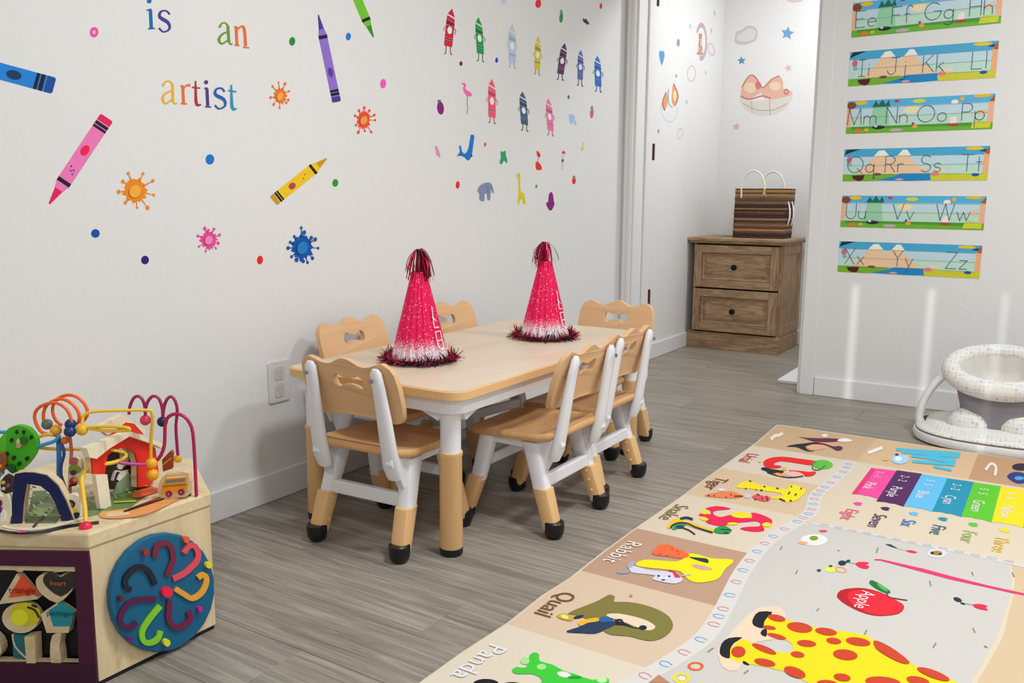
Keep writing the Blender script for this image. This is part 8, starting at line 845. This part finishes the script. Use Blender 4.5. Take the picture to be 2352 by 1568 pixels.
# ---- wall stickers
NAMES = {'pink': ('crayon_sticker', 'pink crayon sticker slanting on the left wall above the bead toy', 'big crayon stickers'),
'yellow': ('crayon_sticker', 'yellow crayon sticker slanting up to the right, above the table', 'big crayon stickers'),
'purple': ('crayon_sticker', 'purple crayon sticker standing point up right of the word an', 'big crayon stickers'),
'blue': ('crayon_sticker', 'blue crayon sticker cut by the left edge of the picture', 'big crayon stickers'),
'green': ('crayon_sticker', 'green crayon sticker point down, cut by the top of the picture', 'big crayon stickers'),
'dot0': ('dot_sticker', 'pink ringed dot sticker left of the word is', ''), 'dot1': ('dot_sticker', 'dark green dot sticker right of the word an', ''), 'dot2': ('dot_sticker', 'blue dot sticker between the purple and green crayons', ''),
'dot3': ('dot_sticker', 'pink dot sticker right of the purple crayon base', ''), 'dot4': ('dot_sticker', 'bright blue dot sticker below the word artist', ''), 'dot5': ('dot_sticker', 'green dot sticker right of the yellow crayon', ''),
'dot6': ('dot_sticker', 'dark blue dot sticker below the orange splat and pink crayon tip', ''), 'dot7': ('dot_sticker', 'indigo dot sticker lowest on the left part of the wall', ''), 'dot8': ('dot_sticker', 'red dot sticker left of the blue splat', ''),
'splat_orange': ('splat_sticker', 'largest orange paint splat sticker beside the pink crayon', ''), 'splat_pink': ('splat_sticker', 'pink paint splat sticker, low on the wall', ''), 'splat_blue': ('splat_sticker', 'blue paint splat sticker under the yellow crayon', ''),
'splat_amber': ('splat_sticker', 'small amber paint splat sticker right of the word artist', ''), 'splat_red': ('splat_sticker', 'red orange paint splat sticker below the purple crayon', ''),
'is': ('word_sticker', 'word is in blue and violet serif letters at the top', ''), 'an': ('word_sticker', 'word an in green and orange serif letters', ''), 'artist': ('word_sticker', 'word artist in rainbow serif letters', ''),
'plum': ('plum_sticker', 'plum coloured oval fruit sticker left of the flamingo', ''), 'flamingo': ('flamingo_sticker', 'pink flamingo sticker on thin grey legs', ''), 'whale': ('whale_sticker', 'blue whale sticker diving tail up', ''), 'squid': ('shrimp_sticker', 'small pale pink sea creature sticker left of the whale', ''),
'frog': ('frog_sticker', 'small green frog sticker right of the whale', ''), 'fruit': ('cherry_sticker', 'red cherry sticker between frog and mushroom', ''), 'mushroom': ('mushroom_sticker', 'red capped pale stalk sticker right of the cherries', ''), 'smallgiraffe': ('squiggle_sticker', 'faint yellow squiggle sticker near the door casing', ''),
'giraffe': ('giraffe_sticker', 'small yellow giraffe sticker right of the elephant', ''), 'elephant': ('elephant_sticker', 'grey elephant sticker low on the wall', ''), 'octopus': ('octopus_sticker', 'purple sea creature sticker, lowest of the small stickers', ''),
'berry1': ('berry_sticker', 'red berry sticker above left of the elephant', ''), 'berry2': ('berry_sticker', 'red radish sticker with green top above the purple sea creature', ''), 'bdot1': ('dot_sticker', 'tiny coral dot sticker right of the whale tail', ''), 'bdot2': ('dot_sticker', 'tiny maroon dot sticker under the red crayon figure', ''), 'bdot3': ('dot_sticker', 'tiny royal blue dot sticker right of the green crayon figure', ''),
'pine': ('pineapple_sticker', 'small green pineapple sticker near the top above the purple crayon figure', ''), 'tomato': ('tomato_sticker', 'red tomato sticker cut by the top of the picture', ''), 'chili': ('chilli_sticker', 'small red chilli sticker at the top near the door casing', ''), 'skydot': ('cloud_sticker', 'pale blue sticker cut by the top edge above the ice blue crayon figure', ''),
'olive': ('dot_sticker', 'tiny olive dot sticker right of the pink crayon figure', ''), 'radish': ('radish_sticker', 'dusty pink radish sticker nearest the door casing', ''), 'leaf': ('leaf_sticker', 'tiny green leaf sticker right of the small giraffe', ''), 'bat': ('bat_sticker', 'small black bat sticker near the top right of the wall', ''), 'dino': ('dinosaur_sticker', 'pale blue dinosaur sticker right of the pink crayon figure', ''),
'hstar': ('star_sticker', 'grey blue star sticker in the hall beside the moon', ''), 'hballoon': ('balloon_sticker', 'blue pointed balloon sticker in the hall near the jamb', ''), 'hmoon': ('moon_sticker', 'crescent moon sticker with a small seated bear in the hall', ''), 'hrabbit': ('cloud_sticker', 'small pale pink outlined cloud sticker touching the moon', ''), 'hkite': ('bear_sticker', 'pair of tan bears in a pale green ring sticker in the hall', ''),
'hcloud': ('cloud_sticker', 'pale oval cloud sticker below the moon in the hall', ''), 'hring': ('cloud_sticker', 'lowest pale oval cloud sticker in the hall', ''),
'hspark0': ('sparkle_sticker', 'pale green sparkle sticker at the top above the moon', ''), 'hspark1': ('sparkle_sticker', 'pale green sparkle sticker left of the moon', ''), 'hspark2': ('sparkle_sticker', 'pale green sparkle sticker right of the moon', ''), 'hspark3': ('sparkle_sticker', 'grey green sparkle sticker above the bears in the ring', ''), 'hspark4': ('sparkle_sticker', 'pale green sparkle sticker right of the oval cloud', ''), 'hspark5': ('sparkle_sticker', 'pale pink sparkle sticker right of the bears in the ring', ''), 'hspark6': ('sparkle_sticker', 'grey sparkle sticker lowest near the door jamb', ''),
'cloud': ('cloud_sticker', 'large grey beige cloud sticker above the dresser', ''), 'bluestar': ('star_sticker', 'larger blue star sticker right of the big cloud', ''), 'bluestar2': ('star_sticker', 'smaller blue star sticker below the big cloud', ''), 'pinkstar': ('star_sticker', 'pink star sticker above the right sleeping bear', ''), 'pinkstar2': ('star_sticker', 'pink star sticker below the nest of bears', ''), 'topcloud': ('cloud_sticker', 'pinkish cloud sticker cut by the top of the picture', ''), 'bears': ('bear_sticker', 'two sleeping bears in a nest sticker above the bag', '')}
for c, w in (('red', 'topmost left'), ('green', 'second from the left'), ('ice', 'pale blue'), ('yellow', 'only yellow'), ('purple', 'dark purple'), ('indigo', 'slim indigo'), ('blue', 'nearest the casing'), ('coral', 'middle row left'), ('slate', 'middle row centre'), ('pink', 'middle row right')):
    NAMES['man_'+c] = ('crayon_figure_sticker', c.replace('ice', 'ice blue')+' crayon figure sticker with legs, '+w+' on the left wall', 'small crayon figure stickers')
for nm, (bx, by, s) in LW.items():
    k, lb, gp = NAMES[nm]
    o = flat_print(k, parse(s), lambda u, v, h: (h, u, v)); o.location = (0, bx*1e-4, by*1e-4)
    tag(o, lb, 'sticker', gp or None)
for nm, (bx, by, s) in HW.items():
    k, lb, gp = NAMES[nm]
    o = flat_print(k, parse(s), lambda u, v, h: (u, -h, v)); o.location = (bx*1e-4, YH, by*1e-4)
    tag(o, lb, 'sticker', gp or None)
# ---- alphabet strips
def arc_(cx, cy, rx, ry, a, b, n=9): return [(cx+rx*math.cos(math.radians(a+(b-a)*k/n)), cy+ry*math.sin(math.radians(a+(b-a)*k/n))) for k in range(n+1)]
O_ = lambda: arc_(.25, .26, .25, .26, 0, 360, 14)
STROKES = {'E': ([[(.55, 1), (0, 1), (0, 0), (.55, 0)], [(0, .52), (.45, .52)]], .55), 'F': ([[(.55, 1), (0, 1), (0, 0)], [(0, .52), (.45, .52)]], .55), 'G': ([arc_(.45, .5, .45, .5, 45, 360, 14)+[(.5, .5)]], .9), 'H': ([[(0, 0), (0, 1)], [(.6, 0), (.6, 1)], [(0, .52), (.6, .52)]], .6),
'I': ([[(.2, 0), (.2, 1)], [(0, 0), (.4, 0)], [(0, 1), (.4, 1)]], .4), 'J': ([[(.5, 1), (.5, .25)]+arc_(.27, .25, .23, .25, 0, -180), [(.25, 1), (.7, 1)]], .7), 'K': ([[(0, 0), (0, 1)], [(.55, 1), (0, .45)], [(.15, .6), (.6, 0)]], .6), 'L': ([[(0, 1), (0, 0), (.55, 0)]], .55),
'M': ([[(0, 0), (.08, 1), (.42, 0), (.76, 1), (.84, 0)]], .84), 'N': ([[(0, 0), (0, 1), (.62, 0), (.62, 1)]], .62), 'O': ([arc_(.48, .5, .48, .5, 0, 360, 18)], .96), 'P': ([[(0, 0), (0, 1), (.3, 1)]+arc_(.3, .75, .25, .25, 90, -90)+[(0, .5)]], .55),
'Q': ([arc_(.48, .5, .48, .5, 0, 360, 18), [(.6, .25), (.92, -.05)]], .96), 'R': ([[(0, 0), (0, 1), (.3, 1)]+arc_(.3, .75, .25, .25, 90, -90)+[(0, .5)], [(.25, .5), (.58, 0)]], .58), 'S': ([arc_(.3, .75, .27, .25, 30, 270)+arc_(.3, .25, .28, .25, 90, -150)], .6), 'T': ([[(.33, 0), (.33, 1)], [(0, 1), (.66, 1)]], .66),
'U': ([[(0, 1), (0, .3)]+arc_(.3, .3, .3, .3, 180, 360)+[(.6, 1)]], .6), 'V': ([[(0, 1), (.33, 0), (.66, 1)]], .66), 'W': ([[(0, 1), (.25, 0), (.5, 1), (.75, 0), (1, 1)]], 1.0), 'X': ([[(0, 1), (.6, 0)], [(.6, 1), (0, 0)]], .6), 'Y': ([[(0, 1), (.3, .5), (.6, 1)], [(.3, .5), (.3, 0)]], .6), 'Z': ([[(0, 1), (.6, 1), (0, 0), (.6, 0)]], .6),
'e': ([[(0, .28), (.5, .28)]+arc_(.25, .26, .25, .26, 0, 310)], .5), 'f': ([arc_(.3, .8, .17, .2, 20, 180)+[(.13, 0)], [(0, .52), (.32, .52)]], .42), 'g': ([O_(), [(.5, .52), (.5, -.15)]+arc_(.26, -.15, .24, .22, 0, -150)], .5), 'h': ([[(0, 0), (0, 1)], arc_(.22, .3, .22, .22, 180, 0)+[(.44, 0)]], .44), 'i': ([[(.05, 0), (.05, .52)], [(.03, .68), (.07, .72)]], .1), 'j': ([[(.2, .52), (.2, -.2)]+arc_(.05, -.2, .15, .15, 0, -150), [(.18, .68), (.22, .72)]], .25),
'k': ([[(0, 0), (0, 1)], [(.38, .52), (0, .22)], [(.12, .32), (.4, 0)]], .4), 'l': ([[(.05, 0), (.05, 1)]], .1), 'm': ([[(0, 0), (0, .52)], arc_(.18, .34, .18, .18, 180, 0)+[(.36, 0)], arc_(.54, .34, .18, .18, 180, 0)+[(.72, 0)]], .72), 'n': ([[(0, 0), (0, .52)], arc_(.22, .3, .22, .22, 180, 0)+[(.44, 0)]], .44), 'o': ([O_()], .5), 'p': ([O_(), [(0, .52), (0, -.4)]], .5), 'q': ([O_(), [(.5, .52), (.5, -.4), (.62, -.3)]], .55), 'r': ([[(0, 0), (0, .52)], arc_(.2, .32, .2, .2, 180, 50)], .34), 's': ([arc_(.2, .39, .18, .13, 30, 270, 7)+arc_(.2, .13, .19, .13, 90, -150, 7)], .4), 't': ([[(.14, .85), (.14, 0)], [(0, .55), (.3, .55)]], .32),
'u': ([[(0, .52), (0, .22)]+arc_(.22, .22, .22, .22, 180, 360)+[(.44, .52)], [(.44, .52), (.44, 0)]], .44), 'v': ([[(0, .52), (.22, 0), (.44, .52)]], .44), 'w': ([[(0, .52), (.18, 0), (.36, .52), (.54, 0), (.72, .52)]], .72), 'x': ([[(0, .52), (.42, 0)], [(.42, .52), (0, 0)]], .42), 'y': ([[(0, .52), (.22, 0)], [(.44, .52), (.1, -.35)]], .44), 'z': ([[(0, .52), (.42, .52), (0, 0), (.42, 0)]], .42)}
def ellp(cx, cy, rx, ry, n=12): return [(cx+rx*math.cos(2*PI*k/n), cy+ry*math.sin(2*PI*k/n)) for k in range(n)]
def strip(kind, letters, x, z, w, h, rot, label):
    t = thing('alphabet_strip', label, 'poster', (x, YB, z), 0, 'alphabet strips on the back wall'); t.rotation_euler = (0, rot, 0)
    sh = [('c2dde6', [(0, 0), (1, 0), (1, 1), (0, 1)])]
    a = lambda c, p: sh.append((c, p))
    if kind == 'A':
        a('bfe0cc', [(.03, .2), (.965, .2), (.965, .52), (.03, .52)]); a('f2b890', [(0, .18), (.03, .18), (.03, .82), (0, .82)]); a('f0b494', [(.962, .18), (1, .18), (1, .82), (.962, .82)])
        a('56b4de', [(0, .78), (1, .78), (1, 1), (0, 1)]); a('6cb434', [(0, 0), (1, 0), (1, .2), (0, .2)]); a('4c9c2c', [(.04, .12), (.5, .14), (.9, .1), (.9, .2), (.04, .2)])
        a('9ad4ac', [(.17, .2), (.31, .2), (.29, .82), (.19, .82)]); a('f2e4b4', ellp(.46, .66, .055, .12)); a('1c6a58', [(.18, .78), (.205, .98), (.225, .84), (.25, 1.04), (.275, .84), (.295, .98), (.31, .78)])
        a('8c4422', ellp(.03, .86, .035, .11)); a('ecc820', ellp(.1, .93, .045, .06)); a('e03038', ellp(.352, .93, .02, .04)); a('dcd844', ellp(.505, .9, .045, .06)); a('ecbc20', ellp(.92, .96, .06, .05)); a('a45c38', [(.965, .8), (1, .78), (1, .98)])
        a('f8ecd8', ellp(.745, .82, .025, .07)); a('f8b040', ellp(.79, .9, .015, .06)); a('f4e8e0', ellp(.745, .28, .024, .13)); a('b84434', ellp(.745, .16, .038, .04)); a('f0c8a0', [(.86, .5), (.95, .6), (.95, .4)])
        a('221c30', ellp(.235, .17, .045, .06)); a('e8e8e8', ellp(.215, .2, .012, .03)); a('bcb4b0', ellp(.36, .07, .05, .05)); a('f0a838', ellp(.49, .15, .02, .05)); a('8040a0', ellp(.475, .24, .01, .04)); a('d0d430', [(.86, .04), (.985, .04), (.985, .2), (.9, .26), (.87, .2)]); a('e87838', ellp(.09, .09, .03, .06)); a('d8c028', ellp(.15, .1, .018, .05))
    else:
        a('c2e2d0', [(.03, .2), (1, .2), (1, .5), (.03, .5)]); a('48aad4', [(0, .76), (1, .76), (1, 1), (0, 1)]); a('f2cca4', [(.1, .2), (.17, .5), (.23, .78), (.3, .78), (.345, .62), (.39, .8), (.45, .8), (.52, .5), (.62, .24)])
        a('fbf2e4', [(.215, .76), (.25, .93), (.29, .95), (.33, .76)]); a('fbf2e4', [(.385, .77), (.42, .95), (.45, .95), (.48, .77)]); a('1888c8', [(.2, .02), (.33, .14), (.42, .23), (.62, .23), (.66, .02), (.5, .0)]); a('78b42c', [(0, 0), (.22, 0), (.4, .17), (.36, .22), (0, .21)])
        a('d0d034', [(.63, .0), (1, 0), (1, .2), (.66, .22), (.62, .16)]); a('f08c78', ellp(.65, .2, .03, .07)); a('f8d8b8', ellp(.69, .3, .04, .05)); a('4c1c20', [(.065, .17), (.16, .19), (.15, .04), (.12, .0), (.08, .06)]); a('7c3020', ellp(.25, .21, .03, .04)); a('1c2c30', [(0, .82), (.02, .98), (.12, 1), (.05, .9)])
        a('f2b080', [(.965, .2), (1, .2), (1, .8), (.965, .8)]); a('ecc828', ellp(.9, .94, .06, .05)); a('3c3040', [(.93, .86), (.985, .93), (.985, .83)]); a('b4603c', [(.97, .78), (1, .76), (1, .96), (.975, .9)]); a('d86c7c', ellp(.04, .66, .02, .1)); a('88b8c0', ellp(.045, .52, .016, .06)); a('2450a8', ellp(.92, .17, .025, .05)); a('f0a0a0', ellp(.41, .05, .03, .03))
    m = MB(); m.box((0, -.0012, 0), (w, -.0002, h), prt('d8e8e4', .35))
    sh = [(c, [(min(max(u, 0), 1), min(max(v, 0), 1)) for u, v in p]) for c, p in sh]
    m.build('paper', t, norm=False)
    m = MB()
    for i, (c, p) in enumerate(sh): m.sheet([(u*w, -.0013-.00004*i, v*h) for u, v in p], mat(c, .4, 0, .05, 80, 0, .3))
    for v in (.2, .48, .76): m.sheet([(.03*w, -.0029, v*h), (.965*w, -.0029, v*h), (.965*w, -.0029, v*h+.0012), (.03*w, -.0029, v*h+.0012)], prt('8c9cb0'))
    m.build('picture_print', t, norm=False)
    for s, u in letters:
        sz = .068; tot = sum(STROKES[k][1]+.16 for k in s)*sz; x = 0
        for chx in s:
          m = MB(); st_, wd_ = STROKES[chx]
          segs = [[(x+p*sz, q*sz) for p, q in l] for l in st_]; x += (wd_+.16)*sz
          for l in segs:
            for (xa, za), (xb, zb) in zip(l, l[1:]):
                L = math.hypot(xb-xa, zb-za) or 1; nx, nz = -(zb-za)/L*.0011, (xb-xa)/L*.0011; ex, ez = (xb-xa)/L*.0006, (zb-za)/L*.0006
                o = u*w-tot/2; b0 = .27*h
                m.add([(o+xa-ex+nx, -.0031, b0+za-ez+nz), (o+xb+ex+nx, -.0031, b0+zb+ez+nz), (o+xb+ex-nx, -.0031, b0+zb+ez-nz), (o+xa-ex-nx, -.0031, b0+za-ez-nz)], [(0, 1, 2, 3)], prt('3c4c74'))
          m.build('letter_print', t, norm=False)
strip('A', [('Ee', .11), ('Ff', .36), ('Gg', .61), ('Hh', .88)], 1.070, 1.585, .565, .142, -.010, 'alphabet strip reading Ee Ff Gg Hh, topmost of six')
strip('B', [('Ii', .12), ('Jj', .35), ('Kk', .60), ('Ll', .90)], 1.0695, 1.382, .565, .143, .001, 'alphabet strip reading Ii Jj Kk Ll, second from the top')
strip('A', [('Mm', .12), ('Nn', .37), ('Oo', .61), ('Pp', .88)], 1.0735, 1.180, .566, .139, -.002, 'alphabet strip reading Mm Nn Oo Pp, third from the top')
strip('B', [('Qq', .14), ('Rr', .38), ('Ss', .63), ('Tt', .90)], 1.073, .976, .566, .138, -.001, 'alphabet strip reading Qq Rr Ss Tt, third from the bottom')
strip('A', [('Uu', .12), ('Vv', .46), ('Ww', .80)], 1.076, .776, .566, .138, .002, 'alphabet strip reading Uu Vv Ww, second from the bottom')
strip('B', [('Xx', .13), ('Yy', .48), ('Zz', .85)], 1.077, .576, .566, .137, .002, 'alphabet strip reading Xx Yy Zz, lowest of six')
# ================================================================== wooden activity box
PINE = wood('pale_birch_ply', 'd6bc8e', 'ecd9b4', (1.2, 14, 14), 3, .45, 0, None, 0, .3, .7, .5); PINEV = wood('pale_birch_ply_upright', 'd6bc8e', 'ead6b0', (14, 14, 1.2), 3, .45, 0, None, 0, .3, .7, .5)
S_ = .263; CX, CY = .506-S_*math.cos(PI/6), .847+S_/2
bx = thing('activity_box', 'six sided wooden activity box with bead wires, barn and spinning tiles', 'toy', (CX, CY, 0))
hexp = lambda r, a0=30: [(r*math.cos(math.radians(a0-60+60*k)), r*math.sin(math.radians(a0-60+60*k))) for k in range(6)]
HX = hexp(S_)
m = MB(); m.prism([(x, y, .0) for x, y in hexp(S_-.004)], (0, 0, .010), BLK); m.build('base_rim', bx)
k_open = 0   # the open front face: vertices running from the left to the front right corner
vo = min(range(6), key=lambda i: (HX[i][0]-(.506-CX))**2+(HX[i][1]-(.847-CY))**2)
for i in range(6):
    a, b_ = Vector((*HX[i], 0)), Vector((*HX[(i+1) % 6], 0)); inn = -((a+b_)/2).normalized()*.012
    if (i+1) % 6 == vo:
        MB().prism([(*a.xy, .010), (*b_.xy, .010), (*(b_+inn).xy, .010), (*(a+inn).xy, .010)], (0, 0, .038), PINE).build('side_panel', bx)
        MB().prism([(*a.xy, .225), (*b_.xy, .225), (*(b_+inn).xy, .225), (*(a+inn).xy, .225)], (0, 0, .044), PINE).build('side_panel', bx)
        continue
    MB().prism([(*a.xy, .010), (*b_.xy, .010), (*(b_+inn).xy, .010), (*(a+inn).xy, .010)], (0, 0, .259), PINEV).build('side_panel', bx)
MB().prism([(x, y, .269) for x, y in hexp(S_+.004)], (0, 0, .031), PINE).build('top_board', bx, bevel=.005)
loc = Vector((CX, CY, 0))
for nm, O, e, th, s in PLATES:
    o = Vector(O)-loc; ev = Vector((e[0], e[1], 0)); nv = Vector((e[1], -e[0], 0)); m = MB(); f = .002
    thick = nm in ('turning_disc', 'groove_track')
    for i, (c, p) in enumerate(parse(s)):
        pts = [o+ev*u+Vector((0, 0, 1))*v for u, v in p]
        mt = PINE if c == 'eadcb8' else mat(c, .42, 0, .05, 60, 0, .4)
        if th < 0: m.prism([q+nv*-.0005 for q in pts], nv*th, mt)
        elif nm.endswith('print') or (i > 0): m.prism(pts, nv*(max(th, .001)+.0006*(i+1)), mt)
        else: m.prism(pts, nv*th, mt)
    m.build(nm, bx, bevel=.003 if nm == 'turning_disc' else 0)
m = MB()
for i, (c, p) in enumerate(parse(SLAB)): m.sheet([(x-CX, y-CY, .3004+.0002*i) for x, y in p], mat(c, .45, 0, .12, 70, 0, .35))
m.build('top_print', bx, norm=False)
for s, O, e, u, v, sz, c in TEXTS:
    vs, fs, w_ = glyphs(s, sz); o = Vector(O)-loc; ev = Vector((e[0], e[1], 0)); nv = Vector((e[1], -e[0], 0))
    MB().add([o+ev*(u-w_/2+a)+Vector((0, 0, v+b_))+nv*.0065 for a, b_ in vs], fs, prt(c)).build('caption_print', bx, norm=False)
for c, r, s in WIRES:
    q = [int(x)*1e-4 for x in s.split(',')]; P = [(q[i]-CX, q[i+1]-CY, q[i+2]) for i in range(0, len(q), 3)]
    MB().tube(P, r, mat(c, .3, 0, 0, 1, 0, .5), 8).build('bead_wire', bx, 60)
for c, r, p in BEADS:
    MB().ball((p[0]-CX, p[1]-CY, p[2]), r, mat(c, .3, 0, .03, 40, 0, .5), 16).build('bead', bx, 60)
MB().lathe([(.008, 0), (.008, .003), (.004, .005)], (.4855-CX, 1.074-CY, .300), BLK, 12).build('wire_foot', bx, 40)
